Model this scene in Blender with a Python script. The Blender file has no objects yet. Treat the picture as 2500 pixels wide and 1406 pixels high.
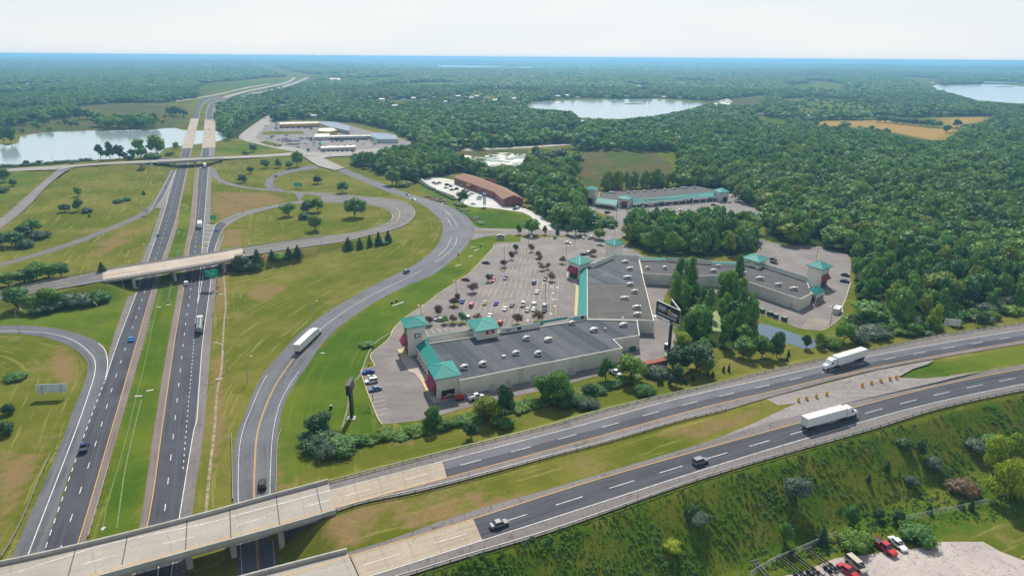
import bpy, math, random
import numpy as np
from mathutils import Vector, Matrix
random.seed(7); rng = np.random.default_rng(11)
R = math.radians
SC = bpy.context.scene; COL = SC.collection

# ---------------- camera, sky, sun, exposure ----------------
F, CX, CY, HY, H, ROLL = 1667.0, 1250.0, 703.0, 140.0, 110.0, math.atan2(18, 2500)
PITCH = math.atan((CY-HY)/F)
cam = bpy.data.cameras.new('camera'); co = bpy.data.objects.new('camera', cam); COL.objects.link(co)
cam.sensor_width = 36; cam.lens = 36*F/2500; cam.clip_start = 1; cam.clip_end = 80000
co.matrix_world = (Matrix.Translation((0, 0, H)) @ Matrix.Rotation(R(90)-PITCH, 4, 'X') @ Matrix.Rotation(ROLL, 4, 'Z'))
SC.camera = co
SUN_EL, SUN_AZ = R(46), R(3)       # azimuth measured from +Y towards +X
W = bpy.data.worlds.new('World'); SC.world = W; W.use_nodes = True
nt = W.node_tree; nt.nodes.clear()
sky = nt.nodes.new('ShaderNodeTexSky'); sky.sky_type = 'NISHITA'; sky.sun_disc = False
sky.sun_elevation = SUN_EL; sky.sun_rotation = SUN_AZ; sky.air_density = 1.0; sky.dust_density = 1.2; sky.ozone_density = 1.5; sky.altitude = 0
bg = nt.nodes.new('ShaderNodeBackground'); bg.inputs[1].default_value = 0.085
wo = nt.nodes.new('ShaderNodeOutputWorld')
# a bright hazy sky: white towards the horizon, clearer overhead
tcw = nt.nodes.new('ShaderNodeTexCoord'); sxw = nt.nodes.new('ShaderNodeSeparateXYZ'); mrw = nt.nodes.new('ShaderNodeMapRange'); mxw = nt.nodes.new('ShaderNodeMix'); mxw.data_type = 'RGBA'
nt.links.new(tcw.outputs['Generated'], sxw.inputs[0]); nt.links.new(sxw.outputs[2], mrw.inputs[0]); mrw.inputs[1].default_value = -.02; mrw.inputs[2].default_value = .6; mrw.inputs[3].default_value = .96; mrw.inputs[4].default_value = .25
mpw = nt.nodes.new('ShaderNodeMapping'); mpw.inputs['Scale'].default_value = (1.2, 1.2, 9); nzw = nt.nodes.new('ShaderNodeTexNoise'); nzw.inputs['Scale'].default_value = 2.2; nzw.inputs['Detail'].default_value = 4
nt.links.new(tcw.outputs['Generated'], mpw.inputs[0]); nt.links.new(mpw.outputs[0], nzw.inputs[0])
crw = nt.nodes.new('ShaderNodeValToRGB'); crw.color_ramp.elements[0].position = .3; crw.color_ramp.elements[1].position = .75; crw.color_ramp.elements[0].color = (.765, .83, .875, 1); crw.color_ramp.elements[1].color = (.86, .88, .88, 1)
vmw = nt.nodes.new('ShaderNodeVectorMath'); vmw.operation = 'SCALE'; vmw.inputs['Scale'].default_value = 10.6; nt.links.new(nzw.outputs[0], crw.inputs[0]); nt.links.new(crw.outputs[0], vmw.inputs[0])
nt.links.new(mrw.outputs[0], mxw.inputs[0]); nt.links.new(sky.outputs[0], mxw.inputs[6]); nt.links.new(vmw.outputs[0], mxw.inputs[7])
nt.links.new(mxw.outputs[2], bg.inputs[0]); nt.links.new(bg.outputs[0], wo.inputs[0])
sl = bpy.data.lights.new('sun', 'SUN'); sl.energy = 4.5; sl.angle = R(0.6); sl.color = (1.0, 0.95, 0.86)
so = bpy.data.objects.new('sun', sl); COL.objects.link(so)
so.rotation_euler = Vector((-math.sin(SUN_AZ)*math.cos(SUN_EL), -math.cos(SUN_AZ)*math.cos(SUN_EL), -math.sin(SUN_EL))).to_track_quat('-Z', 'Y').to_euler()
SC.view_settings.view_transform = 'Standard'; SC.view_settings.look = 'None'; SC.view_settings.gamma = 1; SC.view_settings.exposure = 0.27
SC.render.engine = 'CYCLES'
SC.cycles.max_bounces = 5; SC.cycles.diffuse_bounces = 2; SC.cycles.glossy_bounces = 2; SC.cycles.transmission_bounces = 3
SC.cycles.volume_bounces = 0; SC.cycles.transparent_max_bounces = 4; SC.cycles.use_denoising = True
SC.cycles.caustics_reflective = False; SC.cycles.caustics_refractive = False

# ---------------- pixel <-> world ----------------
_c, _s, _cp, _sp = math.cos(ROLL), math.sin(ROLL), math.cos(PITCH), math.sin(PITCH)
def G(px, py, z=0.0):
    u, v = px-CX, py-CY
    u, v = u*_c+v*_s, -u*_s+v*_c
    dz = -F*_sp - v*_cp
    t = (z-H)/dz
    return (u*t, (F*_cp-v*_sp)*t)
def PIX(x, y, z=0.0):
    x = np.asarray(x, float); y = np.asarray(y, float); zz = np.asarray(z, float)-H
    zc = y*_cp - zz*_sp
    v = (-y*_sp - zz*_cp)*F/zc; u = x*F/zc
    return CX+u*_c-v*_s, CY+u*_s+v*_c

# ---------------- tags and mesh helpers ----------------
def tag(o, label=None, cat=None, group=None, kind=None):
    if label: o['label'] = label
    if cat: o['category'] = cat
    if group: o['group'] = group
    if kind: o['kind'] = kind
    return o
def thing(name, label, cat, loc=(0, 0, 0), rz=0.0, group=None):
    o = bpy.data.objects.new(name, None); COL.objects.link(o); o.location = loc; o.rotation_euler = (0, 0, rz)
    return tag(o, label, cat, group)
def copy_tree(o, parent=None):
    c = o.copy(); COL.objects.link(c)
    if parent is not None: c.parent = parent
    for ch in list(o.children): copy_tree(ch, c)
    return c
class MB:
    def __init__(s): s.v = []; s.f = []; s.uv = []
    def poly(s, pts, uv=None):
        n = len(s.v); s.v += [tuple(p) for p in pts]; s.f.append(tuple(range(n, n+len(pts)))); s.uv += (uv or [(0, 0)]*len(pts))
    def box(s, c, d, rz=0.0, taper=1.0):
        cx, cy, cz = c; dx, dy, dz = d[0]/2, d[1]/2, d[2]/2; ca, sa = math.cos(rz), math.sin(rz)
        P = []
        for k, (sx, sy, sz) in enumerate(((-1,-1,-1),(1,-1,-1),(1,1,-1),(-1,1,-1),(-1,-1,1),(1,-1,1),(1,1,1),(-1,1,1))):
            t = taper if sz > 0 else 1.0
            x, y = sx*dx*t, sy*dy*t
            P.append((cx+x*ca-y*sa, cy+x*sa+y*ca, cz+sz*dz))
        for q in ((0,3,2,1),(4,5,6,7),(0,1,5,4),(1,2,6,5),(2,3,7,6),(3,0,4,7)): s.poly([P[i] for i in q])
        return s
    def prism(s, poly, z0, z1, top=True, bottom=False):
        if area2(poly) < 0: poly = poly[::-1]
        n = len(poly)
        for i in range(n):
            a, b = poly[i], poly[(i+1) % n]; L = math.hypot(b[0]-a[0], b[1]-a[1])
            s.poly([(a[0], a[1], z0), (b[0], b[1], z0), (b[0], b[1], z1), (a[0], a[1], z1)], [(0, 0), (L, 0), (L, z1-z0), (0, z1-z0)])
        if top: s.poly([(p[0], p[1], z1) for p in poly], [(p[0], p[1]) for p in poly])
        if bottom: s.poly([(p[0], p[1], z0) for p in poly[::-1]])
        return s
    def tube(s, a, b, r0, r1=None, n=8):
        r1 = r0 if r1 is None else r1
        a, b = Vector(a), Vector(b); d = (b-a).normalized()
        u = d.cross(Vector((0, 0, 1)) if abs(d.z) < .9 else Vector((1, 0, 0))).normalized(); w = d.cross(u)
        A = [a+(u*math.cos(t)+w*math.sin(t))*r0 for t in [2*math.pi*i/n for i in range(n)]]
        B = [b+(u*math.cos(t)+w*math.sin(t))*r1 for t in [2*math.pi*i/n for i in range(n)]]
        for i in range(n): j = (i+1) % n; s.poly([A[i], A[j], B[j], B[i]])
        s.poly(A[::-1]); s.poly(B); return s
    def bar(s, a, b, w, h):
        a, b = Vector(a), Vector(b); d = b-a; L = d.length
        q = d.to_track_quat('X', 'Z').to_matrix(); m = (a+b)/2
        P = [m+q@Vector((sx*L/2, sy*w/2, sz*h/2)) for sx, sy, sz in ((-1,-1,-1),(1,-1,-1),(1,1,-1),(-1,1,-1),(-1,-1,1),(1,-1,1),(1,1,1),(-1,1,1))]
        for k in ((0,3,2,1),(4,5,6,7),(0,1,5,4),(1,2,6,5),(2,3,7,6),(3,0,4,7)): s.poly([P[i] for i in k])
        return s
    def loft(s, rings):
        for a, b in zip(rings, rings[1:]):
            n = len(a)
            for i in range(n): j = (i+1) % n; s.poly([a[i], a[j], b[j], b[i]])
        s.poly(rings[0][::-1]); s.poly(rings[-1]); return s
    def mesh(s, name, mat, weld=False):
        me = bpy.data.meshes.new(name); me.from_pydata(s.v, [], s.f)
        if mat: me.materials.append(mat)
        uvl = me.uv_layers.new(name='UVMap'); uvl.data.foreach_set('uv', np.array(s.uv, dtype=np.float32).ravel())
        me.update(); return me
    def build(s, name, mat, parent=None):
        o = bpy.data.objects.new(name, s.mesh(name, mat)); COL.objects.link(o)
        if parent is not None: o.parent = parent
        return o
def area2(p): return sum(p[i][0]*p[(i+1) % len(p)][1]-p[(i+1) % len(p)][0]*p[i][1] for i in range(len(p)))
def inset(poly, d):
    if area2(poly) < 0: poly = poly[::-1]
    n = len(poly); out = []
    for i in range(n):
        p0, p1, p2 = [Vector(poly[k % n][:2]) for k in (i-1, i, i+1)]
        e1 = (p1-p0).normalized(); e2 = (p2-p1).normalized(); n1 = Vector((-e1.y, e1.x)); n2 = Vector((-e2.y, e2.x))
        m = (n1+n2); k = d/max(.3, (m.length_squared/2)) if m.length > 1e-6 else d
        out.append(tuple(p1+m*k))
    return out
def W3(pts, z): return [(*G(a, b, z), z) for a, b in pts]
def W2(pts, z=0.0): return [G(a, b, z) for a, b in pts]

# ---------------- node materials ----------------
MATS = {}
def nd(nt, t, **kw):
    n = nt.nodes.new('ShaderNode'+t)
    for k, v in kw.items(): setattr(n, k, v)
    return n
def mat(name, col, rough=.8, metal=0.0, var=0.12, scale=.6, spec=.3, emit=None, col2=None, bump=0.0):
    if name in MATS: return MATS[name]
    m = bpy.data.materials.new(name); m.use_nodes = True; nt = m.node_tree; b = nt.nodes['Principled BSDF']
    b.inputs['Roughness'].default_value = rough; b.inputs['Metallic'].default_value = metal; b.inputs['Specular IOR Level'].default_value = spec
    tc = nd(nt, 'TexCoord'); no = nd(nt, 'TexNoise'); no.inputs['Scale'].default_value = scale; no.inputs['Detail'].default_value = 5
    nt.links.new(tc.outputs['Object'], no.inputs['Vector'])
    cr = nd(nt, 'ValToRGB'); e = cr.color_ramp.elements; e[0].position = .3; e[1].position = .72
    c2 = col2 or col
    e[0].color = (*[max(0, c*(1-var)) for c in col], 1); e[1].color = (*[min(1, c*(1+var)) for c in c2], 1)
    nt.links.new(no.outputs[0], cr.inputs[0]); nt.links.new(cr.outputs[0], b.inputs['Base Color'])
    if bump:
        bp = nd(nt, 'Bump'); bp.inputs['Strength'].default_value = bump; nt.links.new(no.outputs[0], bp.inputs['Height']); nt.links.new(bp.outputs[0], b.inputs['Normal'])
    if emit: b.inputs['Emission Color'].default_value = (*emit, 1); b.inputs['Emission Strength'].default_value = 1
    MATS[name] = m; return m
def mixc(nt, fac, a, b, mode='MIX'):
    n = nt.nodes.new('ShaderNodeMix'); n.data_type = 'RGBA'; n.blend_type = mode
    for i, v in ((0, fac), (6, a), (7, b)):
        if hasattr(v, 'is_linked') or hasattr(v, 'links'): nt.links.new(v, n.inputs[i])
        else: n.inputs[i].default_value = v if i == 0 else (*v, 1)
    return n.outputs[2]
def noise(nt, vec, scale, detail=4, rough=.55):
    n = nd(nt, 'TexNoise'); n.inputs['Scale'].default_value = scale; n.inputs['Detail'].default_value = detail; n.inputs['Roughness'].default_value = rough
    if vec is not None: nt.links.new(vec, n.inputs['Vector'])
    return n.outputs[0]
def ramp(nt, x, lo, hi):
    n = nd(nt, 'MapRange'); n.inputs[1].default_value = lo; n.inputs[2].default_value = hi; n.interpolation_type = 'SMOOTHSTEP'
    nt.links.new(x, n.inputs[0]); return n.outputs[0]
def mth(nt, op, a, b=None):
    n = nd(nt, 'Math', operation=op)
    for i, v in ((0, a), (1, b)):
        if v is None: continue
        if isinstance(v, (int, float)): n.inputs[i].default_value = v
        else: nt.links.new(v, n.inputs[i])
    return n.outputs[0]
def scalev(nt, vec, s):
    n = nd(nt, 'Mapping'); n.inputs['Scale'].default_value = s; nt.links.new(vec, n.inputs['Vector']); return n.outputs[0]
def asphalt(name, col, streak=.25, crack=0.0, joints=0.0, rough=.75, patch=.2):
    # u = metres along, v = metres across
    m = bpy.data.materials.new(name); m.use_nodes = True; nt = m.node_tree; b = nt.nodes['Principled BSDF']
    b.inputs['Roughness'].default_value = rough; b.inputs['Specular IOR Level'].default_value = .12
    uv = nd(nt, 'UVMap').outputs[0]; ge = nd(nt, 'NewGeometry').outputs['Position']
    s1 = noise(nt, scalev(nt, uv, (.012, .9, 1)), 1.0, 3); s2 = noise(nt, ge, .07, 5); s3 = noise(nt, ge, 1.3, 3, .7)
    c = mixc(nt, ramp(nt, s1, .35, .7), [x*(1-streak) for x in col], [min(1, x*(1+streak)) for x in col])
    c = mixc(nt, ramp(nt, s2, .35, .7), c, [min(1, x*(1+patch)) for x in col])
    c = mixc(nt, mth(nt, 'MULTIPLY', ramp(nt, s3, .3, .75), .35), c, [x*.7 for x in col])
    if crack:
        vo = nd(nt, 'TexVoronoi', feature='DISTANCE_TO_EDGE'); vo.inputs['Scale'].default_value = .45; vo.inputs['Randomness'].default_value = 1
        wv = nt.nodes.new('ShaderNodeVectorMath'); wv.operation = 'ADD'; nw = nd(nt, 'TexNoise'); nw.inputs['Scale'].default_value = .5; nt.links.new(ge, nw.inputs['Vector'])
        nt.links.new(scalev(nt, uv, (.8, .35, 1)), wv.inputs[0]); nt.links.new(nw.outputs[1], wv.inputs[1]); nt.links.new(wv.outputs[0], vo.inputs['Vector'])
        k = mth(nt, 'LESS_THAN', vo.outputs['Distance'], .010*crack)
        c = mixc(nt, mth(nt, 'MULTIPLY', k, .6), c, [x*.35 for x in col])
    if joints:
        sx = nd(nt, 'SeparateXYZ'); nt.links.new(uv, sx.inputs[0])
        j = mth(nt, 'LESS_THAN', mth(nt, 'MODULO', mth(nt, 'ADD', sx.outputs[0], 500.0), joints), .14)
        c = mixc(nt, mth(nt, 'MULTIPLY', j, .45), c, [x*.35 for x in col])
    nt.links.new(c, b.inputs['Base Color']); return m

# ---------------- polylines ----------------
def catmull(P, n):
    P = [np.array(p, float) for p in P]
    if len(P) == 2: return [P[0]+(P[1]-P[0])*t for t in np.linspace(0, 1, n)]
    out = []
    Q = [2*P[0]-P[1]]+P+[2*P[-1]-P[-2]]
    dense = []
    for i in range(1, len(Q)-2):
        p0, p1, p2, p3 = Q[i-1:i+3]
        for t in np.linspace(0, 1, 14, endpoint=False):
            # centripetal-ish blend kept tight to avoid overshoot
            m1 = (p2-p0)/2; m2 = (p3-p1)/2; L = np.linalg.norm(p2-p1)
            for m in (m1, m2):
                k = np.linalg.norm(m)
                if k > 1.2*L and k > 0: m *= 1.2*L/k
            h = (2*t**3-3*t**2+1, t**3-2*t**2+t, -2*t**3+3*t**2, t**3-t**2)
            dense.append(p1*h[0]+m1*h[1]+p2*h[2]+m2*h[3])
    dense.append(P[-1]); D = np.array(dense)
    s = np.concatenate([[0], np.cumsum(np.linalg.norm(np.diff(D, axis=0), axis=1))]); t = np.linspace(0, s[-1], n)
    return [np.array([np.interp(x, s, D[:, k]) for k in range(D.shape[1])]) for x in t]
def line3(pts, z=0.0):
    """[(px,py)] or [(px,py,z)] -> world 3-d points"""
    out = []
    for p in pts:
        zz = p[2] if len(p) > 2 else (z(p[0]) if callable(z) else z)
        out.append((*G(p[0], p[1], zz), zz))
    return out
def plen(P): return sum(math.dist(a, b) for a, b in zip(P, P[1:]))
def ribbon_mb(mb, L, Rr, dz, step=4.0, smooth=True):
    n = max(2, int(max(plen(L), plen(Rr))/step)+1)
    A = catmull(L, n); B = catmull(Rr, n)
    u = 0.0
    for i in range(n-1):
        d = float(np.linalg.norm((A[i+1]+B[i+1]-A[i]-B[i])/2)); w0 = float(np.linalg.norm(A[i]-B[i])); w1 = float(np.linalg.norm(A[i+1]-B[i+1]))
        k = max(1, int(max(w0, w1)/8))
        for q in range(k):
            f0, f1 = q/k, (q+1)/k
            P = [A[i]*(1-f0)+B[i]*f0, A[i]*(1-f1)+B[i]*f1, A[i+1]*(1-f1)+B[i+1]*f1, A[i+1]*(1-f0)+B[i+1]*f0]
            mb.poly([(p[0], p[1], p[2]+dz) for p in P], [(u, f0*w0), (u, f1*w0), (u+d, f1*w1), (u+d, f0*w1)])
        u += d
def ribbon(name, m, Lp, Rp, z=0.0, dz=.06, step=4.0):
    mb = MB(); ribbon_mb(mb, line3(Lp, z), line3(Rp, z), dz, step)
    return tag(mb.build(name, m), kind='structure')
def stripe(mb, P, w, dz=.09, dash=None, step=3.0, phase=0.0):
    L = plen(P); n = max(2, int(L/step)+1); A = catmull(P, n)
    s = [0.0]
    for a, b in zip(A, A[1:]): s.append(s[-1]+float(np.linalg.norm(b-a)))
    tot = s[-1]; S = np.array(s); AA = np.array(A)
    def at(t): return np.array([np.interp(t, S, AA[:, k]) for k in range(3)])
    segs = [(0, tot)] if not dash else []
    if dash:
        t = phase
        while t < tot: segs.append((max(t, 0), min(t+dash[0], tot))); t += dash[0]+dash[1]
    for a, b in segs:
        k = max(1, int((b-a)/step)); T = np.linspace(a, b, k+1)
        pts = [at(t) for t in T]
        for p, q in zip(pts, pts[1:]):
            d = q-p; l = math.hypot(d[0], d[1])
            if l < 1e-6: continue
            nx, ny = -d[1]/l*w/2, d[0]/l*w/2
            mb.poly([(p[0]-nx, p[1]-ny, p[2]+dz), (q[0]-nx, q[1]-ny, q[2]+dz), (q[0]+nx, q[1]+ny, q[2]+dz), (p[0]+nx, p[1]+ny, p[2]+dz)])
def sheet(name, m, pts, z=0.0, dz=.06, kind='structure'):
    mb = MB(); P = W2(pts, z)
    if area2(P) < 0: P = P[::-1]
    mb.poly([(p[0], p[1], z+dz) for p in P], [(p[0], p[1]) for p in P])
    return tag(mb.build(name, m), kind=kind)
def inpoly(X, Y, poly):
    X = np.asarray(X); Y = np.asarray(Y); r = np.zeros(X.shape, bool); n = len(poly)
    for i in range(n):
        x0, y0 = poly[i][:2]; x1, y1 = poly[(i+1) % n][:2]
        if y0 == y1: continue
        c = ((y0 > Y) != (y1 > Y)) & (X < (x1-x0)*(Y-y0)/(y1-y0)+x0); r ^= c
    return r
def segdist(X, Y, P, closed=False):
    """distance to a world polyline and the interpolated z of the nearest point"""
    best = np.full(np.shape(X), 1e9); zz = np.zeros(np.shape(X)); n = len(P)
    for i in range(n if closed else n-1):
        a, b = P[i], P[(i+1) % n]; dx, dy = b[0]-a[0], b[1]-a[1]; l2 = dx*dx+dy*dy+1e-9
        t = np.clip(((X-a[0])*dx+(Y-a[1])*dy)/l2, 0, 1); d = np.hypot(X-a[0]-t*dx, Y-a[1]-t*dy)
        m = d < best; best = np.where(m, d, best); za, zb = (a[2], b[2]) if len(a) > 2 else (0, 0)
        zz = np.where(m, za+(zb-za)*t, zz)
    return best, zz
# ---------------- levels of the raised roads ----------------
def ZU(px): return 7.0-2.0*min(1, max(0, (px-1200)/1300))
U1N = [(-330,1441),(0,1380),(256,1322),(500,1260),(640,1221),(802,1178),(1100,1101),(1320,1046),(1460,1006),(1580,976),(1700,949),(1820,920),(1940,892),(2142,851),(2295,820),(2500,790),(2760,755)]
U1W = [(-330,1478),(10,1404),(256,1330),(500,1278),(640,1241),(807,1197),(1100,1121),(1389,1046),(1659,972),(1860,927),(2142,866),(2500,805),(2760,770)]
U1Y = [(-330,1535),(10,1455),(225,1403),(500,1329),(563,1311),(823,1238),(1094,1165),(1422,1076),(1700,999),(1860,961),(2136,897),(2500,832),(2760,795)]
U1S = [(-330,1548),(10,1468),(225,1415),(500,1339),(687,1288),(820,1249),(884,1228),(1012,1202),(1140,1170),(1356,1112),(1484,1079),(1652,1030),(1772,1001),(1860,975),(2142,902),(2500,839),(2760,803)]
U2N = [(330,1482),(500,1440),(640,1402),(848,1348),(935,1322),(1140,1251),(1356,1189),(1484,1151),(1740,1074),(1860,1036),(1962,1010),(2090,978),(2295,930),(2500,889),(2760,848)]
U2Y = [(330,1497),(500,1453),(705,1403),(851,1358),(1140,1271),(1446,1174),(1740,1090),(1962,1029),(2090,993),(2295,941),(2500,900),(2760,857)]
U2W = [(330,1560),(500,1515),(705,1461),(910,1404),(1140,1331),(1356,1262),(1740,1139),(2003,1060),(2244,992),(2500,937),(2760,890)]
U2S = [(330,1592),(500,1547),(705,1492),(860,1445),(999,1404),(1140,1360),(1356,1295),(1740,1161),(2131,1048),(2295,998),(2500,953),(2760,905)]
cut = lambda P, a, b: [p for p in P if a <= p[0] <= b]
def atx(P, x):
    for a, b in zip(P, P[1:]):
        if a[0] <= x <= b[0]: t = (x-a[0])/(b[0]-a[0]); return (x, a[1]+(b[1]-a[1])*t)
def sub(P, a, b): return [atx(P, a)]+[p for p in P if a+3 < p[0] < b-3]+[atx(P, b)]
EU = line3(sub(U1N, 778, 2760)+sub(U2S, 880, 2760)[::-1]+[(850, 1352)], ZU)
# bridge of the curved ramp across the lower freeway, and the far road bridge
B2N = [(-300,760,1),(0,711,3),(189,673,5.6),(251,661,6.2),(343,646,6.5),(512,620,6.5),(590,606,6.2),(640,598,5.6),(730,585,4.2),(833,572,2.6),(899,560,1.6),(945,543,.8),(958,528,.5),(951,515,.3),(922,504,.15),(871,497,0),(787,494,0)]
B2S = [(-300,785,1),(0,731,3),(164,702,5.6),(251,687,6.2),(307,679,6.5),(399,664,6.5),(533,641,6.5),(641,619,5.9),(741,604,4.5),(833,591,3.0),(884,579,2.0),(953,563,1.2),(994,546,.8),(1013,523,.5),(1002,503,.35),(974,491,.25),(922,483,.15),(884,480,.1),(782,472,0)]
B3N = [(-200,430,1),(18,413,1.5),(154,404,3),(333,393,6),(410,388.5,6.5),(530,383,6.3),(640,378,3.5),(690,375,2),(745,372,1),(860,367,.5)]
B3S = [(-200,440,1),(20,419,1.5),(143,414,3),(184,408,3.6),(256,402,5),(410,396,6.5),(530,389,6.3),(640,384,3.5),(690,381,2),(770,380,1),(860,374,.5)]
def both(N, S, ia, ib, ja, jb): return line3(N[ia:ib])+line3(S[ja:jb])[::-1]
EMB = [(EU, 1.65, .3),
       (both(B2N, B2S, 0, 4, 0, 4), 2.0, .3), (line3(B2N[7:])+line3(B2S[7:])[::-1], 2.0, .3),
       (line3([(0,534,.1),(61,482,.8),(100,448,1.8),(140,412,3),(190,402,3.4),(164,415,2.9),(123,447,1.8),(64,508,.8),(0,559,.1)]), 2.0, .35),
       (line3(B3N[:4]+[(385,390.5,6.4)])+line3(B3S[:5]+[(385,397,6.4)])[::-1], 2.0, .3), (line3([(545,382.5,6.2)]+B3N[6:])+line3([(545,388.5,6.2)]+B3S[7:])[::-1], 2.0, .3)]
def hills(x, y):
    r = np.hypot(x, y)
    A = 16*np.clip((r-3800)/5000, 0, 1)
    return A*(np.sin(x/1900+1.3)*np.sin(y/2300+.4)+.6*np.sin(x/700+y/1600)+.5*np.sin(x/450-y/900+2))
US = line3(U2S, 0)
def hgt(x, y):
    x = np.asarray(x, float); y = np.asarray(y, float); z = hills(x, y)
    # south of the upper freeway the land falls away
    near = (y < 330) & (x > -30) & (x < 420)
    if np.any(near):
        xs = np.array([p[0] for p in US]); ys = np.array([p[1] for p in US])
        yl = np.interp(x, xs, ys); south = np.clip((yl-y-2)/24, 0, 1)*np.clip((x-5)/45, 0, 1)
        z = z-5.0*south*south*(3-2*south)
    for poly, sl, off in EMB:
        px = [p[0] for p in poly]; py = [p[1] for p in poly]
        m = (x > min(px)-30) & (x < max(px)+30) & (y > min(py)-30) & (y < max(py)+30)
        if not np.any(m): continue
        X, Y = x[m], y[m]; d, zz = segdist(X, Y, poly, True); ins = inpoly(X, Y, poly)
        e = zz-off-np.maximum(0, np.where(ins, 0, d)-1.2)/sl
        zc = z[m] if z.shape else z
        z = z.copy(); z[m] = np.maximum(z[m], np.where(e > z[m], e, z[m]))
    return z
_zs = np.arange(12, -6.2, -.2)
def GT(px, py):
    P = np.array([G(px, py, z) for z in _zs]); h = hgt(P[:, 0], P[:, 1]); k = np.nonzero(h >= _zs)[0]
    i = int(k[0]) if len(k) else len(_zs)-1
    z = float(h[i]) if h[i] < _zs[i]+1 else float(_zs[i]); x, y = G(px, py, z); return (x, y, z)

# ---------------- ground cover, drawn as areas of the photograph's ground ----------------
LUSH = [[(690,1200),(672,1060),(690,985),(735,905),(800,830),(905,748),(984,704),(1063,669),(1109,633),(1150,588),(1184,578),(1272,576),(1272,592),(1212,594),(1172,640),(1080,705),(1000,762),(952,824),(908,862),(881,903),(922,1020),(930,1045),(850,1080),(790,1100)],
        [(1110,475),(1186,512),(1256,520),(1296,530),(1318,560),(1172,557),(1140,530),(1060,486),(1020,462),(1030,445),(1100,480)],
        [(1844,770),(1924,795),(1958,808),(2010,810),(2054,780),(2010,830),(1950,822),(1870,792)],
        [(270,700),(318,690),(275,838),(246,838),(200,810),(154,800),(60,790),(0,790),(0,770),(150,740)],
        [(387,700),(436,700),(411,835),(376,1046),(339,1290),(240,1310),(291,1046),(351,835)],
        [(15,420),(75,418),(60,445),(0,490),(-60,500),(-60,430)],
        [(433,553),(463,548),(440,680),(395,680)], [(439,510),(468,510),(463,548),(433,553)],
        [(2190,925),(2270,889),(2500,845),(2700,815),(2700,835),(2500,885),(2321,916),(2250,922)],
        [(1846,288),(1900,290),(1935,302),(1905,308)], [(485,215),(520,205),(640,195),(720,196),(640,208),(560,228),(520,226)],
        [(660,352),(690,362),(640,372),(560,376),(540,360),(610,350)], [(860,382),(930,376),(940,384),(870,396)], [(850,592),(910,585),(905,600)],
        [(1780,810),(1850,815),(1900,845),(1780,850),(1730,830)]]
DRY = [[(520,470),(640,470),(700,490),(600,520),(530,535),(512,500)], [(545,560),(590,560),(590,600),(545,600)], [(600,720),(650,740),(700,700),(640,690)],
       [(545,640),(700,640),(740,620),(700,600),(560,640)], [(140,840),(185,870),(190,920),(160,950),(120,900)], [(0,1100),(100,1110),(60,1200),(0,1280)],
       [(690,1046),(750,1040),(735,1120),(700,1200),(680,1190)], [(800,1270),(960,1210),(1000,1240),(940,1300),(830,1340),(800,1310)],
       [(960,1265),(1160,1200),(1180,1215),(1000,1290)], [(1200,1260),(1300,1200),(1100,1240),(1000,1280)], [(820,1080),(760,1100),(740,1060)],
       [(1600,1060),(1760,1020),(1860,1000),(1830,1030),(1700,1070)], [(210,640),(260,580),(330,560),(300,600)], [(520,880),(545,860),(545,1046),(515,1200)],
       [(1540,1395),(1700,1350),(1900,1330),(1900,1350),(1700,1380),(1600,1406)], [(520,620),(560,640),(545,780),(525,760)]]
MARSH = [[(0,330),(60,300),(200,285),(465,280),(468,320),(430,316),(380,318),(50,328)], [(180,262),(270,254),(400,254),(445,262),(430,284),(250,282)],
         [(1410,430),(1420,366),(1500,362),(1590,370),(1640,400),(1655,440),(1560,470),(1440,468)], [(1100,362),(1290,366),(1300,410),(1230,415),(1120,405)],
         [(1700,240),(1865,234),(1865,256),(1740,258)], [(1100,315),(1150,320),(1160,345),(1080,350)], [(1340,318),(1400,318),(1400,338),(1340,335)]]
GOLD = [[(1950,304),(2010,298),(2130,294),(2225,302),(2300,316),(2330,330),(2305,344),(2230,340),(2160,318),(2080,310)], [(2285,290),(2425,286),(2400,296),(2340,306),(2335,330),(2310,322),(2300,305)]]
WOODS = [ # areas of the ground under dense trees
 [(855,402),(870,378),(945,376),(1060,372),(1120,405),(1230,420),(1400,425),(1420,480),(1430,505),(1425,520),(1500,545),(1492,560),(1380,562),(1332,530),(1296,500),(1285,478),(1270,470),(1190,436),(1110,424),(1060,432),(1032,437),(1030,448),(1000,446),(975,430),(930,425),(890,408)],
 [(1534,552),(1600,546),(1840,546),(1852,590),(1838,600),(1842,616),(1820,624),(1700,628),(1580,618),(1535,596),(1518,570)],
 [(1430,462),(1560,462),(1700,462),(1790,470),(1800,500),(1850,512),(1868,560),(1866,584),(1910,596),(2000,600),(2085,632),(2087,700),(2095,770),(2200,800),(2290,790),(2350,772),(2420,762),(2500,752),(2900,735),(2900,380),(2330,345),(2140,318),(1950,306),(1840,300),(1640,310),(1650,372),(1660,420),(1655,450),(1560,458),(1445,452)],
 [(1632,706),(1700,700),(1800,720),(1845,760),(1850,790),(1868,800),(1868,835),(1910,860),(1700,850),(1660,880),(1655,835),(1655,800)],
]
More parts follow.
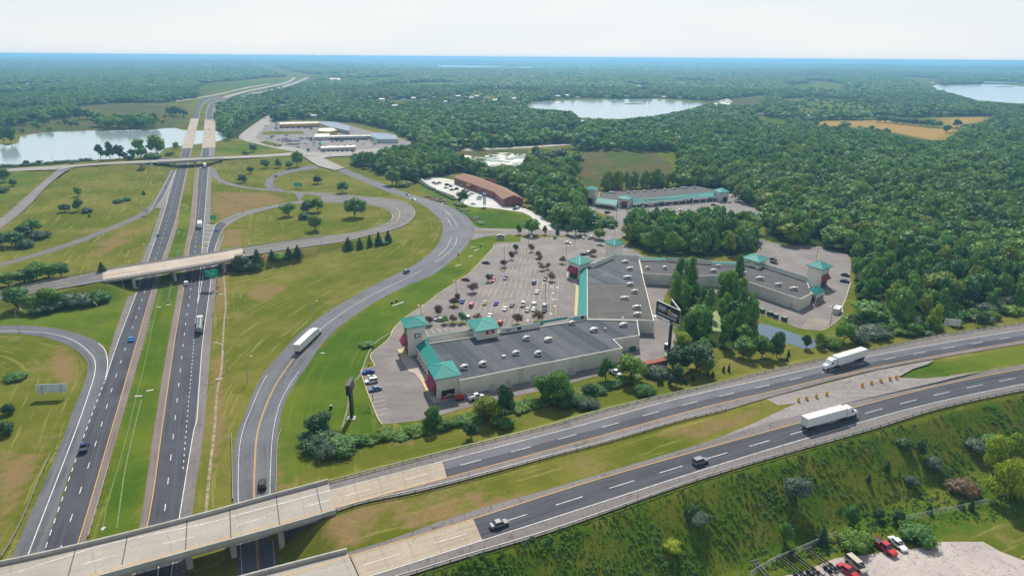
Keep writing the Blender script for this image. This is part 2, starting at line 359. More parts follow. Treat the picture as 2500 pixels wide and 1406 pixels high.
FAR_HOLES = [ # beyond the near woods: everything is wood except these
 [(-900,470),(-900,315),(0,325),(60,298),(190,285),(180,262),(270,252),(400,252),(440,245),(485,240),(480,210),(640,190),(725,188),(735,200),(640,222),(560,235),(560,262),(528,300),(545,330),(560,345),(620,330),(665,290),(676,258),(690,262),(660,300),(720,292),(800,296),(870,300),(940,315),(1020,350),(1040,372),(1000,378),(930,382),(850,400),(780,440),(700,470)],
 [(600,160),(640,148),(700,172),(780,184),(775,194),(720,205),(700,190)],
 [(1060,158),(1230,162),(1310,163),(1310,168),(1060,165)],
 [(1272,262),(1300,248),(1400,243),(1620,241),(1730,247),(1870,232),(1870,258),(1760,260),(1700,268),(1640,282),(1560,296),(1440,296),(1405,288),(1400,272),(1284,270)],
 [(2190,186),(2300,194),(2300,208),(2500,205),(2900,215),(2900,265),(2500,262),(2400,250),(2330,240),(2268,222)],
 [(1880,300),(1830,290),(1850,284),(1960,297),(2130,292),(2280,286),(2430,284),(2430,298),(2350,312),(2340,345),(2230,343),(2160,322),(2060,313),(1950,309)],
 [(930,378),(1060,370),(1200,364),(1400,354),(1530,338),(1540,345),(1410,362),(1300,368),(1640,376),(1650,455),(1420,455),(1400,415),(1300,410),(1100,410),(1060,385)],
 [(1090,352),(1150,320),(1230,330),(1220,352)], [(1330,318),(1410,318),(1420,340),(1340,336)],
 [(880,246),(1010,244),(1010,256),(900,256)], [(1180,238),(1280,240),(1280,250),(1180,248)],
]
def clearing(x, y):
    r = np.hypot(x, y); v = np.sin(x/120+1.1)*np.sin(y/270+.5)+.7*np.sin(x/90-y/230)+.6*np.sin(x/300+y/420+2)
    px, py = PIX(x, y, 0); zone = (py > 205) & (py < 345) & (px > 700) & (px < 2150) & ((px < 1700) | (py < 290))
    return ((v > np.where(zone, .72, 1.15)) & (r > 800)).astype(float)
def feather(X, Y, polys, H_):
    px, py = PIX(X, Y, H_); r = np.zeros(X.shape)
    for p in polys: r = np.maximum(r, inpoly(px, py, p).astype(float))
    return r
def axis(core0, core1, d, far0, far1, g=1.16):
    a = list(np.arange(core0, core1+.1, d)); s = d; x = core1
    while x < far1: s = min(s*g, 1500); x += s; a.append(x)
    s = d; x = core0; b = []
    while x > far0: s = min(s*g, 1500); x -= s; b.append(x)
    return np.array(b[::-1]+a)
def build_ground():
    xs = axis(-170, 260, 2.0, -45000, 45000, 1.09); ys = axis(85, 420, 2.0, 20, 60000, 1.03)
    X, Y = np.meshgrid(xs, ys); Z = hgt(X.ravel(), Y.ravel()).reshape(X.shape)
    n, m = X.shape; V = np.stack([X, Y, Z], -1).reshape(-1, 3)
    idx = np.arange(n*m).reshape(n, m); Fq = np.stack([idx[:-1, :-1], idx[:-1, 1:], idx[1:, 1:], idx[1:, :-1]], -1).reshape(-1, 4)
    me = bpy.data.meshes.new('ground'); me.vertices.add(len(V)); me.vertices.foreach_set('co', V.ravel())
    me.loops.add(Fq.size); me.loops.foreach_set('vertex_index', Fq.ravel()); me.polygons.add(len(Fq))
    me.polygons.foreach_set('loop_start', np.arange(0, Fq.size, 4)); me.update()
    x, y, z = V.T
    A = {'lush': feather(x, y, LUSH, z), 'dry': feather(x, y, DRY, z), 'marsh': feather(x, y, MARSH, z), 'gold': feather(x, y, GOLD, z)}
    px, py = PIX(x, y, z)
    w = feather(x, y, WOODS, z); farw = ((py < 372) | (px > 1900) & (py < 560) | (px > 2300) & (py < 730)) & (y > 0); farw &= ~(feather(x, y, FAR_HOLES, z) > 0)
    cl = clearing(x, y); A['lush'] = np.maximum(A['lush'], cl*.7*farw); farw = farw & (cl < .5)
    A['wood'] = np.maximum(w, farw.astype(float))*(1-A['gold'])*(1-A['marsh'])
    # tall rough growth on the freeway's south slope
    A['weed'] = inpoly(px, py, [(980,1425),(1140,1362),(1740,1165),(2131,1050),(2600,930),(2800,1250),(2500,1270),(2200,1330),(1850,1440),(1400,1500)]).astype(float)
    k1, _ = segdist(x, y, line3(RA_L)); k2, _ = segdist(x, y, line3(RA_R)); k3, _ = segdist(x, y, line3(B2S)); k4, _ = segdist(x, y, line3([(291,1046),(351,835),(433,553),(458,412)])); k5, _ = segdist(x, y, line3(RF_R)); k6, _ = segdist(x, y, line3(U1S, ZU)); k5 = np.minimum(k5, k6)
    A['md'] = np.minimum(np.minimum(np.minimum(k1, k2), np.minimum(k3, k4)), k5)
    for k, a in A.items():
        at = me.attributes.new(k, 'FLOAT', 'POINT'); at.data.foreach_set('value', a.astype(np.float32))
    M = bpy.data.materials.new('ground'); M.use_nodes = True; nt = M.node_tree; b = nt.nodes['Principled BSDF']; b.inputs['Roughness'].default_value = .95; b.inputs['Specular IOR Level'].default_value = 0
    ge = nd(nt, 'NewGeometry').outputs['Position']
    def at(k): a = nd(nt, 'Attribute'); a.attribute_name = k; return a.outputs['Fac']
    n1 = noise(nt, ge, .018, 5, .6); n2 = noise(nt, ge, .12, 5, .65); n3 = noise(nt, ge, 1.1, 6, .8)
    cb = nd(nt, 'CombineXYZ'); nt.links.new(mth(nt, 'MULTIPLY', at('md'), .75), cb.inputs[0]); sx = nd(nt, 'SeparateXYZ'); nt.links.new(ge, sx.inputs[0])
    nt.links.new(mth(nt, 'MULTIPLY', sx.outputs[0], .035), cb.inputs[1]); nt.links.new(mth(nt, 'MULTIPLY', sx.outputs[1], .035), cb.inputs[2])
    st = noise(nt, cb.outputs[0], 1.0, 3, .6)
    c = mixc(nt, ramp(nt, n1, .36, .64), (.112, .135, .012), (.205, .190, .040))
    c = mixc(nt, mth(nt, 'MULTIPLY', ramp(nt, n2, .42, .7), .55), c, (.085, .12, .008)); n4 = noise(nt, ge, .045, 6, .7); c = mixc(nt, mth(nt, 'MULTIPLY', ramp(nt, n4, .54, .66), .6), c, (.25, .195, .085))
    c = mixc(nt, mth(nt, 'MULTIPLY', ramp(nt, st, .56, .66), .6), c, (.30, .28, .085))
    dryf = mth(nt, 'MULTIPLY', at('dry'), ramp(nt, n2, .28, .52)); c = mixc(nt, mth(nt, 'MULTIPLY', dryf, .85), c, (.27, .175, .085))
    lf = mth(nt, 'MULTIPLY', at('lush'), .85); lc = mixc(nt, ramp(nt, n1, .4, .65), (.052, .125, .010), (.135, .185, .016))
    lc = mixc(nt, mth(nt, 'MULTIPLY', ramp(nt, st, .5, .68), .3), lc, (.16, .18, .03)); c = mixc(nt, lf, c, lc)
    wf = at('weed'); wc = mixc(nt, ramp(nt, n2, .38, .62), (.070, .130, .010), (.150, .155, .022)); wc = mixc(nt, ramp(nt, n3, .45, .75), wc, (.10, .16, .018)); c = mixc(nt, wf, c, wc)
    mc = mixc(nt, ramp(nt, n2, .35, .65), (.155,.105,.055), (.090,.105,.030)); mc = mixc(nt, mth(nt, 'MULTIPLY', ramp(nt, n1, .44, .6), .8), mc, (.060,.110,.020)); mc = mixc(nt, mth(nt, 'MULTIPLY', ramp(nt, n4, .5, .62), .5), mc, (.19,.12,.085)); c = mixc(nt, at('marsh'), c, mc)
    c = mixc(nt, at('gold'), c, (.40, .25, .075))
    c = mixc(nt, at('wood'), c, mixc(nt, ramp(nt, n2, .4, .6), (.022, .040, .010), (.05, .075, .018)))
    c = mixc(nt, mth(nt, 'MULTIPLY', ramp(nt, n3, .25, .8), .45), c, (.03, .045, .01))
    nt.links.new(c, b.inputs['Base Color'])
    bp = nd(nt, 'Bump'); bp.inputs['Strength'].default_value = .5; bp.inputs['Distance'].default_value = .4; nt.links.new(n3, bp.inputs['Height']); nt.links.new(bp.outputs[0], b.inputs['Normal'])
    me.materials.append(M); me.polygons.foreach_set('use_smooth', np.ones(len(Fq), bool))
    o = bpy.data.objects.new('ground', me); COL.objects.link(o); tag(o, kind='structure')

# ---------------- road edges on the ground ----------------
RA_L = [(586,1560),(578,1400),(570,1222),(569,1200),(572,1100),(583,1046),(602,1002),(620,956),(643,912),(695,851),(725,820),(771,782),(840,737),(935,685),(1012,646),(1058,610),(1077,580),(1081,559),(1076,540),(1066,528),(1030,500),(986,482),(935,464),(879,441),(817,415)]
RA_R = [(700,1560),(685,1400),(672,1222),(671,1200),(675,1100),(680,1046),(695,982),(725,928),(746,900),(776,854),(810,815),(846,784),(915,738),(981,704),(1063,667),(1109,631),(1130,612),(1150,584),(1158,568),(1158,552),(1142,532),(1118,514),(1088,500),(1050,488),(1000,474),(961,459),(884,429),(840,411)]
RF_L = [(-320,830),(-150,803),(0,796),(77,796),(154,805),(205,820),(246,841),(262,868),(263,900),(256,926),(212,1046),(161,1180),(110,1341),(85,1406),(40,1560)]
RF_R = [(-320,860),(-150,825),(0,815),(77,818),(141,833),(184,854),(210,879),(214,905),(205,938),(179,1002),(159,1058),(90,1220),(28,1361),(10,1406),(-50,1560)]
build_ground()

A_DARK = asphalt('dark_asphalt', (.066, .067, .080), .36); A_MID = asphalt('worn_asphalt', (.125, .126, .140), .3, crack=.5); A_RAMP = asphalt('ramp_asphalt', (.145, .138, .132), .2, crack=.6)
A_SHO = asphalt('shoulder_asphalt', (.175, .158, .150), .14, crack=1.6); A_TAN = asphalt('tan_shoulder', (.185, .148, .135), .17, crack=.3)
A_CON = asphalt('bridge_concrete', (.37, .305, .235), .16, joints=6.1, crack=.5); A_CONG = asphalt('deck_concrete', (.345, .31, .265), .14, joints=15.0)
A_LOT = asphalt('lot_asphalt', (.185, .165, .155), .14, crack=.7, patch=.35); A_PALE = asphalt('pale_road', (.30, .27, .235), .12, crack=.3)
WH, YE = MB(), MB()
# lower freeway: left carriageway
P = [(70,1351),(188,1046),(256,926),(289,835),(339,700),(390,553),(403,510)]
ext = lambda P, k=.35: [(P[0][0]-(P[1][0]-P[0][0])*k, P[0][1]-(P[1][1]-P[0][1])*k)]+P
yl = [(110,1560),(192,1321),(273,1046),(334,835),(374,700),(424,553),(435,510),(456,412),(467,362),(484,290),(491,260),(512,243),(548,237)]
r1 = [(135,1560),(214,1315),(291,1046),(351,835),(387,700),(433,553),(439,510),(460,412),(470,362),(486,290),(494,260),(516,244),(552,238)]
d1 = [(30,1560),(110,1341),(212,1046),(256,926),(287,838),(339,700),(390,553),(403,510),(428,412),(447,362),(469,290),(481,260),(497,243),(530,234)]
s1 = [(256,926),(271,843),(321,700),(379,553),(392,510)]
ribbon('freeway_lanes', A_DARK, d1, yl); ribbon('freeway_shoulder', A_TAN, yl, r1)
ribbon('freeway_shoulder', A_SHO, s1, [(256,926),(287,838),(339,700),(390,553),(403,510)])
# lower freeway: right carriageway
l2 = [(258,1560),(339,1290),(376,1046),(411,835),(436,700),(452,600),(463,548),(478,412),(493,362),(500,293),(505,265),(515,250),(550,240)]
y2 = [(282,1560),(361,1277),(396,1046),(426,835),(449,700),(463,600),(476,548),(486,412),(496,362),(503,293),(508,265),(518,251),(556,241)]
w2 = [(418,1406),(439,1258),(474,1046),(495,835),(513,700),(524,610),(526,590)]
e2 = [(440,1560),(470,1248),(498,1046),(515,835),(526,700),(534,640),(539,600)]
ribbon('freeway_shoulder', A_TAN, l2, y2)
ribbon('freeway_lanes', A_DARK, y2[:5]+[(463,600)], [(410,1560),(439,1258),(474,1046),(495,835),(513,700),(524,610)])
ribbon('freeway_lanes', A_DARK, y2[5:], [(494,600),(498,548),(508,412),(512,362),(517,293),(520,265),(531,252),(562,243)])
ribbon('freeway_shoulder', A_SHO, [(410,1560),(439,1258),(474,1046),(495,835),(513,700),(524,610),(539,580)], e2+[(551,570)])
ribbon('freeway_shoulder', A_SHO, [(498,548),(508,412),(512,362),(517,293),(520,265),(531,252)], [(513,552),(517,412),(525,362),(526,293),(527,265),(538,253)])
ribbon('gore_area', A_SHO, [(487,680),(494,600),(497,552)], [(496,680),(509,600),(524,553)], dz=.07)
ribbon('ramp', A_DARK, [(487,680),(509,600),(524,554),(538,540),(552,531)], [(523,612),(526,600),(537,575),(551,553),(565,542)], dz=.075)
# concrete bridge decks over the lake, in the distance
for Lp, Rp in (([(443,364),(466,290)], [(470,362),(486,290)]), ([(493,362),(500,293)], [(526,362),(526,293)])): ribbon('causeway_deck', A_CON, Lp, Rp, dz=.35)
# the freeway running on to the horizon
for Lp, Rp in (([(540,238),(600,222),(650,212),(690,203),(712,193),(712,184),(690,174),(655,163),(622,149)], [(556,240),(610,224),(655,215),(696,206),(720,194),(718,184),(697,174),(663,163),(630,148)]),
               ([(560,243),(610,229),(640,224),(690,211),(725,199),(745,190),(740,182),(700,170),(650,152)], [(575,245),(620,231),(650,226),(700,213),(735,200),(755,190),(748,182),(708,170),(658,152)]),
               ([(758,182),(772,190)], [(768,182),(782,190)])): ribbon('far_freeway', A_PALE, Lp, Rp, dz=.6, step=20)
ribbon('side_road', A_PALE, [(430,246),(470,240),(530,230),(600,214),(660,204)], [(430,249),(470,243),(530,233),(600,217),(660,206)], dz=.2, step=10)
# left loop ramp and entrance ramps
ribbon('ramp', A_MID, RF_R, RF_L, dz=.075)
ribbon('ramp', A_RAMP, [(-250,706),(0,643),(102,613),(205,579),(282,548),(333,525),(358,508),(384,477),(404,441),(420,411)], [(-250,714),(0,651),(102,623),(205,590),(282,559),(338,535),(369,517),(395,484),(415,447),(428,411)], dz=.075)
ribbon('ramp', asphalt('dark_ramp', (.09,.09,.1)), [(369,512),(388,477),(407,441),(422,411)], [(379,508),(401,477),(417,441),(429,411)], dz=.09)
ribbon('gore_area', A_SHO, [(382,507),(401,477),(417,441),(429,411)], [(403,508),(410,470),(420,440),(431,411)], dz=.07)
ribbon('ramp', asphalt('pink_ramp', (.20,.175,.17), .15), [(-250,700,0),(0,534,0),(61,482,.8),(100,448,1.8),(138,417,2.9)], [(-250,735,0),(0,559,0),(64,508,.8),(123,447,1.8),(164,415,2.9)], dz=.08)
sheet('gore_area', A_RAMP, [(138,419),(140,412),(150,406),(192,402),(184,408),(172,413),(163,418)], z=3.0, dz=.04)
# loop and slip roads inside the interchange
ribbon('ramp', A_RAMP, [(505,411),(518,431),(538,446),(590,459),(664,467),(720,472),(800,481),(846,486),(900,492)], [(526,411),(538,435),(567,448),(610,457),(664,463),(705,467),(782,471),(884,480),(930,486)], dz=.07)
ribbon('ramp', A_RAMP, [(538,540),(590,519),(679,499),(720,492),(787,487),(858,485),(900,488)], [(556,551),(602,526),(679,506),(730,498),(787,494),(884,497),(920,503)], dz=.08)
ribbon('ramp', A_MID, [(776,404),(725,410),(679,422),(654,436),(646,449),(653,460),(672,468)], [(778,412),(723,419),(681,431),(666,447),(673,457),(690,464),(700,468)], dz=.085)
sheet('gore_area', A_RAMP, [(718,471),(744,473),(738,482),(731,493),(724,480)], dz=.10)
# main curving road
ribbon('curving_road', A_MID, RA_L, RA_R, dz=.065)
sheet('intersection', A_PALE, [(690,374),(745,371),(798,375),(860,372),(862,380),(805,383),(790,386),(842,410),(818,416),(776,405),(742,383),(690,381)], z=.9, dz=.03)
ribbon('side_road', A_PALE, [(742,374),(690,366),(640,355),(600,345),(583,335),(600,318),(640,290),(660,272),(668,262)], [(750,368),(700,358),(670,352),(640,345),(625,337),(635,322),(662,298),(680,275),(680,262)], dz=.1)
ribbon('side_road', A_PALE, [(860,367),(940,362),(1060,359),(1150,364),(1200,361),(1300,357),(1400,350),(1460,346)], [(860,374),(940,370),(1060,366),(1150,369),(1200,366),(1300,361),(1400,354),(1460,349)], dz=.1)
# upper freeway: asphalt, shoulders, concrete decks
ribbon('freeway_shoulder', A_SHO, sub(U1N, 802, 2760), sub(U1W, 802, 2760), ZU); 
mid = lambda P, Q, f: [(p[0], p[1]+(atx(Q, p[0])[1]-p[1])*f) for p in P if atx(Q, p[0])]
U1M = mid(U1W, U1Y, .5)
ribbon('freeway_lane', A_MID, sub(U1W, 1082, 2760), sub(U1M, 1082, 2760), ZU); ribbon('freeway_lane', A_DARK, sub(U1M, 1087, 2760), sub(U1Y, 1094, 2760), ZU)
ribbon('freeway_lanes', A_CON, sub(U1W, 802, 1080), sub(U1Y, 815, 1092), ZU, dz=.065)
ribbon('freeway_shoulder', A_SHO, sub(U1Y, 820, 2760), sub(U1S, 820, 2760), ZU)
ribbon('freeway_shoulder', A_SHO, sub(U2N, 850, 2760), sub(U2Y, 852, 2760), ZU); ribbon('freeway_lanes', A_DARK, sub(U2Y, 1155, 2760), sub(U2W, 1178, 2760), ZU)
ribbon('freeway_lanes', A_CON, sub(U2Y, 855, 1155), sub(U2W, 880, 1178), ZU, dz=.065); ribbon('freeway_shoulder', A_SHO, sub(U2W, 880, 2760), sub(U2S, 885, 2760), ZU)
sheet('median_crossover', asphalt('pale_asphalt', (.25,.225,.21), .15, crack=1.6), [(1772,1002),(1860,976),(2142,904),(2280,878),(2268,888),(2230,900),(2192,921),(2250,924),(2310,919),(2400,904),(2295,931),(2090,978),(1962,1011),(1860,1037),(1740,1075),(1800,1049),(1844,1031),(1901,1004),(1944,984),(1880,991)], z=5.75, dz=.04)
# road lines
for P, w in ((sub(U1W, 808, 2760), .2), (sub(U2W, 860, 2760), .2)): stripe(WH, line3(P, ZU), w, .10)
for P in (sub(U1Y, 822, 2760), sub(U2Y, 852, 2760)): stripe(YE, line3(P, ZU), .2, .10)
stripe(WH, line3(sub(U1M, 815, 2760), ZU), .2, .10, (6.2, 9.0), phase=3); stripe(WH, line3(sub(mid(U2Y, U2W, .52), 860, 2740), ZU), .2, .10, (7.8, 8.0), phase=2.5)
stripe(YE, line3(yl), .18, .09); stripe(YE, line3(y2), .18, .09)
w1 = [(-5,1560),(70,1351),(187,1046),(212,975),(229,922),(233,890),(225,868),(190,837),(141,818),(77,810),(0,808),(-150,815)]
stripe(WH, line3(w1), .22, .10); stripe(WH, line3([(240,838),(255,852),(262,875),(262,900),(257,928)]), .25, .1)
stripe(WH, line3([(257,928),(287,838),(339,700),(390,553),(403,510),(432,412),(447,362)]), .2, .09)
stripe(WH, line3([(40,1560),(110,1341),(212,1046),(256,930)]), .22, .1, (2.2, 2.6))
stripe(WH, line3([(55,1560),(150,1333),(236,1075),(281,925),(312,835),(357,700),(405,553),(420,500),(443,412),(457,362)]), .2, .09, (3.2, 9.2), phase=1)
stripe(WH, line3([(418,1406),(439,1258),(474,1046),(480,1030),(495,835),(513,700),(524,610),(537,575),(550,553),(565,542),(602,524),(679,503)]), .2, .1)
stripe(WH, line3([(385,1406),(401,1258),(425,1046),(452,800),(466,700),(478,590),(489,480),(497,412)]), .2, .1, (3.2, 9.2))
stripe(WH, line3([(447,1145),(455,1046),(468,900),(477,790),(482,745)]), .2, .1, (1.3, 2.2))
stripe(WH, line3([(482,745),(487,690),(494,600),(498,548),(508,420),(512,362),(517,293)]), .22, .1); stripe(WH, line3([(482,745),(491,700),(509,600),(524,554),(538,540),(590,520),(679,500)]), .22, .1)
for k in range(12):
    t = k/11.0; y = 690-150*t*(2-t)*.93+(-2); x0 = np.interp(y, [548,600,690], [498,494,487]); x1 = np.interp(y, [552,600,690], [525,509,493]); stripe(WH, line3([(x0, y), (x1, y+1.5)]), .5, .1)
for k in range(15):
    y = 508-6.6*k*(1-.02*k); x0 = np.interp(y, [411,441,477,508], [431,419,402,380]); x1 = np.interp(y, [411,440,470,508], [434,423,413,404]); stripe(WH, line3([(x0, y-.5), (x1, y+.5)]), .5, .1)
stripe(WH, line3([(369,512),(388,477),(407,441),(423,411)]), .2, .11); stripe(WH, line3([(380,508),(402,477),(418,441),(432,411)]), .2, .11); stripe(WH, line3([(431,411),(421,440),(412,470),(404,508)]), .2, .11)
for P, q in ((RA_L, .13), (RA_R, -.13)):
    pass
RAM = [((a[0]+b[0])/2, (a[1]+b[1])/2) for a, b in zip(catmull(RA_L, 60), catmull(RA_R, 60))]
for dx in (-.14, .14):
    Pm = line3([tuple(p) for p in RAM[:28]]); Pn = []
    for a, b in zip(Pm, Pm[1:]+[(2*Pm[-1][0]-Pm[-2][0], 2*Pm[-1][1]-Pm[-2][1], 0)]):
        l = math.hypot(b[0]-a[0], b[1]-a[1]); Pn.append((a[0]-(b[1]-a[1])/l*dx, a[1]+(b[0]-a[0])/l*dx, 0))
    stripe(YE, Pn, .14, .10)
LA, LB = catmull(RA_L, 60), catmull(RA_R, 60)
for f, dsh in ((.12, None), (.88, None)):
    stripe(WH, line3([tuple(a*(1-f)+b*f) for a, b in zip(LA[:26], LB[:26])]), .13, .10, dsh)
stripe(WH, line3([tuple(p) for p in RAM[28:42]]), .18, .1); stripe(WH, line3([(1116,580),(1110,600),(1085,625),(1063,640)]), .18, .1); stripe(WH, line3([(1102,580),(1090,605),(1068,626)]), .18, .1)
stripe(WH, line3([(1000,483),(1060,502),(1098,525),(1117,553)]), .18, .1); stripe(WH, line3([(1010,480),(1070,500),(1100,525)]), .18, .1); stripe(WH, line3([(1092,533),(1104,554)]), .18, .1)
stripe(YE, line3([tuple((np.array(a)+np.array(b))/2) for a, b in zip(catmull(B2N[:16], 40), catmull(B2S[:18], 40))]), .3, .1)
for P, s in ((B2N, 1), (B2S, -1)): stripe(WH, line3([(p[0], p[1]+s*(2.6 if i < 9 else 2), p[2]) for i, p in enumerate(P)]), .15, .1)
for k in range(-1, 2, 2): stripe(WH, line3([(p[0], p[1]+3+k*1.5, p[2]) for p in B3N]), .15, .1)
stripe(WH, line3([(-250,712),(0,547),(62,495),(112,447),(146,417)]), .2, .16)
tag(WH.build('white_road_markings', mat('white_paint', (.64,.64,.62), .7, var=.30, scale=.9)), kind='structure')
tag(YE.build('yellow_road_markings', mat('yellow_paint', (.62,.36,.08), .7, var=.15, scale=2)), kind='structure')
ribbon('ramp', A_RAMP, B2N[:4], B2S[:4], dz=.06); ribbon('ramp', A_RAMP, B2N[6:], [(600,627,6.15)]+B2S[7:], dz=.06)

# ---------------- water ----------------
def water(name, col, rough=.08, algae=None):
    m = bpy.data.materials.new(name); m.use_nodes = True; nt = m.node_tree; b = nt.nodes['Principled BSDF']
    b.inputs['Base Color'].default_value = (*col, 1); b.inputs['Roughness'].default_value = rough; b.inputs['IOR'].default_value = 1.5; b.inputs['Specular IOR Level'].default_value = 1.0
    ge = nd(nt, 'NewGeometry').outputs['Position']; n = noise(nt, ge, .35, 3); bp = nd(nt, 'Bump'); bp.inputs['Strength'].default_value = .12; bp.inputs['Distance'].default_value = .25
    nt.links.new(n, bp.inputs['Height']); nt.links.new(bp.outputs[0], b.inputs['Normal'])
    if algae:
        k = ramp(nt, noise(nt, ge, .05, 5, .65), .5, .56); nt.links.new(mixc(nt, k, algae[0], algae[1]), b.inputs['Base Color']); nt.links.new(mth(nt, 'MULTIPLY', k, .7), b.inputs['Roughness'])
    return m
WA = water('lake_water', (.34, .42, .42), .10)
sheet('lake', WA, [(-700,480),(-700,350),(-100,352),(0,352),(20,356),(44,350),(50,334),(100,324),(150,322),(230,319),(250,321),(300,318),(380,317),(400,314),(430,313),(445,318),(500,320),(530,321),(548,329),(560,334),(535,345),(500,350),(440,357),(405,362),(385,378),(330,384),(250,390),(190,394),(100,401),(20,409),(-100,418)], dz=.10)
sheet('lake', WA, [(1284,262),(1288,256),(1310,250),(1355,248),(1400,246),(1500,244),(1560,242),(1620,244),(1680,249),(1722,254),(1700,262),(1660,272),(1600,283),(1540,290),(1500,292),(1430,289),(1405,286),(1398,272),(1330,270)], dz=.3)
sheet('lake', WA, [(2270,214),(2285,208),(2330,208),(2380,206),(2440,207),(2500,212),(2800,220),(2800,262),(2500,256),(2440,250),(2380,246),(2350,236),(2310,232),(2280,224)], dz=.5)
sheet('lake', WA, [(2192,189),(2240,190),(2284,195),(2280,204),(2262,200),(2230,194)], dz=.6); sheet('lake', WA, [(2392,198),(2490,202),(2490,204),(2400,203)], dz=.6)
sheet('lake', WA, [(1064,160),(1130,160.5),(1225,162),(1222,164.5),(1150,165.5),(1075,164)], z=8, dz=.8); sheet('lake', WA, [(1264,164.5),(1297,164),(1296,167),(1268,166.5)], z=8, dz=.8)
sheet('pond', water('pond_water', (.05, .10, .13), .06), [(1852,790),(1862,791),(1900,800),(1950,818),(1985,827),(1998,838),(1985,850),(1960,852),(1935,842),(1905,835),(1880,835),(1858,828),(1850,805)], dz=.07)
sheet('marsh_pond', water('algae_water', (.3,.3,.2), .2, algae=((.12,.14,.07), (.62,.60,.42))), [(1115,378),(1150,381),(1180,386),(1190,378),(1220,374),(1260,373),(1284,376),(1284,386),(1278,395),(1262,408),(1245,403),(1225,402),(1205,410),(1190,404),(1178,396),(1150,388)], dz=.12)
sheet('marsh_pond', mat('duckweed', (.26,.32,.15), .95, spec=.05), [(1736,765),(1750,758),(1765,790),(1762,810),(1740,808)], dz=.08)
sheet('marsh_pond', MATS.get('algae') or bpy.data.materials['algae_water'], [(1735,256),(1772,240),(1790,248),(1780,256),(1760,258)], dz=.3)

# ---------------- paved lots and kerbs ----------------
LOT = [(1212,594),(1270,591),(1273,581),(1440,579),(1456,581),(1470,590),(1526,597),(1575,628),(1600,640),(1630,706),(1628,718),(1624,718),(1620,736),(1640,800),(1654,829),(1654,841),(1628,858),(1616,882),(1624,894),(1570,908),(1522,897),(1431,925),(1381,938),(1300,958),(1200,978),(1100,1006),(1025,1026),(933,1036),(922,1020),(881,903),(914,896),(904,872),(908,862),(928,846),(952,824),(960,804),(980,783),(1010,761),(1040,742),(1080,711),(1145,668),(1172,640),(1187,624),(1205,604)]
sheet('car_park', A_LOT, LOT, dz=.05)
LOT3 = [(1575,628),(1700,640),(1820,640),(1836,622),(1848,618),(1857,602),(1842,594),(1844,583),(1870,588),(1910,598),(1996,603),(2040,615),(2070,622),(2077,636),(2077,690),(2074,700),(2064,732),(2056,752),(2058,766),(2054,774),(2010,806),(1958,803),(1924,790),(1856,764),(1840,752),(1780,720),(1700,712),(1632,706),(1600,640)]
sheet('car_park', A_LOT, LOT3, dz=.055)
LOTF = [(1416,493),(1430,488),(1500,480),(1790,470),(1800,482),(1852,515),(1870,530),(1840,545),(1700,560),(1540,560),(1536,553),(1500,548),(1500,530),(1430,510)]
sheet('car_park', A_LOT, LOTF, dz=.05)
sheet('access_road', A_LOT, [(1158,552),(1172,557),(1200,558),(1318,561),(1372,563),(1430,561),(1500,556),(1520,548),(1540,556),(1528,575),(1500,590),(1480,592),(1456,581),(1440,577),(1290,574),(1212,574),(1184,578),(1150,587)], dz=.062)
A_BR = asphalt('bright_concrete', (.50,.49,.46), .06)
HOT = [(1027,438),(1048,434),(1060,432),(1108,440),(1140,455),(1200,480),(1228,503),(1262,507),(1278,508),(1296,516),(1328,532),(1374,563),(1320,561),(1296,529),(1276,519),(1254,516),(1218,511),(1186,507),(1160,506),(1140,502),(1120,490),(1108,478),(1085,470),(1060,462),(1045,452)]
sheet('hotel_car_park', A_BR, HOT, dz=.075)
STR = [(612,332),(640,318),(660,300),(720,296),(800,298),(830,300),(880,314),(940,330),(1000,345),(1020,362),(960,366),(940,376),(850,376),(800,376),(745,372),(700,360),(640,347),(620,340)]
sheet('car_park', A_LOT, STR, dz=.09)
sheet('grass_verge', bpy.data.materials['ground'], [(640,322),(740,321),(742,327),(650,330),(640,328)], dz=.13); sheet('grass_verge', bpy.data.materials['ground'], [(632,347),(650,345),(668,350),(690,356),(680,360),(650,354)], dz=.13)
LOTS = [(1660,1406),(1850,1400),(1960,1360),(2080,1350),(2160,1345),(2240,1335),(2300,1320),(2400,1322),(2440,1345),(2500,1368),(2700,1420),(2700,1600),(1600,1600)]
GR = asphalt('gravel', (.40,.35,.32), .1, crack=.5)
mb = MB(); Q = [GT(a, b) for a, b in LOTS[3:12]]; 
P = [G(a, b, -5) for a, b in [(2040,1362),(2110,1355),(2160,1346),(2240,1338),(2300,1322),(2400,1322),(2440,1345),(2500,1368),(2700,1440),(2700,1640),(1750,1640),(1850,1420),(1960,1395)]]
if area2(P) < 0: P = P[::-1]
mb.poly([(x, y, -4.93) for x, y in P]); tag(mb.build('gravel_yard', GR), kind='structure')
# kerbs and pavements
KE = mat('kerb', (.50,.45,.33), .85, scale=1.5); KY = mat('sand_kerb', (.55,.42,.20), .85); KG = mat('pavement', (.38,.33,.29), .85, scale=1)
def kerb(name, pts, m=KE, w=.3, h=.16, z=0.0):
    mb = MB(); P = catmull(line3(pts, z), max(3, int(plen(line3(pts, z))/2.5)))
    for a, b in zip(P, P[1:]): mb.bar((a[0], a[1], a[2]+.06+h/2), (b[0], b[1], b[2]+.06+h/2), w, h)
    return tag(mb.build(name, m), kind='structure')
kerb('kerb', [(1273,581),(1270,591),(1212,594),(1205,604),(1187,624),(1172,640),(1145,668),(1080,711),(1040,742),(1010,761),(980,783),(960,804),(952,824),(928,846),(908,862),(904,872),(914,896),(881,903),(922,1020),(933,1036)])
kerb('kerb', [(1844,761),(1924,790),(1958,803),(2010,806),(2054,774),(2058,766),(2056,752),(2064,732),(2074,700),(2077,690)]); kerb('kerb', [(1842,594),(1856,602),(1848,618),(1836,622)])
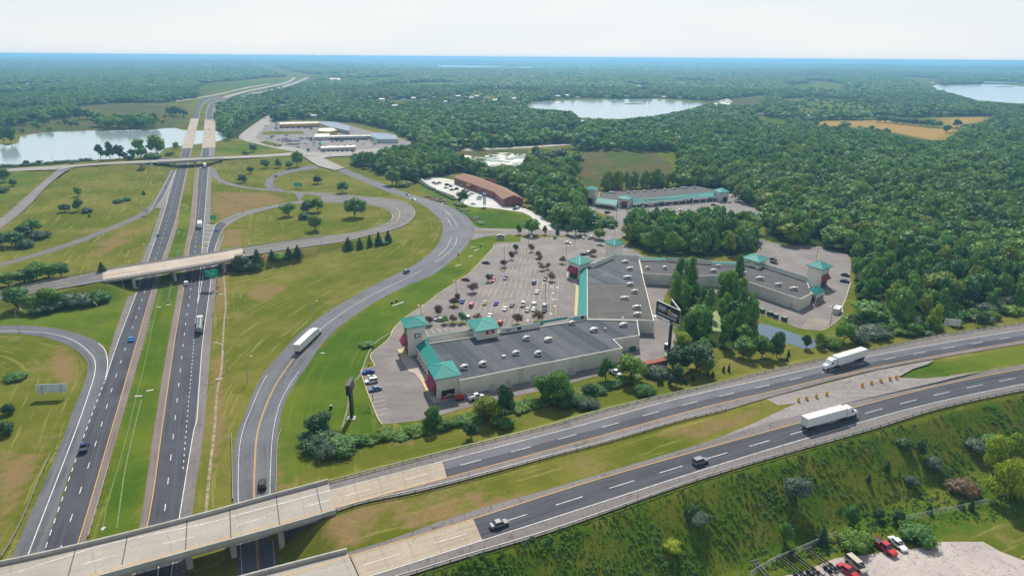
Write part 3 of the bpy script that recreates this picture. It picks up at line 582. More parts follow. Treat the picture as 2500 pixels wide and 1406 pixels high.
kerb('kerb', [(1186,507),(1218,511),(1254,516),(1276,519),(1296,529),(1320,560)], m=mat('pale_kerb', (.5,.5,.47)))
def slab(name, pts, m=KG, h=.16):
    mb = MB(); mb.prism(W2(pts), .04, .06+h); return tag(mb.build(name, m), kind='structure')
slab('pavement', [(970,853),(992,850),(1000,870),(1040,915),(1072,975),(1098,976),(1080,982),(1060,983),(1048,972),(1030,935),(1012,912),(998,908),(985,888),(976,868)])
slab('pavement', [(1024,914),(1030,914),(1046,955),(1042,962)], m=KY, h=.19); slab('pavement', [(971,856),(990,852),(995,870),(984,872)], m=KY, h=.19)
slab('pavement', [(1402,772),(1406,700),(1398,688),(1386,680),(1382,668),(1388,665),(1394,676),(1412,684),(1414,772)]); slab('pavement', [(1402,770),(1406,700),(1412,700),(1410,770)], m=KY, h=.19)
slab('median_island', [(1153,567),(1160,564),(1228,565),(1231,568),(1160,569)], m=mat('verge_grass', (.12,.12,.03)), h=.12)
for q in ([(1217,659),(1229,657),(1237,650),(1234,662),(1226,664)], [(1100,752),(1118,754),(1123,733),(1112,736)], [(1078,794),(1130,792),(1140,786),(1100,784)], [(1250,799),(1275,797),(1272,791),(1252,792)], [(1302,790),(1322,788),(1326,780),(1303,782)], [(1256,612),(1266,612),(1268,604),(1260,602)]):
    slab('planted_island', q, m=mat('verge_grass', (.12,.12,.03)), h=.14)
# parking bays
PK, PW = MB(), MB()
def bays(a, b, n, t0, t1, mb=PK, w=.14, centre=True):
    """a-b: centre line of a row of n bays in pixels; t0,t1: pixel ends of the first line; t2..: parallel"""
    A, B, T0, T1 = [np.array(G(*p)) for p in (a, b, t0, t1)]
    v0, v1 = T0-A, T1-A
    for k in range(n+1):
        c = A+(B-A)*k/n; stripe(mb, [(*(c+v0), 0), (*(c+v1), 0)], w, .085, step=9)
    if centre: stripe(mb, [(*A, 0), (*B, 0)], w, .086, step=9)
bays((1134,746), (1356,758), 17, (1140,735), (1130,757)); bays((1169,713), (1360,726), 14, (1174,703), (1164,723)); bays((1196,688), (1364,695), 13, (1200,677), (1191,700))
bays((1238,659), (1318,663), 7, (1241,652), (1235,668)); bays((1258,635), (1306,638), 4, (1261,629), (1255,643)); bays((1274,615), (1290,616), 2, (1276,608), (1272,622))
bays((1226,796), (1300,784), 5, (1233,778), (1224,799), centre=False); bays((1280,580), (1440,580), 15, (1280,580), (1282,586), centre=False)
bays((1328,596), (1378,634), 15, (1313,596), (1341,596)); bays((1396,595), (1436,620), 13, (1384,595), (1408,595))
for a, b, n in (((1208,600), (1186,624), 11), ((1184,627), (1146,666), 15), ((1143,669), (1084,707), 13), ((1080,710), (1043,741), 9), ((1038,744), (1006,764), 7)): bays(a, b, n, (a[0], a[1]), (a[0]+20, a[1]+2.5), centre=False)
bays((964,805), (954,822), 5, (964,805), (986,810), centre=False); bays((884,908), (921,1014), 11, (884,908), (911,903), mb=PW, centre=False)
bays((1046,818), (1150,798), 7, (1046,818), (1038,806), mb=PW, centre=False)
bays((1896,613), (1918,650), 9, (1886,612), (1906,614)) ; bays((2000,620), (1996,634), 5, (1990,620), (2010,621)); bays((2070,668), (2064,730), 9, (2070,668), (2050,666), centre=False); bays((1958,801), (2008,803), 8, (1958,801), (1975,778), centre=False)
bays((1560,540), (1700,520), 24, (1556,543), (1566,536)); bays((1440,520), (1500,523), 10, (1438,524), (1444,515))
for x, y in ((1346,700),(1360,702),(1350,715),(1351,731),(1354,747),(1345,766),(1288,782)): stripe(PW, [(*G(x-2.5, y), 0), (*G(x+3, y), 0)], 1.2, .09, step=9)
tag(PK.build('yellow_bay_lines', mat('bay_yellow', (.55,.45,.25), .8, var=.2, scale=2)), kind='structure'); tag(PW.build('white_bay_lines', mat('bay_white', (.62,.60,.55), .8, var=.2, scale=2)), kind='structure')
# ---------------- plants ----------------
def leafmat(name, c1, c2, c3, yellow=.25, trans=.3):
    m = bpy.data.materials.new(name); m.use_nodes = True; nt = m.node_tree; b = nt.nodes['Principled BSDF']; out = nt.nodes['Material Output']
    b.inputs['Roughness'].default_value = .62; b.inputs['Specular IOR Level'].default_value = .35
    oi = nd(nt, 'ObjectInfo'); tint = nd(nt, 'Attribute'); tint.attribute_name = 'tint'
    k = noise(nt, scalev(nt, oi.outputs['Location'], (.011, .011, 0)), 1.0, 3)
    k2 = noise(nt, scalev(nt, oi.outputs['Location'], (.0028, .0028, 0)), 1.0, 2); k = mth(nt, 'ADD', mth(nt, 'ADD', mth(nt, 'MULTIPLY', oi.outputs['Random'], .38), mth(nt, 'MULTIPLY', k, .55)), mth(nt, 'MULTIPLY', k2, .25))
    c = mixc(nt, ramp(nt, k, .3, .8), c1, c2)
    c = mixc(nt, mth(nt, 'MULTIPLY', ramp(nt, k, .78, .98), yellow), c, c3)
    c = mixc(nt, mth(nt, 'MULTIPLY', tint.outputs['Fac'], .6), c, [min(1, x*1.9) for x in c2])
    nt.links.new(c, b.inputs['Base Color'])
    tr = nd(nt, 'BsdfTranslucent'); nt.links.new(c, tr.inputs[0]); mx = nd(nt, 'MixShader'); mx.inputs[0].default_value = trans
    nt.links.new(b.outputs[0], mx.inputs[1]); nt.links.new(tr.outputs[0], mx.inputs[2]); nt.links.new(mx.outputs[0], out.inputs[0]); return m
LF = {'green': leafmat('green_leaves', (.026,.115,.034), (.125,.265,.026), (.21,.22,.02)),
      'bright': leafmat('bright_leaves', (.095,.205,.018), (.150,.255,.022), (.18,.19,.03)),
      'lime': leafmat('lime_leaves', (.20,.30,.012), (.28,.34,.014), (.25,.24,.02)),
      'yellow': leafmat('yellow_leaves', (.135,.205,.020), (.200,.255,.024), (.26,.28,.03)),
      'purple': leafmat('purple_leaves', (.075,.032,.036), (.105,.050,.045), (.08,.05,.04), .1),
      'brown': leafmat('brown_leaves', (.15,.11,.055), (.19,.13,.065), (.12,.08,.04), .1),
      'grey': leafmat('silver_leaves', (.085,.13,.085), (.12,.165,.105), (.13,.17,.09), .1),
      'dark': leafmat('dark_needles', (.022,.070,.024), (.045,.110,.028), (.03,.06,.015), .05, .1)}
BARK = mat('bark', (.10,.08,.06), .9, scale=3, var=.3)
def crown_mesh(name, lobes, nq, size, seed, mat_, flat=.8, inner=.80):
    """lobes: (x,y,z,r,rz). leaf-sized faces spread over each lobe, with a smaller closed core inside."""
    r = np.random.default_rng(seed); V = []; Fc = []; T = []
    A = np.array([l[3]**2 for l in lobes]); A = A/A.sum()
    L = np.array(lobes); n = nq
    k = r.choice(len(lobes), n, p=A); d = r.normal(size=(n, 3)); d[:, 2] = np.abs(d[:, 2])*np.where(r.random(n) < .72, 1, -1); d /= np.linalg.norm(d, axis=1)[:, None]
    rad = (.80+.25*r.random(n)); C = L[k, :3]+d*rad[:, None]*np.stack([L[k, 3], L[k, 3], L[k, 4]], 1)
    keep = np.ones(n, bool)
    for l in L:
        q = ((C-l[:3])/np.array([l[3], l[3], l[4]])); keep &= (np.linalg.norm(q, axis=1) > .74)
    C = C[keep]; d = d[keep]; m = len(C)
    nrm = d+r.normal(size=(m, 3))*.55; nrm /= np.linalg.norm(nrm, axis=1)[:, None]
    u = np.cross(nrm, r.normal(size=(m, 3))); u /= np.linalg.norm(u, axis=1)[:, None]; w = np.cross(nrm, u)
    s = size*(.55+.9*r.random(m))[:, None]
    quad = [C-u*s, C-w*s*.8, C+u*s, C+w*s*.8]
    V = np.stack(quad, 1).reshape(-1, 3); Fc = [tuple(range(4*i, 4*i+4)) for i in range(m)]
    tint = np.repeat(np.clip(r.random(m)**3*1.0, 0, 1), 4); V = list(map(tuple, V))
    import bmesh
    for l in lobes:
        bm = bmesh.new(); bmesh.ops.create_icosphere(bm, subdivisions=1, radius=1)
        b0 = len(V)
        for v in bm.verts:
            j = inner*(1+.12*math.sin(v.co.x*7+seed+l[0]*9)); V.append((l[0]+v.co.x*l[3]*j, l[1]+v.co.y*l[3]*j, l[2]+v.co.z*l[4]*j))
        for f in bm.faces: Fc.append(tuple(b0+v.index for v in f.verts))
        tint = np.concatenate([tint, np.zeros(len(bm.verts))]); bm.free()
    me = bpy.data.meshes.new(name); me.from_pydata(V, [], Fc); at = me.attributes.new('tint', 'FLOAT', 'POINT'); at.data.foreach_set('value', tint.astype(np.float32)); me.materials.append(LF[mat_]); me.update(); return me
def lobes_broad(seed, n=7, low=.22, wide=.46, top=1.0):
    r = random.Random(seed); L = [(0, 0, .62*top, wide*.72, .30)]
    for i in range(n):
        a = i*2.4+r.random(); q = wide*(.35+.35*r.random()); z = low+.12+(top-low-.28)*r.random(); rr = wide*(.38+.22*r.random())
        if z > .75: q *= .55
        L.append((q*math.cos(a), q*math.sin(a), z, rr, rr*.85))
    return L
def lobes_tall(seed, n=7):
    r = random.Random(seed); L = []
    for i in range(n):
        z = .22+.72*i/(n-1); w = .26*(1-abs(z-.5)*.9)+.02; a = r.random()*6.3; L.append((.10*math.cos(a), .10*math.sin(a), z-.04, w, .14))
    return L
def lobes_cone(n=6, w=.34):
    return [(0, 0, .12+.76*i/(n-1), w*(1-.80*(i/(n-1))**1.4)+.02, .15) for i in range(n)]
def lobes_shrub(seed, n=5):
    r = random.Random(seed); L = [(0, 0, .42, .40, .42)]
    for i in range(n): a = i*1.3+r.random(); L.append((.34*math.cos(a), .34*math.sin(a), .30+.12*r.random(), .27+.06*r.random(), .30))
    return L
def trunk_mesh(name, low, limbs, seed, w=.022):
    r = random.Random(seed); mb = MB(); mb.tube((0, 0, -.02), (0, 0, low+.1), w, w*.7, 7)
    for i in range(limbs):
        a = i*2.2+r.random(); b = (.24*math.cos(a), .24*math.sin(a), low+.25+.2*r.random()); mb.tube((0, 0, low*.75), b, w*.6, w*.22, 5)
    mb.tube((0, 0, low+.1), (0, 0, .82), w*.7, w*.25, 6); return mb.mesh(name, BARK)
PROTO = {}
def proto(kind, leaf, var, lod):
    k = (kind, leaf, var, lod)
    if k in PROTO: return PROTO[k]
    q = {0: (1500, .030), 1: (620, .045), 2: (230, .075)}[lod]
    if kind == 'broad': L = lobes_broad(var*13+1, 10); tr = (.16, 5)
    elif kind == 'oval': L = lobes_broad(var*7+3, 9, .16, .38); tr = (.12, 4)
    elif kind == 'tall': L = lobes_tall(var*5+2); tr = (.15, 3)
    elif kind == 'cone': L = lobes_cone(6, .30+.03*var); tr = (.06, 0); q = (q[0], q[1]*.8)
    elif kind == 'ornamental': L = lobes_broad(var*3+5, 7, .30, .46); tr = (.30, 5)
    else: L = lobes_shrub(var*9+4); tr = (.08, 3)
    PROTO[k] = (crown_mesh('crown', L, q[0], q[1], var*31+7, leaf, inner=.8 if kind != 'ornamental' else .6), trunk_mesh('trunk', tr[0], tr[1], var, .012 if kind == 'shrub' else .022))
    return PROTO[k]
NAMES = {'broad': 'broadleaf_tree', 'oval': 'broadleaf_tree', 'tall': 'slender_tree', 'cone': 'conifer', 'ornamental': 'ornamental_tree', 'shrub': 'shrub'}
CATS = {'shrub': 'shrub'}
def plant(px, py, hgt_, wid, kind, leaf, label, group=None, lod=1, at=None):
    """px,py: where its foot meets the ground in the photograph"""
    x, y, z = at if at else GT(px, py)
    var = random.randrange(4); cm, tm = proto(kind, leaf, var, lod)
    t = thing(NAMES[kind], label, CATS.get(kind, 'tree'), (x, y, z-.05), random.random()*6.28, group)
    for nm, me in (('crown', cm), ('trunk', tm)):
        o = bpy.data.objects.new(nm, me); COL.objects.link(o); o.parent = t; o.scale = (wid, wid, hgt_)
    return t

# single trees and shrubs: (px, py foot, height, width, kind, leaf, label)
PL = [
 (704,528,12,15,'broad','green','broad green tree at the left of the three-tree clump inside the loop ramp'),
 (752,520,13,14,'broad','green','tall green tree behind the clump inside the loop ramp, beside the slip road'),
 (776,517,11,12,'broad','bright','lighter green tree at the right of the clump inside the loop ramp'),
 (743,535,7,9,'shrub','dark','low dark round bush at the foot of the clump inside the loop ramp'),
 (770,563,11,12,'broad','bright','lone round tree nearest the ramp below the clump inside the loop'),
 (866,530,14,17,'broad','green','large lone spreading tree at the right inside the loop ramp'),
 (776,449,8,9,'broad','dark','small dark round tree in the triangle between the small loop and the curving road'),
 (836,471,10,11,'broad','green','bushy green tree by the slip road in the triangle above the loop'),
 (592,446,10,12,'broad','dark','dark round tree in the green hollow left of the small loop'),
 (612,424,9,10,'broad','green','green tree in the middle of the hollow left of the small loop'),
 (648,411,12,13,'broad','green','bushy tree below the bridge road in the hollow left of the small loop'),
 (680,410,13,11,'oval','green','upright tree right of the bushy one below the bridge road'),
 (726,407,21,15,'broad','green','tallest tree in front of the road junction, right end of the hollow'),
 (706,412,10,11,'broad','dark','dark tree tucked beside the tallest one at the road junction'),
 (193,516,13,11,'oval','green','upright tree in the left meadow above a dark thicket'),
 (192,480,10,9,'broad','green','small tree standing on its own just behind the upright meadow tree'),
 (158,518,8,10,'broad','dark','dark bush at the left end of the meadow thicket'),
 (213,519,6,9,'shrub','dark','low bush at the right end of the meadow thicket'),
 (290,495,5,9,'shrub','green','low bush by the ditch in the left meadow'),(311,490,5,7,'shrub','green','narrower low bush at the ditch in the left meadow'),(351,476,5,5,'cone','dark','tiny dark conifer by the ditch next to the entrance ramp'),
 (80,570,13,17,'broad','green','large round green tree in the left meadow, upper of the big clump'),
 (60,578,10,13,'broad','dark','dark tree below left of the large round meadow tree'),
 (100,582,8,13,'shrub','dark','wide dark bush below right of the large round meadow tree'),
 (30,602,12,16,'broad','green','wide green tree at the left edge above the ramp'),(60,605,8,11,'shrub','dark','dark bush right of the wide tree at the left edge'),(2,600,11,14,'broad','dark','dark tree cut by the left edge of the picture above the ramp'),
 (219,530,3,3,'cone','dark','tiny dark conifer standing alone in the left meadow'),
 (22,700,10,17,'broad','bright','light green tree at the left edge beside the mid bridge road'),(60,690,9,13,'broad','dark','dark tree second from the left along the mid bridge road'),
 (90,683,12,14,'broad','green','tall green tree third along the mid bridge road'),(120,680,11,15,'broad','green','round green tree fourth along the mid bridge road'),(150,676,10,12,'broad','green','right-hand tree of the row along the mid bridge road'),
 (250,664,7,7,'cone','dark','lone dark conifer standing where the mid bridge begins'),
 (45,757,14,16,'broad','green','large green tree at the left end of the clump below the mid bridge road'),(85,760,10,12,'broad','bright','bright green tree in the clump below the mid bridge road'),
 (125,752,13,15,'broad','bright','tall yellowish tree in the middle of the clump below the mid bridge road'),(165,748,10,15,'shrub','dark','wide dark bush in the clump below the mid bridge road'),
 (200,742,8,14,'shrub','grey','grey-green bush in the clump below the mid bridge road'),(240,738,9,12,'shrub','green','green bush at the right end of the clump below the mid bridge road'),(105,765,7,11,'shrub','dark','low dark bush at the foot of the clump below the mid bridge road'),
 (588,662,12,12,'broad','dark','dark tree left of the clump at the right end of the mid bridge'),(612,660,9,13,'shrub','dark','wide low bush of the clump at the right end of the mid bridge'),(630,652,13,11,'cone','dark','dark conifer of the clump at the right end of the mid bridge'),(598,640,8,8,'cone','dark','small conifer rising behind the clump at the right end of the mid bridge'),
 (665,636,8,9,'cone','dark','leftmost dark conifer of the row below the ramp, near the mid bridge'),(684,634,6,9,'shrub','green','green bush between conifers below the ramp, near the mid bridge'),(706,632,9,9,'cone','dark','third conifer of the row below the ramp, near the mid bridge'),(728,630,10,10,'cone','dark','right-hand conifer of the row below the ramp, near the mid bridge'),
 (851,610,10,11,'cone','dark','stout dark conifer at the left of the row below the loop'),(879,607,9,8,'cone','dark','second conifer from the left in the row below the loop'),(903,602,10,6,'cone','dark','slim pointed conifer in the middle of the row below the loop'),(925,598,11,8,'cone','dark','fourth conifer of the row below the loop'),(948,592,10,9,'cone','dark','last conifer at the right of the row below the loop'),(930,596,5,10,'shrub','green','low bush between the last conifers of the row below the loop'),
 (895,845,3.2,6.5,'shrub','green','round clipped green bush on the lawn left of the outlet tower'),
 (785,1092,8,12,'shrub','dark','dark bush at the top left of the thicket beside the curving road'),(820,1098,7,13,'shrub','green','green bush in the thicket below the black pole sign'),(800,1112,7,8,'shrub','grey','bluish bush in the thicket below the black pole sign'),(782,1064,8,10,'broad','dark','brownish dark tree at the top of the thicket left of the black pole sign'),(768,1078,6,9,'shrub','dark','left-hand bush of the thicket beside the curving road'),
 (1056,1046,8,7,'oval','green','dark green tree at the bottom edge of the outlet service lane'),(1080,1043,5,7,'shrub','bright','light bush right of the tree at the bottom edge of the service lane'),
 (1190,1026,9,10,'broad','yellow','yellowish tree below the white utility truck'),(1232,1020,12,8,'oval','dark','dark upright tree right of the yellowish one'),(1226,1040,5,8,'shrub','green','low bush under the dark upright tree'),
 (1335,980,10,11,'broad','green','leafy tree in the verge left of the red crane trailer, left of a pair'),(1365,982,12,11,'broad','green','leafy tree in the verge, right of a pair'),(1375,990,8,9,'shrub','dark','dark bush under the pair of verge trees'),
 (1440,960,6,6,'shrub','dark','small dark bush in the verge below the service lane'),(1478,928,9,8,'oval','green','round green tree left of the white pickup in the verge'),(1538,926,9,13,'broad','bright','broad green tree right of the white pickup in the verge'),
 (1600,915,6,10,'shrub','grey','silvery bush in front of the rust-red trailer'),(1408,990,6,7,'shrub','green','green bush left of the silvery one near the freeway'),(1438,996,6,8,'shrub','grey','silvery round bush in the verge near the freeway guardrail'),(1575,964,6,8,'shrub','green','round grey-green bush standing alone by the freeway guardrail'),
 (1150,1072,6,6,'oval','dark','lone dark small tree by the freeway guardrail'),(1650,940,8,7,'oval','dark','dark tree near the row of tiny conifers by the freeway'),
 (1685,830,13,10,'oval','lime','tall lime-green tree right of the big billboard post'),(1665,860,9,9,'broad','lime','lower lime-green tree right of the big billboard post'),(1700,905,11,15,'broad','dark','large dark tree below the billboard'),(1660,905,10,11,'broad','dark','dark tree left of the large one below the billboard'),(1715,880,10,9,'oval','green','green tree above the large dark one below the billboard'),
 (1815,870,8,10,'broad','green','green tree at the near end of the small pond'),(1860,872,9,10,'broad','green','second green tree at the near end of the small pond'),(1896,872,11,8,'oval','dark','pointed dark tree at the near end of the small pond'),(1968,850,6,5,'oval','dark','small dark tree on the pond bank right'),(1998,846,7,6,'oval','lime','small light green tree on the pond bank right'),
 (2028,845,7,9,'shrub','bright','yellowish bush between the pond and the far guardrail'),(2060,834,9,9,'broad','green','green tree between the pond and the far guardrail'),(2095,836,8,9,'shrub','grey','grey bush above the guardrail right of the container'),(2132,820,8,14,'shrub','grey','large silvery bush above the guardrail'),(2160,815,6,8,'shrub','dark','small dark bush beside the large silvery one'),
 (2120,790,10,18,'broad','green','wide bushy green tree right of the white container'),(2175,800,8,12,'shrub','green','green bush further right of the wide bushy tree'),(2210,790,8,14,'shrub','grey','silver-green bush below the wood edge'),(2229,820,6,9,'oval','green','small round tree with bare stem by the freeway sign'),(2278,808,12,9,'tall','lime','bright lime tree left of the freeway sign'),(2268,818,3,6,'shrub','dark','dark little bushes under the bright lime tree'),
 (2396,798,7,8,'oval','dark','small dark tree right of the freeway sign'),(2044,853,4,3.6,'cone','dark','dark cone-shaped shrub near the guardrail ahead of the white truck'),(2112,840,2,2,'cone','dark','tiny cone shrub near the guardrail right of the white truck'),
 (2295,745,16,18,'broad','yellow','yellow-green broad tree at the front edge of the wood'),(2440,690,12,12,'broad','green','green tree in the front of the wood near the right edge'),
 (2420,1170,14,9,'oval','lime','tall bright lime tree on the slope at the right'),(2442,1225,14,10,'oval','lime','nearest bright lime tree on the slope at the right'),(2465,1140,12,8,'oval','lime','rear lime tree of the group at the right edge'),(2350,1200,6,9,'shrub','brown','rusty brown bush left of the lime trees'),(2480,1210,9,10,'broad','yellow','yellowish tree cut by the right edge beside the lime trees'),
 (2240,1318,6,9,'shrub','green','round bush at the back of the yard behind the red pickup'),(2085,1330,6,9,'shrub','bright','leafy green bush left of the red pickup'),(2005,1325,7,5,'cone','dark','dark conifer by the fence of the yard'),(1916,1325,6,5,'oval','green','small green tree left of the dark conifer by the fence'),
 (1940,1222,7,8,'broad','grey','large grey-green round tree on the freeway slope'),(1700,1275,5,6,'shrub','grey','grey-green bush on the slope in front of the gravel yard'),(1642,1340,3.5,5,'shrub','lime','lime-yellow bush low on the slope'),(1690,1258,5,4,'shrub','dark','small dark bush behind the grey-green one on the slope'),
 (2165,1150,4.5,3,'cone','dark','narrow dark conifer on the middle of the slope, left'),(2245,1110,5,4,'oval','dark','dark small tree high on the slope'),(2205,1088,4,5,'shrub','dark','dark shrub high on the slope'),(2278,1140,5,6,'shrub','grey','silvery shrub in the middle of the slope'),(2225,1182,4,4,'shrub','grey','small silvery shrub in the middle of the slope'),(2380,1095,5,7,'shrub','grey','silvery shrub high on the slope to the right'),(2430,1090,6,9,'shrub','green','green shrub high on the slope to the right'),(2120,1175,3,3,'cone','dark','tiny conifer in the middle of the slope'),(2370,1245,5,3,'cone','dark','dark conifer at the slope foot right'),(2268,1252,4,3,'cone','dark','dark conifer at the slope foot, centre'),(2345,1238,4,3,'cone','dark','smaller conifer beside the one at the slope foot right'),(2190,1275,4,4.5,'oval','dark','round dark shrub at the foot of the slope'),(2142,1268,3.5,4,'oval','dark','small round dark shrub at the foot of the slope'),(2075,1280,6,5,'oval','green','little green tree at the slope foot left'),
 (15,1060,7,5,'shrub','dark','dark narrow bush at the left edge in the loop field'),(40,925,4,8,'shrub','green','low bush in the loop field at the left'),(22,1010,6,4,'shrub','dark','tall weeds clump at the left edge'),
 (246,388,17,13,'oval','dark','dark tree at the lake shore, left of a group'),(270,389,20,12,'oval','green','thin tall tree at the lake shore, second of the group'),(292,389,16,13,'broad','dark','bushy tree at the lake shore, third of the group'),(316,389,6,10,'shrub','dark','low bush at the lake shore after the group'),
 (345,387,22,19,'oval','green','tall tree at the lake shore left of the freeway'),(385,383,25,25,'broad','green','large tree at the lake shore next to the freeway'),(372,389,12,20,'shrub','green','wide bush under the large lake shore tree'),
 (430,364,9,10,'oval','green','small green tree by the lake end of the far deck'),(415,380,8,12,'shrub','green','green bush between the lake trees and the freeway'),(325,388,11,11,'oval','green','slender tree between the two lake shore groups'),(304,389,8,10,'oval','dark','dark tree right of the bushy lake shore tree'),(66,404,7,8,'broad','dark','small dark tree on the near lake shore at the left'),(98,402,6,9,'ornamental','dark','thin bare tree on the near lake shore'),(175,400,3,6,'shrub','dark','low shrub on the near lake shore'),(126,402,3,5,'shrub','dark','smaller shrub on the near lake shore'),
 (10,445,15,16,'broad','green','tall green tree at the left edge by the far bridge road'),(33,455,8,9,'broad','dark','dark small tree at the left edge by the far bridge road'),(4,470,8,12,'shrub','dark','dark bush under the tall tree at the left edge'),(348,405,3.5,9,'shrub','dark','flat dark bush below the far bridge road'),
 (618,372,10,11,'broad','dark','dark tree in the green wedge right of the freeway'),(600,377,7,9,'shrub','green','bush in the green wedge right of the freeway'),
 (1130,500,11,11,'broad','green','round green tree at the edge of the hotel car park'),(958,452,14,15,'broad','bright','bright round tree at the left end of the hotel belt'),(985,455,8,15,'shrub','yellow','yellowish wide bush left of the hotel'),
]
PL += [
 (1266,572,7,5,'oval','green','small dark street tree, first of the lot row by the entrance sign'),(1298,572,11,13,'broad','green','large round street tree at the top of the outlet lot'),(1330,572,6,4,'oval','brown','small brownish street tree at the top of the outlet lot'),(1361,572,7,4.5,'cone','dark','slim dark street tree at the top of the outlet lot'),(1384,572,6,5,'oval','green','little green street tree at the top of the outlet lot'),(1406,573,12,13,'broad','green','second large round street tree at the top of the outlet lot'),(1427,572,6,4,'oval','dark','little dark street tree right of the second large one'),(1464,584,7,9,'broad','bright','bushy green tree at the top right corner of the outlet lot'),
]
ORN = [(1258,615,'purple',8,8),(1249,633,'purple',8,8),(1231,652,'purple',7,8),(1297,614,'brown',8,8),(1314,630,'brown',7,8),(1319,640,'brown',7,7),(1322,660,'brown',6,7),(1338,657,'brown',6,7),(1373,643,'brown',7,8),(1449,624,'brown',7,10),(1345,686,'brown',8,9),(1194,688,'purple',7,8),(1156,713,'purple',8,11),(1118,734,'purple',6,7),(1110,746,'purple',7,9),(1072,770,'purple',8,9),(1047,793,'purple',7,8),(1086,790,'green',6,7),(1106,790,'brown',7,7),(1128,787,'green',8,8),(1165,784,'brown',6,8),(1263,791,'purple',8,9),(1314,786,'brown',9,11)]
for i, (x, y, lf, h, w) in enumerate(ORN):
    where = ['beside the top lawn', 'on an island below the top tree', 'at the head of the middle island', 'near the top lamp', 'in the brown row', 'lower in the brown row', 'left of a close pair', 'right of a close pair', 'left of the corner tower', 'behind the corner tower', 'right end of the third row', 'left end of the third row', 'widest, left of the second row', 'at the bottom-left island tip', 'on the bottom-left island', 'above the outlet corner tower', 'touching the outlet corner tower roof', 'on the grass island near the tower', 'in the middle of the grass island', 'fullest on the grass island', 'just above the mid roof', 'on the small island right of the mid roof', 'largest, in front of the shop front'][i]
    PL.append((x, y, h*.62, w*.58, 'ornamental', lf, {'purple': 'purple-leaved', 'brown': 'brownish thin', 'green': 'green'}[lf]+' ornamental tree in the outlet lot, '+where))
PL = [((r_[0], r_[1], r_[2]*.78, r_[3]*.86)+tuple(r_[4:]) if (r_[4] in ('cone',) or r_[0] < 760 and 400 < r_[1] < 800 or r_[4] == 'shrub') else r_) for r_ in PL]
for r_ in PL:
    grp = 'conifers below the ramp' if 'row below' in r_[6] else 'ornamental trees in the outlet lot' if 'ornamental' == r_[4] and 'lot' in r_[6] else 'street trees along the access road' if 'street tree' in r_[6] else 'shrubs and small trees on the freeway slope' if 'slope' in r_[6] else None
    plant(*r_, group=grp, lod=0 if r_[1] > 480 else 1)
for i, (x, y) in enumerate([(1608,940),(1616,938),(1634,938),(1674,936),(1692,928),(1728,920),(1740,918),(1766,907),(1779,906),(1921,880),(1925,868)]):
    plant(x, y, 2.3+.4*(i % 3), 2.0, 'cone', 'dark', 'tiny dark conifer in the verge beside the freeway guardrail', 'tiny conifers planted beside the freeway guardrail', 1)
for i in range(64):
    x = random.uniform(1340, 1496); y = random.uniform(np.interp(x, [1340,1400,1496], [528,520,546]), 560)
    plant(x, y, random.uniform(3, 6.5), random.uniform(5, 8.5), random.choice(['shrub','oval','shrub']), random.choice(['bright','green','grey','green','bright']), 'leafy thicket plant between hotel drive and far lot', 'thicket between the hotel drive and the far lot', 1)
# low hedge-like verge growth in front of the outlet mall and the hotel hedge
for i in range(96):
    t = i/95; x = 860+t*700+random.uniform(-8, 8); y = np.interp(x, [860,1000,1100,1200,1400,1560], [1082,1056,1036,1010,968,924])+random.uniform(-9, 10)
    plant(x, y, random.uniform(1.0, 2.9), random.uniform(2.5, 5.5), 'shrub', random.choice(['green','bright','bright','bright','yellow','green']), 'bushy growth in the verge below the service lane', 'bushes in the verge below the outlet mall', 1)
for i in range(46):
    x = random.uniform(2080, 2500); y = np.interp(x, [2080,2200,2350,2500], [790,812,778,765])+random.uniform(-26, 12)
    plant(x, y, random.uniform(2.5, 6), random.uniform(5, 10), 'shrub', random.choice(['green','grey','dark','bright']), 'thicket bush at the front edge of the wood above the guardrail', 'thicket bushes in front of the wood', 1)
for i in range(26):
    a = [(1022,444),(1045,458),(1062,466),(1085,476),(1108,488)]; t = i/25*4; k = min(3, int(t)); f = t-k; x = a[k][0]+(a[k+1][0]-a[k][0])*f; y = a[k][1]+(a[k+1][1]-a[k][1])*f
    if i in (12, 13): continue
    plant(x, y, 2.2, 4.4, 'shrub', 'dark', 'clipped dark hedge plant along the hotel car park', 'hedge plants along the hotel car park', 1)
for i in range(30):
    x = random.uniform(1040, 1180); y = np.interp(x, [1040,1110,1180], [480,500,548])+random.uniform(-6, 4)
    plant(x, y, random.uniform(.8, 1.8), random.uniform(3, 6), 'shrub', random.choice(['green','dark','brown']), 'low rough bush on the bank below the hotel', 'low bushes on the bank below the hotel', 2)

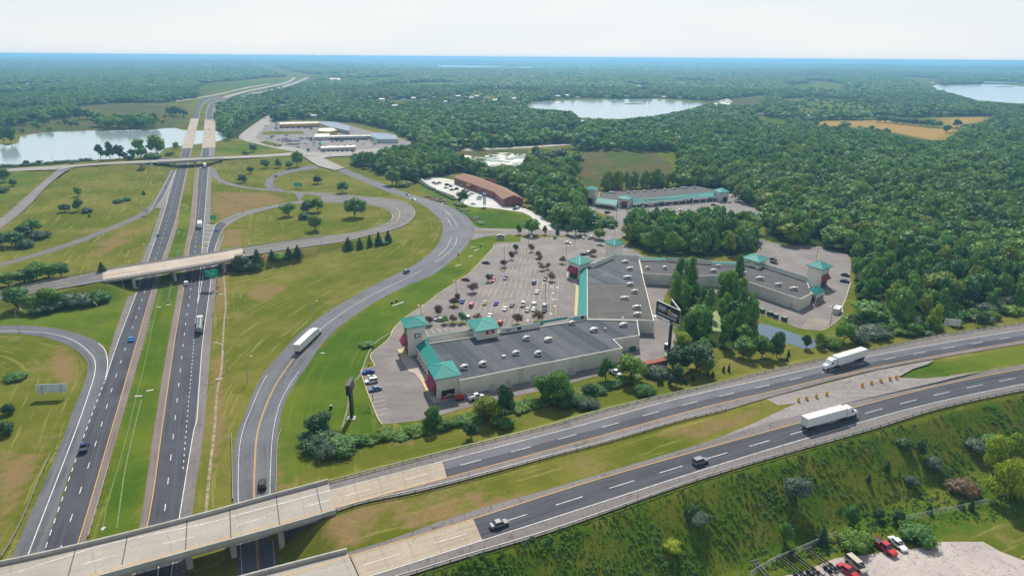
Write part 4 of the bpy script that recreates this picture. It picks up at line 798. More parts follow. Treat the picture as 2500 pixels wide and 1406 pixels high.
# ---------------- woods ----------------
def scatter(polys, spacing, ymax=1e9, jitter=.42, holes=()):
    P = []
    for poly in polys:
        w = [G(*p) for p in poly]; x0 = min(p[0] for p in w); x1 = max(p[0] for p in w); y0 = min(p[1] for p in w); y1 = min(ymax, max(p[1] for p in w))
        X, Y = np.meshgrid(np.arange(x0, x1, spacing), np.arange(y0, y1, spacing)); X = X.ravel(); Y = Y.ravel()
        X = X+rng.uniform(-jitter, jitter, X.size)*spacing; Y = Y+rng.uniform(-jitter, jitter, Y.size)*spacing
        m = inpoly(X, Y, w); P.append(np.stack([X[m], Y[m]], 1))
    return np.concatenate(P)
HS = [(868,245),(905,240),(932,246),(955,242),(985,248),(1010,243),(1035,247),(1060,241),(1090,252),(1118,238),(1150,242),(1165,238),(1210,248),(1255,244),(1180,252),(966,262),(1120,250),(1362,238),(1385,236),(1410,241),(1480,237),(1530,238),(1560,212),(1540,208),(1580,211),(1620,240),(1660,241),(1600,236),(1705,206),(1730,207),(1640,214),(1575,226),(1420,302),(1530,308),(1855,283),(1834,260),(1985,228),(2020,230),(2045,228),(2110,232),(2170,225),(2100,246),(2010,290),(2125,286),(1970,288),(2220,280),(2275,278),(2305,280),(2100,268),(1940,250),(690,262),(700,252),(765,287),(790,282),(640,232),(600,236),(88,148),(545,152),(60,212),(70,208),(1993,163),(2420,168),(2330,180),(2130,170),(2050,182)]
VISIBLE = [[(x-9, y-5), (x+9, y-5), (x+9, y+1.5), (x-9, y+1.5)] for x, y in HS if y > 195]+GOLD+[[(612,145),(645,146),(725,178),(712,188),(640,166)], [(690,178),(790,182),(790,198),(700,206)],   # open things the photograph shows above the treetops
 [(1284,262),(1310,248),(1400,244),(1620,243),(1722,252),(1700,262),(1640,274),(1600,282),(1500,290),(1405,286),(1398,272),(1330,266)],
 [(2290,214),(2320,206),(2440,206),(2560,212),(2560,262),(2500,254),(2440,250),(2380,244),(2340,232)], [(2200,188),(2284,194),(2280,204),(2262,200)], [(2392,197),(2490,201),(2490,205),(2400,204)],
 [(1064,160),(1225,162),(1222,165),(1075,164)], [(1264,164),(1297,164),(1296,167),(1268,167)], [(1750,246),(1865,236),(1862,254),(1790,256),(1730,252)],
 [(1398,428),(1412,416),(1408,402),(1422,392),(1416,380),(1424,368),(1500,368),(1590,374),(1630,396),(1636,420),(1560,444),(1440,450)], [(1118,378),(1284,374),(1282,392),(1260,404),(1190,400)],
 [(1833,288),(1862,288),(1930,300),(1900,304)], [(1412,494),(1428,488),(1428,456),(1462,456),(1464,472),(1760,462),(1784,468),(1784,486),(1850,514),(1838,520),(1790,506),(1770,502),(1700,508),(1560,504),(1532,500),(1526,540),(1500,530),(1430,512)],
 [(1028,440),(1050,434),(1104,436),(1108,420),(1126,418),(1210,440),(1262,470),(1278,484),(1276,504),(1300,520),(1372,562),(1190,508),(1120,492),(1070,464)], [(1012,432),(1030,432),(1036,444),(1015,440)],
 [(1845,584),(1870,588),(1905,598),(1996,602),(2074,620),(2078,690),(2066,735),(2056,776),(2010,806),(1850,770),(1850,740),(1826,640),(1812,634),(1812,626),(1856,604)],
 [(630,300),(720,292),(810,294),(880,312),(940,330),(990,344),(1000,352),(950,356),(934,372),(750,375),(650,350)], [(930,378),(1060,370),(1100,372),(1060,368)], [(1180,362),(1400,349),(1400,356),(1190,370)],
 [(1440,630),(1474,590),(1530,590),(1530,600),(1575,626),(1800,634),(1800,650),(1850,660),(1700,640),(1560,640)], [(1846,786),(1900,800),(1998,836),(1985,850),(1900,838),(1856,822)], [(1600,730),(1682,764),(1680,812),(1640,800),(1636,880),(1600,880)], [(1728,758),(1765,758),(1768,812),(1740,812)], [(1702,652),(1765,658),(1762,702),(1704,694)], [(1606,650),(1640,655),(1640,700),(1612,700)],
 [(795,183),(835,185),(835,196),(795,194)], [(480,205),(740,185),(740,205),(560,240),(480,240)], [(560,330),(600,300),(668,262),(680,262),(600,340)], [(2070,720),(2110,740),(2200,800),(2060,830),(2010,810)], [(2300,770),(2342,790),(2336,806),(2300,800)],
 [(180,258),(270,254),(400,254),(440,262),(430,280),(250,280)]]
def clear(pts, h):
    x, y = pts[:, 0], pts[:, 1]; z = hgt(x, y); k = np.ones(len(x), bool)
    for f in (0, .35, .65, .92):
        px, py = PIX(x, y, z+h*f)
        for p in VISIBLE: k &= ~inpoly(px, py, p)
    return k
def instancer(name, pts, scl, idx, coll, label=None):
    me = bpy.data.meshes.new(name); n = len(pts); me.vertices.add(n); me.vertices.foreach_set('co', np.asarray(pts, np.float32).ravel())
    a = me.attributes.new('scl', 'FLOAT_VECTOR', 'POINT'); a.data.foreach_set('vector', np.asarray(scl, np.float32).ravel())
    a = me.attributes.new('rz', 'FLOAT', 'POINT'); a.data.foreach_set('value', rng.uniform(0, 6.28, n).astype(np.float32))
    a = me.attributes.new('pick', 'INT', 'POINT'); a.data.foreach_set('value', np.asarray(idx, np.int32))
    ng = bpy.data.node_groups.new(name, 'GeometryNodeTree'); ng.interface.new_socket('Geometry', in_out='INPUT', socket_type='NodeSocketGeometry'); ng.interface.new_socket('Geometry', in_out='OUTPUT', socket_type='NodeSocketGeometry')
    N = ng.nodes; gi = N.new('NodeGroupInput'); go = N.new('NodeGroupOutput'); ip = N.new('GeometryNodeInstanceOnPoints'); ci = N.new('GeometryNodeCollectionInfo')
    ci.inputs['Collection'].default_value = coll; ci.inputs['Separate Children'].default_value = True; ci.inputs['Reset Children'].default_value = True
    ip.inputs['Pick Instance'].default_value = True
    def na(nm, ty): q = N.new('GeometryNodeInputNamedAttribute'); q.data_type = ty; q.inputs['Name'].default_value = nm; return q.outputs['Attribute']
    L = ng.links.new; L(gi.outputs[0], ip.inputs['Points']); L(ci.outputs[0], ip.inputs['Instance']); L(na('pick', 'INT'), ip.inputs['Instance Index']); L(na('scl', 'FLOAT_VECTOR'), ip.inputs['Scale'])
    cx = N.new('ShaderNodeCombineXYZ'); L(na('rz', 'FLOAT'), cx.inputs[2]); L(cx.outputs[0], ip.inputs['Rotation']); L(ip.outputs[0], go.inputs[0])
    o = bpy.data.objects.new(name, me); COL.objects.link(o); md = o.modifiers.new('scatter', 'NODES'); md.node_group = ng
    tag(o, kind='stuff'); 
    if label: o['label'] = label
    return o
def tree_set(name, kinds, lod):
    c = bpy.data.collections.new(name)
    for i, (k, lf, v) in enumerate(kinds):
        cm, tm = proto(k, lf, v, lod); me = cm.copy(); 
        o = bpy.data.objects.new('%s_%02d' % (name, i), me); c.objects.link(o)
    return c
W4 = [G(*p) for p in WOODS[2]]
near = scatter([WOODS[0], WOODS[1], WOODS[3]], 7.2); far_ = scatter([WOODS[2]], 9.0, ymax=1250)
# trees the photograph shows one by one: the 300 nearest
allp = np.concatenate([near, far_]); hz = hgt(allp[:, 0], allp[:, 1]); px, py = PIX(allp[:, 0], allp[:, 1], hz)
hh = np.clip(rng.normal(13, 2.4, len(allp)), 8, 18.5); vis = (px > -60) & (px < 2560) & clear(allp, hh); hh = hh[vis]; allp = allp[vis]; px = px[vis]; py = py[vis]
avoid = [[(1975,560),(1960,700),(2070,700),(2090,610)]]
d = np.hypot(allp[:, 0], allp[:, 1]); o_ = np.argsort(d); allp = allp[o_]; px = px[o_]; py = py[o_]; hh = hh[o_]
NF = 185
def zone(x, y):
    if inpoly(x, y, WOODS[3]): return 'behind the billboard', 'trees of the grove behind the billboard'
    if inpoly(x, y, WOODS[1]): return 'between the outlet buildings', 'trees of the grove between the outlet buildings'
    if inpoly(x, y, WOODS[0]): return 'around the hotel', 'trees around the hotel'
    return 'at the wood edge', 'front trees of the wood on the right'
mixk = [('broad','green'),('broad','green'),('oval','green'),('broad','green'),('oval','green'),('tall','green'),('broad','bright'),('oval','yellow')]
words_ = {('broad','green'): 'round-crowned green tree ', ('oval','green'): 'upright green tree ', ('tall','green'): 'slender tall green tree ', ('broad','bright'): 'light green round-crowned tree ', ('oval','yellow'): 'yellowish upright tree '}
lab = []
for i in range(NF):
    x, y = allp[i]; z = float(hgt(np.array([x]), np.array([y]))[0]); k = mixk[random.choice([0,0,1,2,2,3,4,5,6,7] if not inpoly(px[i], py[i], WOODS[3]) else [1,2,4,5,5,5,6])]
    wh, gr = zone(px[i], py[i]); h = hh[i] if k[0] != 'tall' else hh[i]*1.1; w = random.uniform(8, 11.5) if k[0] != 'tall' else random.uniform(8, 10)
    lab.append((gr, px[i], py[i], words_[k], wh, plant(0, 0, h, w, k[0], k[1], '', gr, 1, at=(x, y, z))))
ORD = 'first second third fourth fifth sixth seventh eighth ninth tenth eleventh twelfth thirteenth fourteenth fifteenth sixteenth seventeenth eighteenth nineteenth twentieth'.split()
for gr in set(l[0] for l in lab):
    q = sorted([l for l in lab if l[0] == gr], key=lambda l: -l[2]); nr = -(-len(q)//14)
    for r_ in range(nr):
        row = sorted(q[r_*len(q)//nr:(r_+1)*len(q)//nr], key=lambda l: l[1])
        for j, l in enumerate(row): l[5]['label'] = l[3]+l[4]+', %s from the left, %s row' % (ORD[j], 'front' if r_ == 0 else ORD[r_])
rest = allp[NF:]; rz_ = hgt(rest[:, 0], rest[:, 1]); n = len(rest)
S1 = tree_set('wood_trees', [('broad','green',0),('broad','green',1),('broad','green',2),('oval','green',0),('oval','green',1),('tall','green',1),('broad','bright',2),('oval','yellow',1)], 1)
h = hh[NF:]; pk = rng.choice(8, n, p=[.17,.16,.14,.12,.10,.07,.17,.07])
w = np.clip(rng.lognormal(2.56, .27, n), 7, 22)*np.where(np.isin(pk, [5]), .9, 1)
instancer('woodland', np.column_stack([rest, rz_-.3]), np.column_stack([w, w, h]), pk, S1, 'dense broadleaf wood on the right behind the outlet mall')
# the far country
def far_points(r0, r1, sp, jit=.45):
    hw = r1*.86; X, Y = np.meshgrid(np.arange(-hw, hw, sp), np.arange(r0*.55, r1, sp)); X = X.ravel()+rng.uniform(-jit, jit, X.size)*sp; Y = Y.ravel()+rng.uniform(-jit, jit, Y.size)*sp
    r = np.hypot(X, Y); m = (r >= r0) & (r < r1) & (np.abs(X) < Y*.83+60); X, Y = X[m], Y[m]; z = hgt(X, Y); px, py = PIX(X, Y, z)
    k = ((py < 372) | ((px > 1900) & (py < 560))) & (feather(X, Y, FAR_HOLES, z) < .5) & (clearing(X, Y) < .5) & ~inpoly(px, py, WOODS[2]) & ~inpoly(px, py, WOODS[0])
    thin = (px > 880) & (px < 1290) & (py > 236) & (py < 268); k &= ~(thin & (rng.random(X.size) < .45))
    return X[k], Y[k], z[k]
S2 = tree_set('far_trees', [('broad','green',0),('broad','green',1),('broad','green',2),('broad','green',3),('oval','green',0),('oval','bright',1),('broad','bright',3)], 2)
X, Y, z = far_points(700, 2600, 10.5); n = len(X); w = np.clip(rng.lognormal(2.6, .28, n), 8, 24); h = rng.uniform(8, 17, n)
keep = ~((X > W4[0][0]) & inpoly(X, Y, W4) & (Y < 1250)); keep &= clear(np.column_stack([X, Y]), h); X, Y, z, w, h = X[keep], Y[keep], z[keep], w[keep], h[keep]; n = len(X)
instancer('distant_wood', np.column_stack([X, Y, z-.3]), np.column_stack([w, w, h]), rng.choice(7, n, p=[.18,.17,.17,.13,.11,.12,.12]), S2, 'far-off woodland stretching behind the lakes')
X, Y, z = far_points(2600, 7000, 27); kk = clear(np.column_stack([X, Y]), np.full(len(X), 14.)); X, Y, z = X[kk], Y[kk], z[kk]; n = len(X); w = rng.uniform(30, 44, n); h = rng.uniform(13, 21, n)
instancer('distant_wood', np.column_stack([X, Y, z-3]), np.column_stack([w, w, h]), rng.choice(7, n), S2, 'hazy blue woodland on the skyline')
X, Y, z = far_points(7000, 24000, 95); kk = clear(np.column_stack([X, Y]), np.full(len(X), 20.)); X, Y, z = X[kk], Y[kk], z[kk]; n = len(X); w = rng.uniform(110, 150, n); h = rng.uniform(16, 30, n)
instancer('distant_wood', np.column_stack([X, Y, z-6]), np.column_stack([w, w, h]), rng.choice(7, n), S2, 'hazy blue woodland on the skyline')
# clumps of trees by the lakes and fields: each one its own tree
CL = [(262,310),(275,306),(290,309),(303,306),(318,308),(332,306),(345,308),(360,305),(140,282),(155,285),(172,282),(195,288),(215,286),(60,300),(85,296),(110,300),(30,310),(415,276),(430,278),(448,280),(10,345),(28,345)]
CL += [(random.uniform(245, 378), random.uniform(300, 311)) for _ in range(14)]
for x, y in CL: plant(x, y+6, random.uniform(15, 23), random.uniform(15, 24), 'broad', random.choice(['green','green','dark','bright']), 'tree in the marshy clumps beyond the left lake', 'trees beyond the left lake', 1)
for i, x in enumerate([2142,2160,2178,2192,2205,2218,2232,2248,2262,2276,2288]): plant(x, 299+i*1.3, random.uniform(11, 14), random.uniform(15, 20), 'broad', 'green', 'dark tree in the row dividing the golden field', 'row of trees across the golden field', 1)
for x, y, h_, w_ in ((2310,325,13,15),(2335,312,14,18),(2345,340,14,22),(2060,316,13,20),(1990,310,12,14)): plant(x, y, h_, w_, 'broad', 'green', 'tree at the rim of the golden field', 'trees at the rim of the golden field', 1)
for i in range(52):
    x = 1590+random.uniform(-125, 175); plant(x, np.interp(x, [1460,1600,1770], [466,460,452])+random.uniform(-5, 1), random.uniform(11, 18), random.uniform(9, 13), 'tall', random.choice(['bright','yellow','bright','lime','green']), 'yellow-green slender tree behind the far shopping building', 'slender trees behind the far shopping building', 1)
for i in range(16):
    x = random.uniform(1308, 1412); y = random.uniform(385, 415); plant(x, y, random.uniform(10, 15), random.uniform(12, 18), 'broad', random.choice(['green','dark']), 'dark tree of the round island wood in the marsh meadow', 'trees of the island wood in the meadow', 1)
for i in range(60):
    x = random.uniform(1080, 1660); y = 345+random.uniform(-14, 6)-(x-1080)*.012
    plant(x, y, random.uniform(10, 17), random.uniform(9, 14), random.choice(['tall','oval']), random.choice(['green','bright','green','yellow']), 'tree in the line along the country road before the lake', 'trees along the country road', 2)
for i in range(34):
    x, y = random.choice([(random.uniform(530, 620), random.uniform(262, 318)), (random.uniform(640, 720), random.uniform(262, 292))])
    if x < 640 and y > 300+(620-x)*.3: continue
    plant(x, y, random.uniform(9, 14), random.uniform(11, 16), 'broad', random.choice(['green','dark','green']), 'tree in the wedge between the freeway and the side road', 'trees between the freeway and the side road', 2)
# lone trees and bushes on the open land between the far woods
X, Y = np.meshgrid(np.arange(-2400, 2400, 17.), np.arange(560, 2700, 17.)); X = X.ravel()+rng.uniform(-8, 8, X.size); Y = Y.ravel()+rng.uniform(-8, 8, Y.size); z = hgt(X, Y); px, py = PIX(X, Y, z)
mp = [MARSH[0], MARSH[1], MARSH[5], MARSH[6], [(560,262),(700,200),(640,290)], [(1100,315),(1160,320),(1150,352),(1085,352)]]
k = (np.abs(X) < Y*.84) & ((clearing(X, Y) > .5) & (rng.random(X.size) < .30) | (feather(X, Y, mp, z) > 0) & (rng.random(X.size) < .14)) & (py < 372)
for p in VISIBLE: k &= ~inpoly(px, py, p)
for p in ([(-400,420),(-400,330),(50,328),(240,316),(450,312),(560,330),(540,350),(400,364),(250,392),(0,412)], [(420,420),(460,235),(640,190),(760,190),(600,235),(560,300),(530,345),(520,420)]): k &= ~inpoly(px, py, p)
X, Y, z = X[k], Y[k], z[k]; n = len(X); w = rng.uniform(5, 13, n)
instancer('scattered_scrub', np.column_stack([X, Y, z-.2]), np.column_stack([w, w, w*rng.uniform(.5, 1.1, n)]), rng.choice(7, n), S2, 'scattered scrub on the open land between the far woods')
for i in range(34): plant(-20+i*7.4+random.uniform(-3, 3), np.interp(i, [0, 34], [410, 391])+random.uniform(0, 2), random.uniform(1.5, 4), random.uniform(5, 10), 'shrub', random.choice(['dark','green','dark']), 'low bush on the near shore of the left lake', 'bushes along the near lake shore', 2)
# rough weeds on the freeway slope
wc_ = bpy.data.collections.new('weed_tufts')
for i, lf in enumerate(('green', 'bright', 'yellow', 'grey')):
    me = crown_mesh('tuft', [(0, 0, .3, .5, .5)], 46, .16, i+3, lf, inner=.45); o = bpy.data.objects.new('tuft_%d' % i, me); wc_.objects.link(o)
wp = []
SL = [(980,1425),(1140,1368),(1740,1171),(2131,1056),(2600,940),(2800,1250),(2500,1262),(2200,1300),(1850,1400),(1400,1500)]
while len(wp) < 5200:
    x = random.uniform(980, 2600); y = random.uniform(930, 1440)
    if inpoly(np.array([x]), np.array([y]), SL)[0]: wp.append((x, y))
wpz = np.array([G(a, b, 0) for a, b in wp]); z = hgt(wpz[:, 0], wpz[:, 1])
for _ in range(8): wpz = np.array([G(a, b, float(q)) for (a, b), q in zip(wp, z)]); z = .5*z+.5*hgt(wpz[:, 0], wpz[:, 1])
z = hgt(wpz[:, 0], wpz[:, 1]); n = len(wp); s = rng.uniform(.22, .75, n)*(1+.6*np.sin(wpz[:, 0]*.21)*np.sin(wpz[:, 1]*.3)); nz = np.sin(wpz[:, 0]*.13+2)+np.sin(wpz[:, 1]*.17+wpz[:, 0]*.05)
pk = np.where(nz > .5, 1, 0); pk = np.where(rng.random(n) < .22, rng.choice(4, n), pk)
instancer('tall_weeds', np.column_stack([wpz, z]), np.column_stack([s, s, s*1.0]), pk, wc_, 'tall rough weeds covering the freeway slope')

# ---------------- haze ----------------
hm = bpy.data.materials.new('haze'); hm.use_nodes = True; nt = hm.node_tree; nt.nodes.clear(); vo = nt.nodes.new('ShaderNodeVolumePrincipled'); ou = nt.nodes.new('ShaderNodeOutputMaterial')
vo.inputs['Color'].default_value = (.31, .67, 1.0, 1); vo.inputs['Density'].default_value = .00013; vo.inputs['Anisotropy'].default_value = .25
nt.links.new(vo.outputs[0], ou.inputs['Volume'])
mb = MB(); mb.box((0, 30000, 25), (92000, 62000, 180)); tag(mb.build('haze', hm), kind='stuff')
# ---------------- building materials ----------------
CREAM = mat('cream_render', (.68,.64,.56), .9, scale=.25, var=.10, bump=.05); CREAM2 = mat('pale_trim', (.74,.71,.64), .85); DARKIN = mat('dark_opening', (.02,.022,.03), .5, var=.3)
GLASS = mat('shop_glass', (.03,.035,.05), .15, spec=.6, var=.2); MAROON = mat('maroon_awning', (.30,.035,.085), .8, scale=1); HVAC = mat('hvac_metal', (.62,.60,.55), .5, var=.15, scale=2); VENT = mat('vent_dark', (.06,.06,.07), .6)
STEEL = mat('galvanised_steel', (.42,.43,.44), .45, metal=.5, scale=3); BLACK = mat('black_paint', (.018,.016,.022), .35, spec=.5); WHITE = mat('white_paintwork', (.74,.75,.75), .5, scale=1, var=.06); CONC = mat('concrete', (.40,.385,.34), .9, scale=.5, var=.16, bump=.1)
POLE = mat('lamp_pole_metal', (.16,.13,.11), .5, metal=.3); WOODP = mat('weathered_wood', (.16,.12,.09), .9, scale=4); RUST = mat('rusty_red', (.28,.075,.045), .8, scale=2, var=.35)
def teal(name='teal_roof', col=(.022,.235,.205), seam=.45):
    m = bpy.data.materials.new(name); m.use_nodes = True; nt = m.node_tree; b = nt.nodes['Principled BSDF']; b.inputs['Roughness'].default_value = .62; b.inputs['Specular IOR Level'].default_value = .22
    uv = nd(nt, 'UVMap').outputs[0]; sx = nd(nt, 'SeparateXYZ'); nt.links.new(uv, sx.inputs[0])
    f = mth(nt, 'FRACT', mth(nt, 'MULTIPLY', sx.outputs[0], 1/seam)); k = mth(nt, 'LESS_THAN', f, .22)
    c = mixc(nt, mth(nt, 'MULTIPLY', k, .55), col, [x*.45 for x in col]); n = noise(nt, nd(nt, 'NewGeometry').outputs['Position'], .8, 3); c = mixc(nt, mth(nt, 'MULTIPLY', ramp(nt, n, .4, .7), .25), c, [min(1, x*1.5) for x in col])
    nt.links.new(c, b.inputs['Base Color']); bp = nd(nt, 'Bump'); bp.inputs['Strength'].default_value = .6; bp.inputs['Distance'].default_value = .06; nt.links.new(k, bp.inputs['Height']); nt.links.new(bp.outputs[0], b.inputs['Normal']); return m
TEAL = teal(seam=.75); 
def membrane(name, c1, c2, ang=0.0):
    m = bpy.data.materials.new(name); m.use_nodes = True; nt = m.node_tree; b = nt.nodes['Principled BSDF']; b.inputs['Roughness'].default_value = .8; b.inputs['Specular IOR Level'].default_value = .15
    ge = nd(nt, 'NewGeometry').outputs['Position']; mp = nd(nt, 'Mapping'); mp.inputs['Rotation'].default_value = (0, 0, ang); nt.links.new(ge, mp.inputs[0])
    sx = nd(nt, 'SeparateXYZ'); nt.links.new(mp.outputs[0], sx.inputs[0]); st = noise(nt, scalev(nt, mp.outputs[0], (.22, .012, .01)), 1.0, 2)
    fr = mth(nt, 'FRACT', mth(nt, 'MULTIPLY', mth(nt, 'ADD', sx.outputs[0], 400.0), 1/3.05)); seam = mth(nt, 'LESS_THAN', fr, .05)
    fl = nd(nt, 'TexWhiteNoise', noise_dimensions='1D'); nt.links.new(mth(nt, 'FLOOR', mth(nt, 'MULTIPLY', mth(nt, 'ADD', sx.outputs[0], 400.0), 1/3.05)), fl.inputs['W'])
    c = mixc(nt, fl.outputs[0], c1, c2); c = mixc(nt, mth(nt, 'MULTIPLY', ramp(nt, st, .4, .65), .4), c, c2); c = mixc(nt, mth(nt, 'MULTIPLY', seam, .4), c, [x*1.6 for x in c2])
    n = noise(nt, ge, .12, 6, .7); c = mixc(nt, mth(nt, 'MULTIPLY', ramp(nt, n, .52, .75), .5), c, [x*1.9 for x in c2]); n2 = noise(nt, ge, .8, 4, .7); c = mixc(nt, mth(nt, 'MULTIPLY', ramp(nt, n2, .3, .8), .3), c, [x*.6 for x in c1])
    nt.links.new(c, b.inputs['Base Color']); return m
ROOF_A = membrane('grey_membrane', (.036,.046,.060), (.105,.110,.122), -R(28)); ROOF_B = membrane('brown_grey_membrane', (.078,.072,.068), (.105,.10,.094), R(80)); ROOF_C = membrane('dark_membrane', (.070,.066,.066), (.090,.086,.085), R(78))
def pyr(mb, C, apex, ze, th=.28):
    """hipped metal roof over the four eaves corners C with UVs that run the seams up each slope"""
    c = [Vector((p[0], p[1], ze)) for p in C]; a = Vector(apex)
    for i in range(4):
        p, q = c[i], c[(i+1) % 4]; e = (q-p); L = e.length; e.normalize(); t = (a-p).dot(e); hh = ((a-p)-e*t).length
        mb.poly([p, q, a], [(0, 0), (L, 0), (t, hh)])
    lo = [v-Vector((0, 0, th)) for v in c]
    for i in range(4): j = (i+1) % 4; mb.poly([lo[i], lo[j], c[j], c[i]])
    mb.poly(lo[::-1]); return mb
def solve_h(C, apex_px):
    cx = sum(p[0] for p in C)/4; cy = sum(p[1] for p in C)/4
    return cx, cy, min((abs(PIX(cx, cy, z)[1]-apex_px[1]), z) for z in np.arange(5, 22, .1))[1]
TRIM = mat('teal_trim', (.012,.11,.10), .5); RIDGE = mat('teal_ridge', (.05,.36,.31), .5)
def tower(parent, eaves_px, apex_px, ze, z0=0.0, ov=1.0, open_sides=(), name='tower', awn=None):
    """tower with overhanging hipped roof; eaves corners in order front, right, back, left"""
    C = [G(*p, ze) for p in eaves_px]; cx, cy, za = solve_h(C, apex_px); za = max(za, ze+1.5)
    t = MB(); B = inset(C, ov); 
    if area2(C) < 0: B = B[::-1]
    t.prism(B, z0, ze-.1); tw = t.build(name, CREAM, parent)
    r = MB(); pyr(r, C, (cx, cy, za), ze); ro = r.build('roof', TEAL, tw)
    k = MB()
    for p in C: k.bar((*p, ze+.02), (cx, cy, za+.04), .16, .12)
    k.build('ridge_cap', RIDGE, ro)
    k = MB()
    for i in range(4):
        p, q = Vector((*B[i], 0)), Vector((*B[(i+1) % 4], 0)); e = (q-p).normalized(); nrm = Vector((e.y, -e.x, 0)); L = (q-p).length
        if (p+nrm-Vector((cx, cy, 0))).length < (p-Vector((cx, cy, 0))).length: nrm = -nrm
        s = .6
        while s < L: c = p+e*s+nrm*.3; k.bar((c.x, c.y, ze-.38), (c.x+nrm.x*.25, c.y+nrm.y*.25, ze-.38), .2, .2); s += 1.6
    k.build('eaves_bracket', TRIM, ro)
    return tw, B, C
def on_wall(mb, a, b, s0, s1, z0, z1, out=.06, th=.1):
    """box on the wall a->b between fractions s0..s1 (a,b world xy), outside = right-hand normal"""
    a, b = Vector((*a[:2], 0)), Vector((*b[:2], 0)); e = (b-a); n = Vector((e.y, -e.x, 0)).normalized()*out
    p, q = a+e*s0+n, a+e*s1+n; mb.bar((p.x, p.y, (z0+z1)/2), (q.x, q.y, (z0+z1)/2), th, z1-z0); return mb
def text3(body, size, p, xdir, m, parent, name='lettering', up=(0, 0, 1), depth=.03, width=None, bold=0.0):
    c = bpy.data.curves.new(name, 'FONT'); c.body = body; c.size = size; c.extrude = depth; c.offset = bold; c.align_x = 'CENTER'; c.align_y = 'CENTER'
    o = bpy.data.objects.new(name, c); COL.objects.link(o)
    dg = bpy.context.evaluated_depsgraph_get(); me = bpy.data.meshes.new_from_object(o.evaluated_get(dg)); bpy.data.objects.remove(o)
    if width:
        xs = [v.co.x for v in me.vertices]; k = width/(max(xs)-min(xs))
        for v in me.vertices: v.co.x *= k
    me.materials.clear(); me.materials.append(m); o = bpy.data.objects.new(name, me); COL.objects.link(o)
    x = Vector(xdir).normalized(); u = Vector(up); z = x.cross(u).normalized(); u = z.cross(x)
    o.matrix_world = Matrix(((x.x, u.x, z.x, p[0]), (x.y, u.y, z.y, p[1]), (x.z, u.z, z.z, p[2]), (0, 0, 0, 1)))
    if parent: o.parent = parent
    return o
RED = mat('sign_red', (.42,.02,.04), .5); DRED = mat('sign_dark_red', (.16,.01,.02), .5); WT = mat('sign_white', (.85,.85,.85), .5, var=.02); BK = mat('sign_black', (.015,.015,.02), .5); BLU = mat('sign_light_blue', (.12,.50,.78), .5); NAVY = mat('sign_navy', (.015,.03,.12), .5)
def shell(parent, outer, zt, m_roof, name='wall', par=.45, w=.32, m=CREAM):
    """walls with a low parapet round a roof deck"""
    if area2(outer) < 0: outer = outer[::-1]
    inn = inset(outer, w); mb = MB(); mb.prism(outer, 0, zt, top=False); n = len(outer)
    for i in range(n):
        j = (i+1) % n; mb.poly([(*outer[i], zt), (*outer[j], zt), (*inn[j], zt), (*inn[i], zt)]); mb.poly([(*inn[i], zt-par), (*inn[i], zt), (*inn[j], zt), (*inn[j], zt-par)])
    wl = mb.build(name, m, parent); r = MB(); r.poly([(*p, zt-par) for p in inn]); r.build('roof', m_roof, parent)
    return outer, wl

# ---------------- the outlet mall ----------------
mall = thing('outlet_mall', 'long cream outlet shopping centre with teal roofs wrapping around the large car park', 'shopping centre', (0, 0, 0))
FA = 6.0
front = W2([(1040,828),(1432,776)], FA)
PA = W2([(1044,838),(1052,846),(1122,928),(1270,898),(1520,849),(1498,827),(1562,818),(1556,781),(1432,783),(1380,792)], FA)
PA = W2([(1043,838),(1080,893),(1122,928),(1270,898),(1520,849),(1498,828),(1562,818),(1556,781.5),(1432,779)], FA)
shell(mall, PA, FA, ROOF_A)
PB = W2([(1433,778),(1556.5,780.5),(1597,782.5),(1560,634),(1470,630),(1433,648)], FA); PBh = W2([(1433,708),(1589,700)], FA)
shell(mall, PB, FA-.04, ROOF_B)
mb = MB(); q = W2([(1436,690),(1566,693),(1556,637),(1472,634),(1436,652)], FA); mb.poly([(*p, FA-.42) for p in (q if area2(q) > 0 else q[::-1])]); mb.build('roof', ROOF_A, mall)
PC = W2([(1560.5,634),(1568,667),(1700,674),(1742,672),(1806,681),(1954,730),(1982,716),(1977,702),(1968,680),(1904,662),(1862,650),(1836,642),(1722,637)], 5.8)
shell(mall, PC, 5.8, ROOF_C)
# front parapets, with teal copings
def parapet(pts, z0, z1, m=CREAM, cap=TRIM, th=.5):
    P = [G(a, b, z1) for a, b in pts]; mb = MB(); cp = MB()
    for a, b in zip(P, P[1:]): mb.bar((*a, (z0+z1)/2), (*b, (z0+z1)/2), th, z1-z0); cp.bar((*a, z1+.06), (*b, z1+.06), th+.25, .16)
    o = mb.build('parapet', m, mall); cp.build('coping', cap, o); return o
pw = parapet([(1041,824),(1140,807),(1166,802)], 0, 7.5); parapet([(1222,803),(1318,788.5)], 0, 7.5); parapet([(1389,776),(1432,768)], 0, 7.5)
def slope(pts, name='canopy_roof', m=TEAL, par=None, th=.18):
    """pts: (px,py,z) four corners eave,eave,top,top"""
    mb = MB(); P = [Vector((*G(a, b, z), z)) for a, b, z in pts]; L = (P[1]-P[0]).length; Hh = (P[3]-P[0]).length
    mb.poly(P, [(0, 0), (L, 0), (L, Hh), (0, Hh)]); Q = [p-Vector((0, 0, th)) for p in P]
    for i in range(4): j = (i+1) % 4; mb.poly([Q[i], Q[j], P[j], P[i]])
    mb.poly(Q[::-1]); return mb.build(name, m, par or mall)
slope([(1318,789.5,6.6),(1385,777.5,6.6),(1386,773,7.3),(1319,784.5,7.3)], 'roof_strip')
slope([(1016,844,4.6),(1042,890,4.6),(1077,884,6.9),(1040,826,6.9)])
mb = MB(); a, b = G(1018,849,4.3), G(1045,893,4.3); mb.bar((*a, 3.9), (*b, 3.9), .4, 1.1); mb.build('fascia', CREAM, mall)
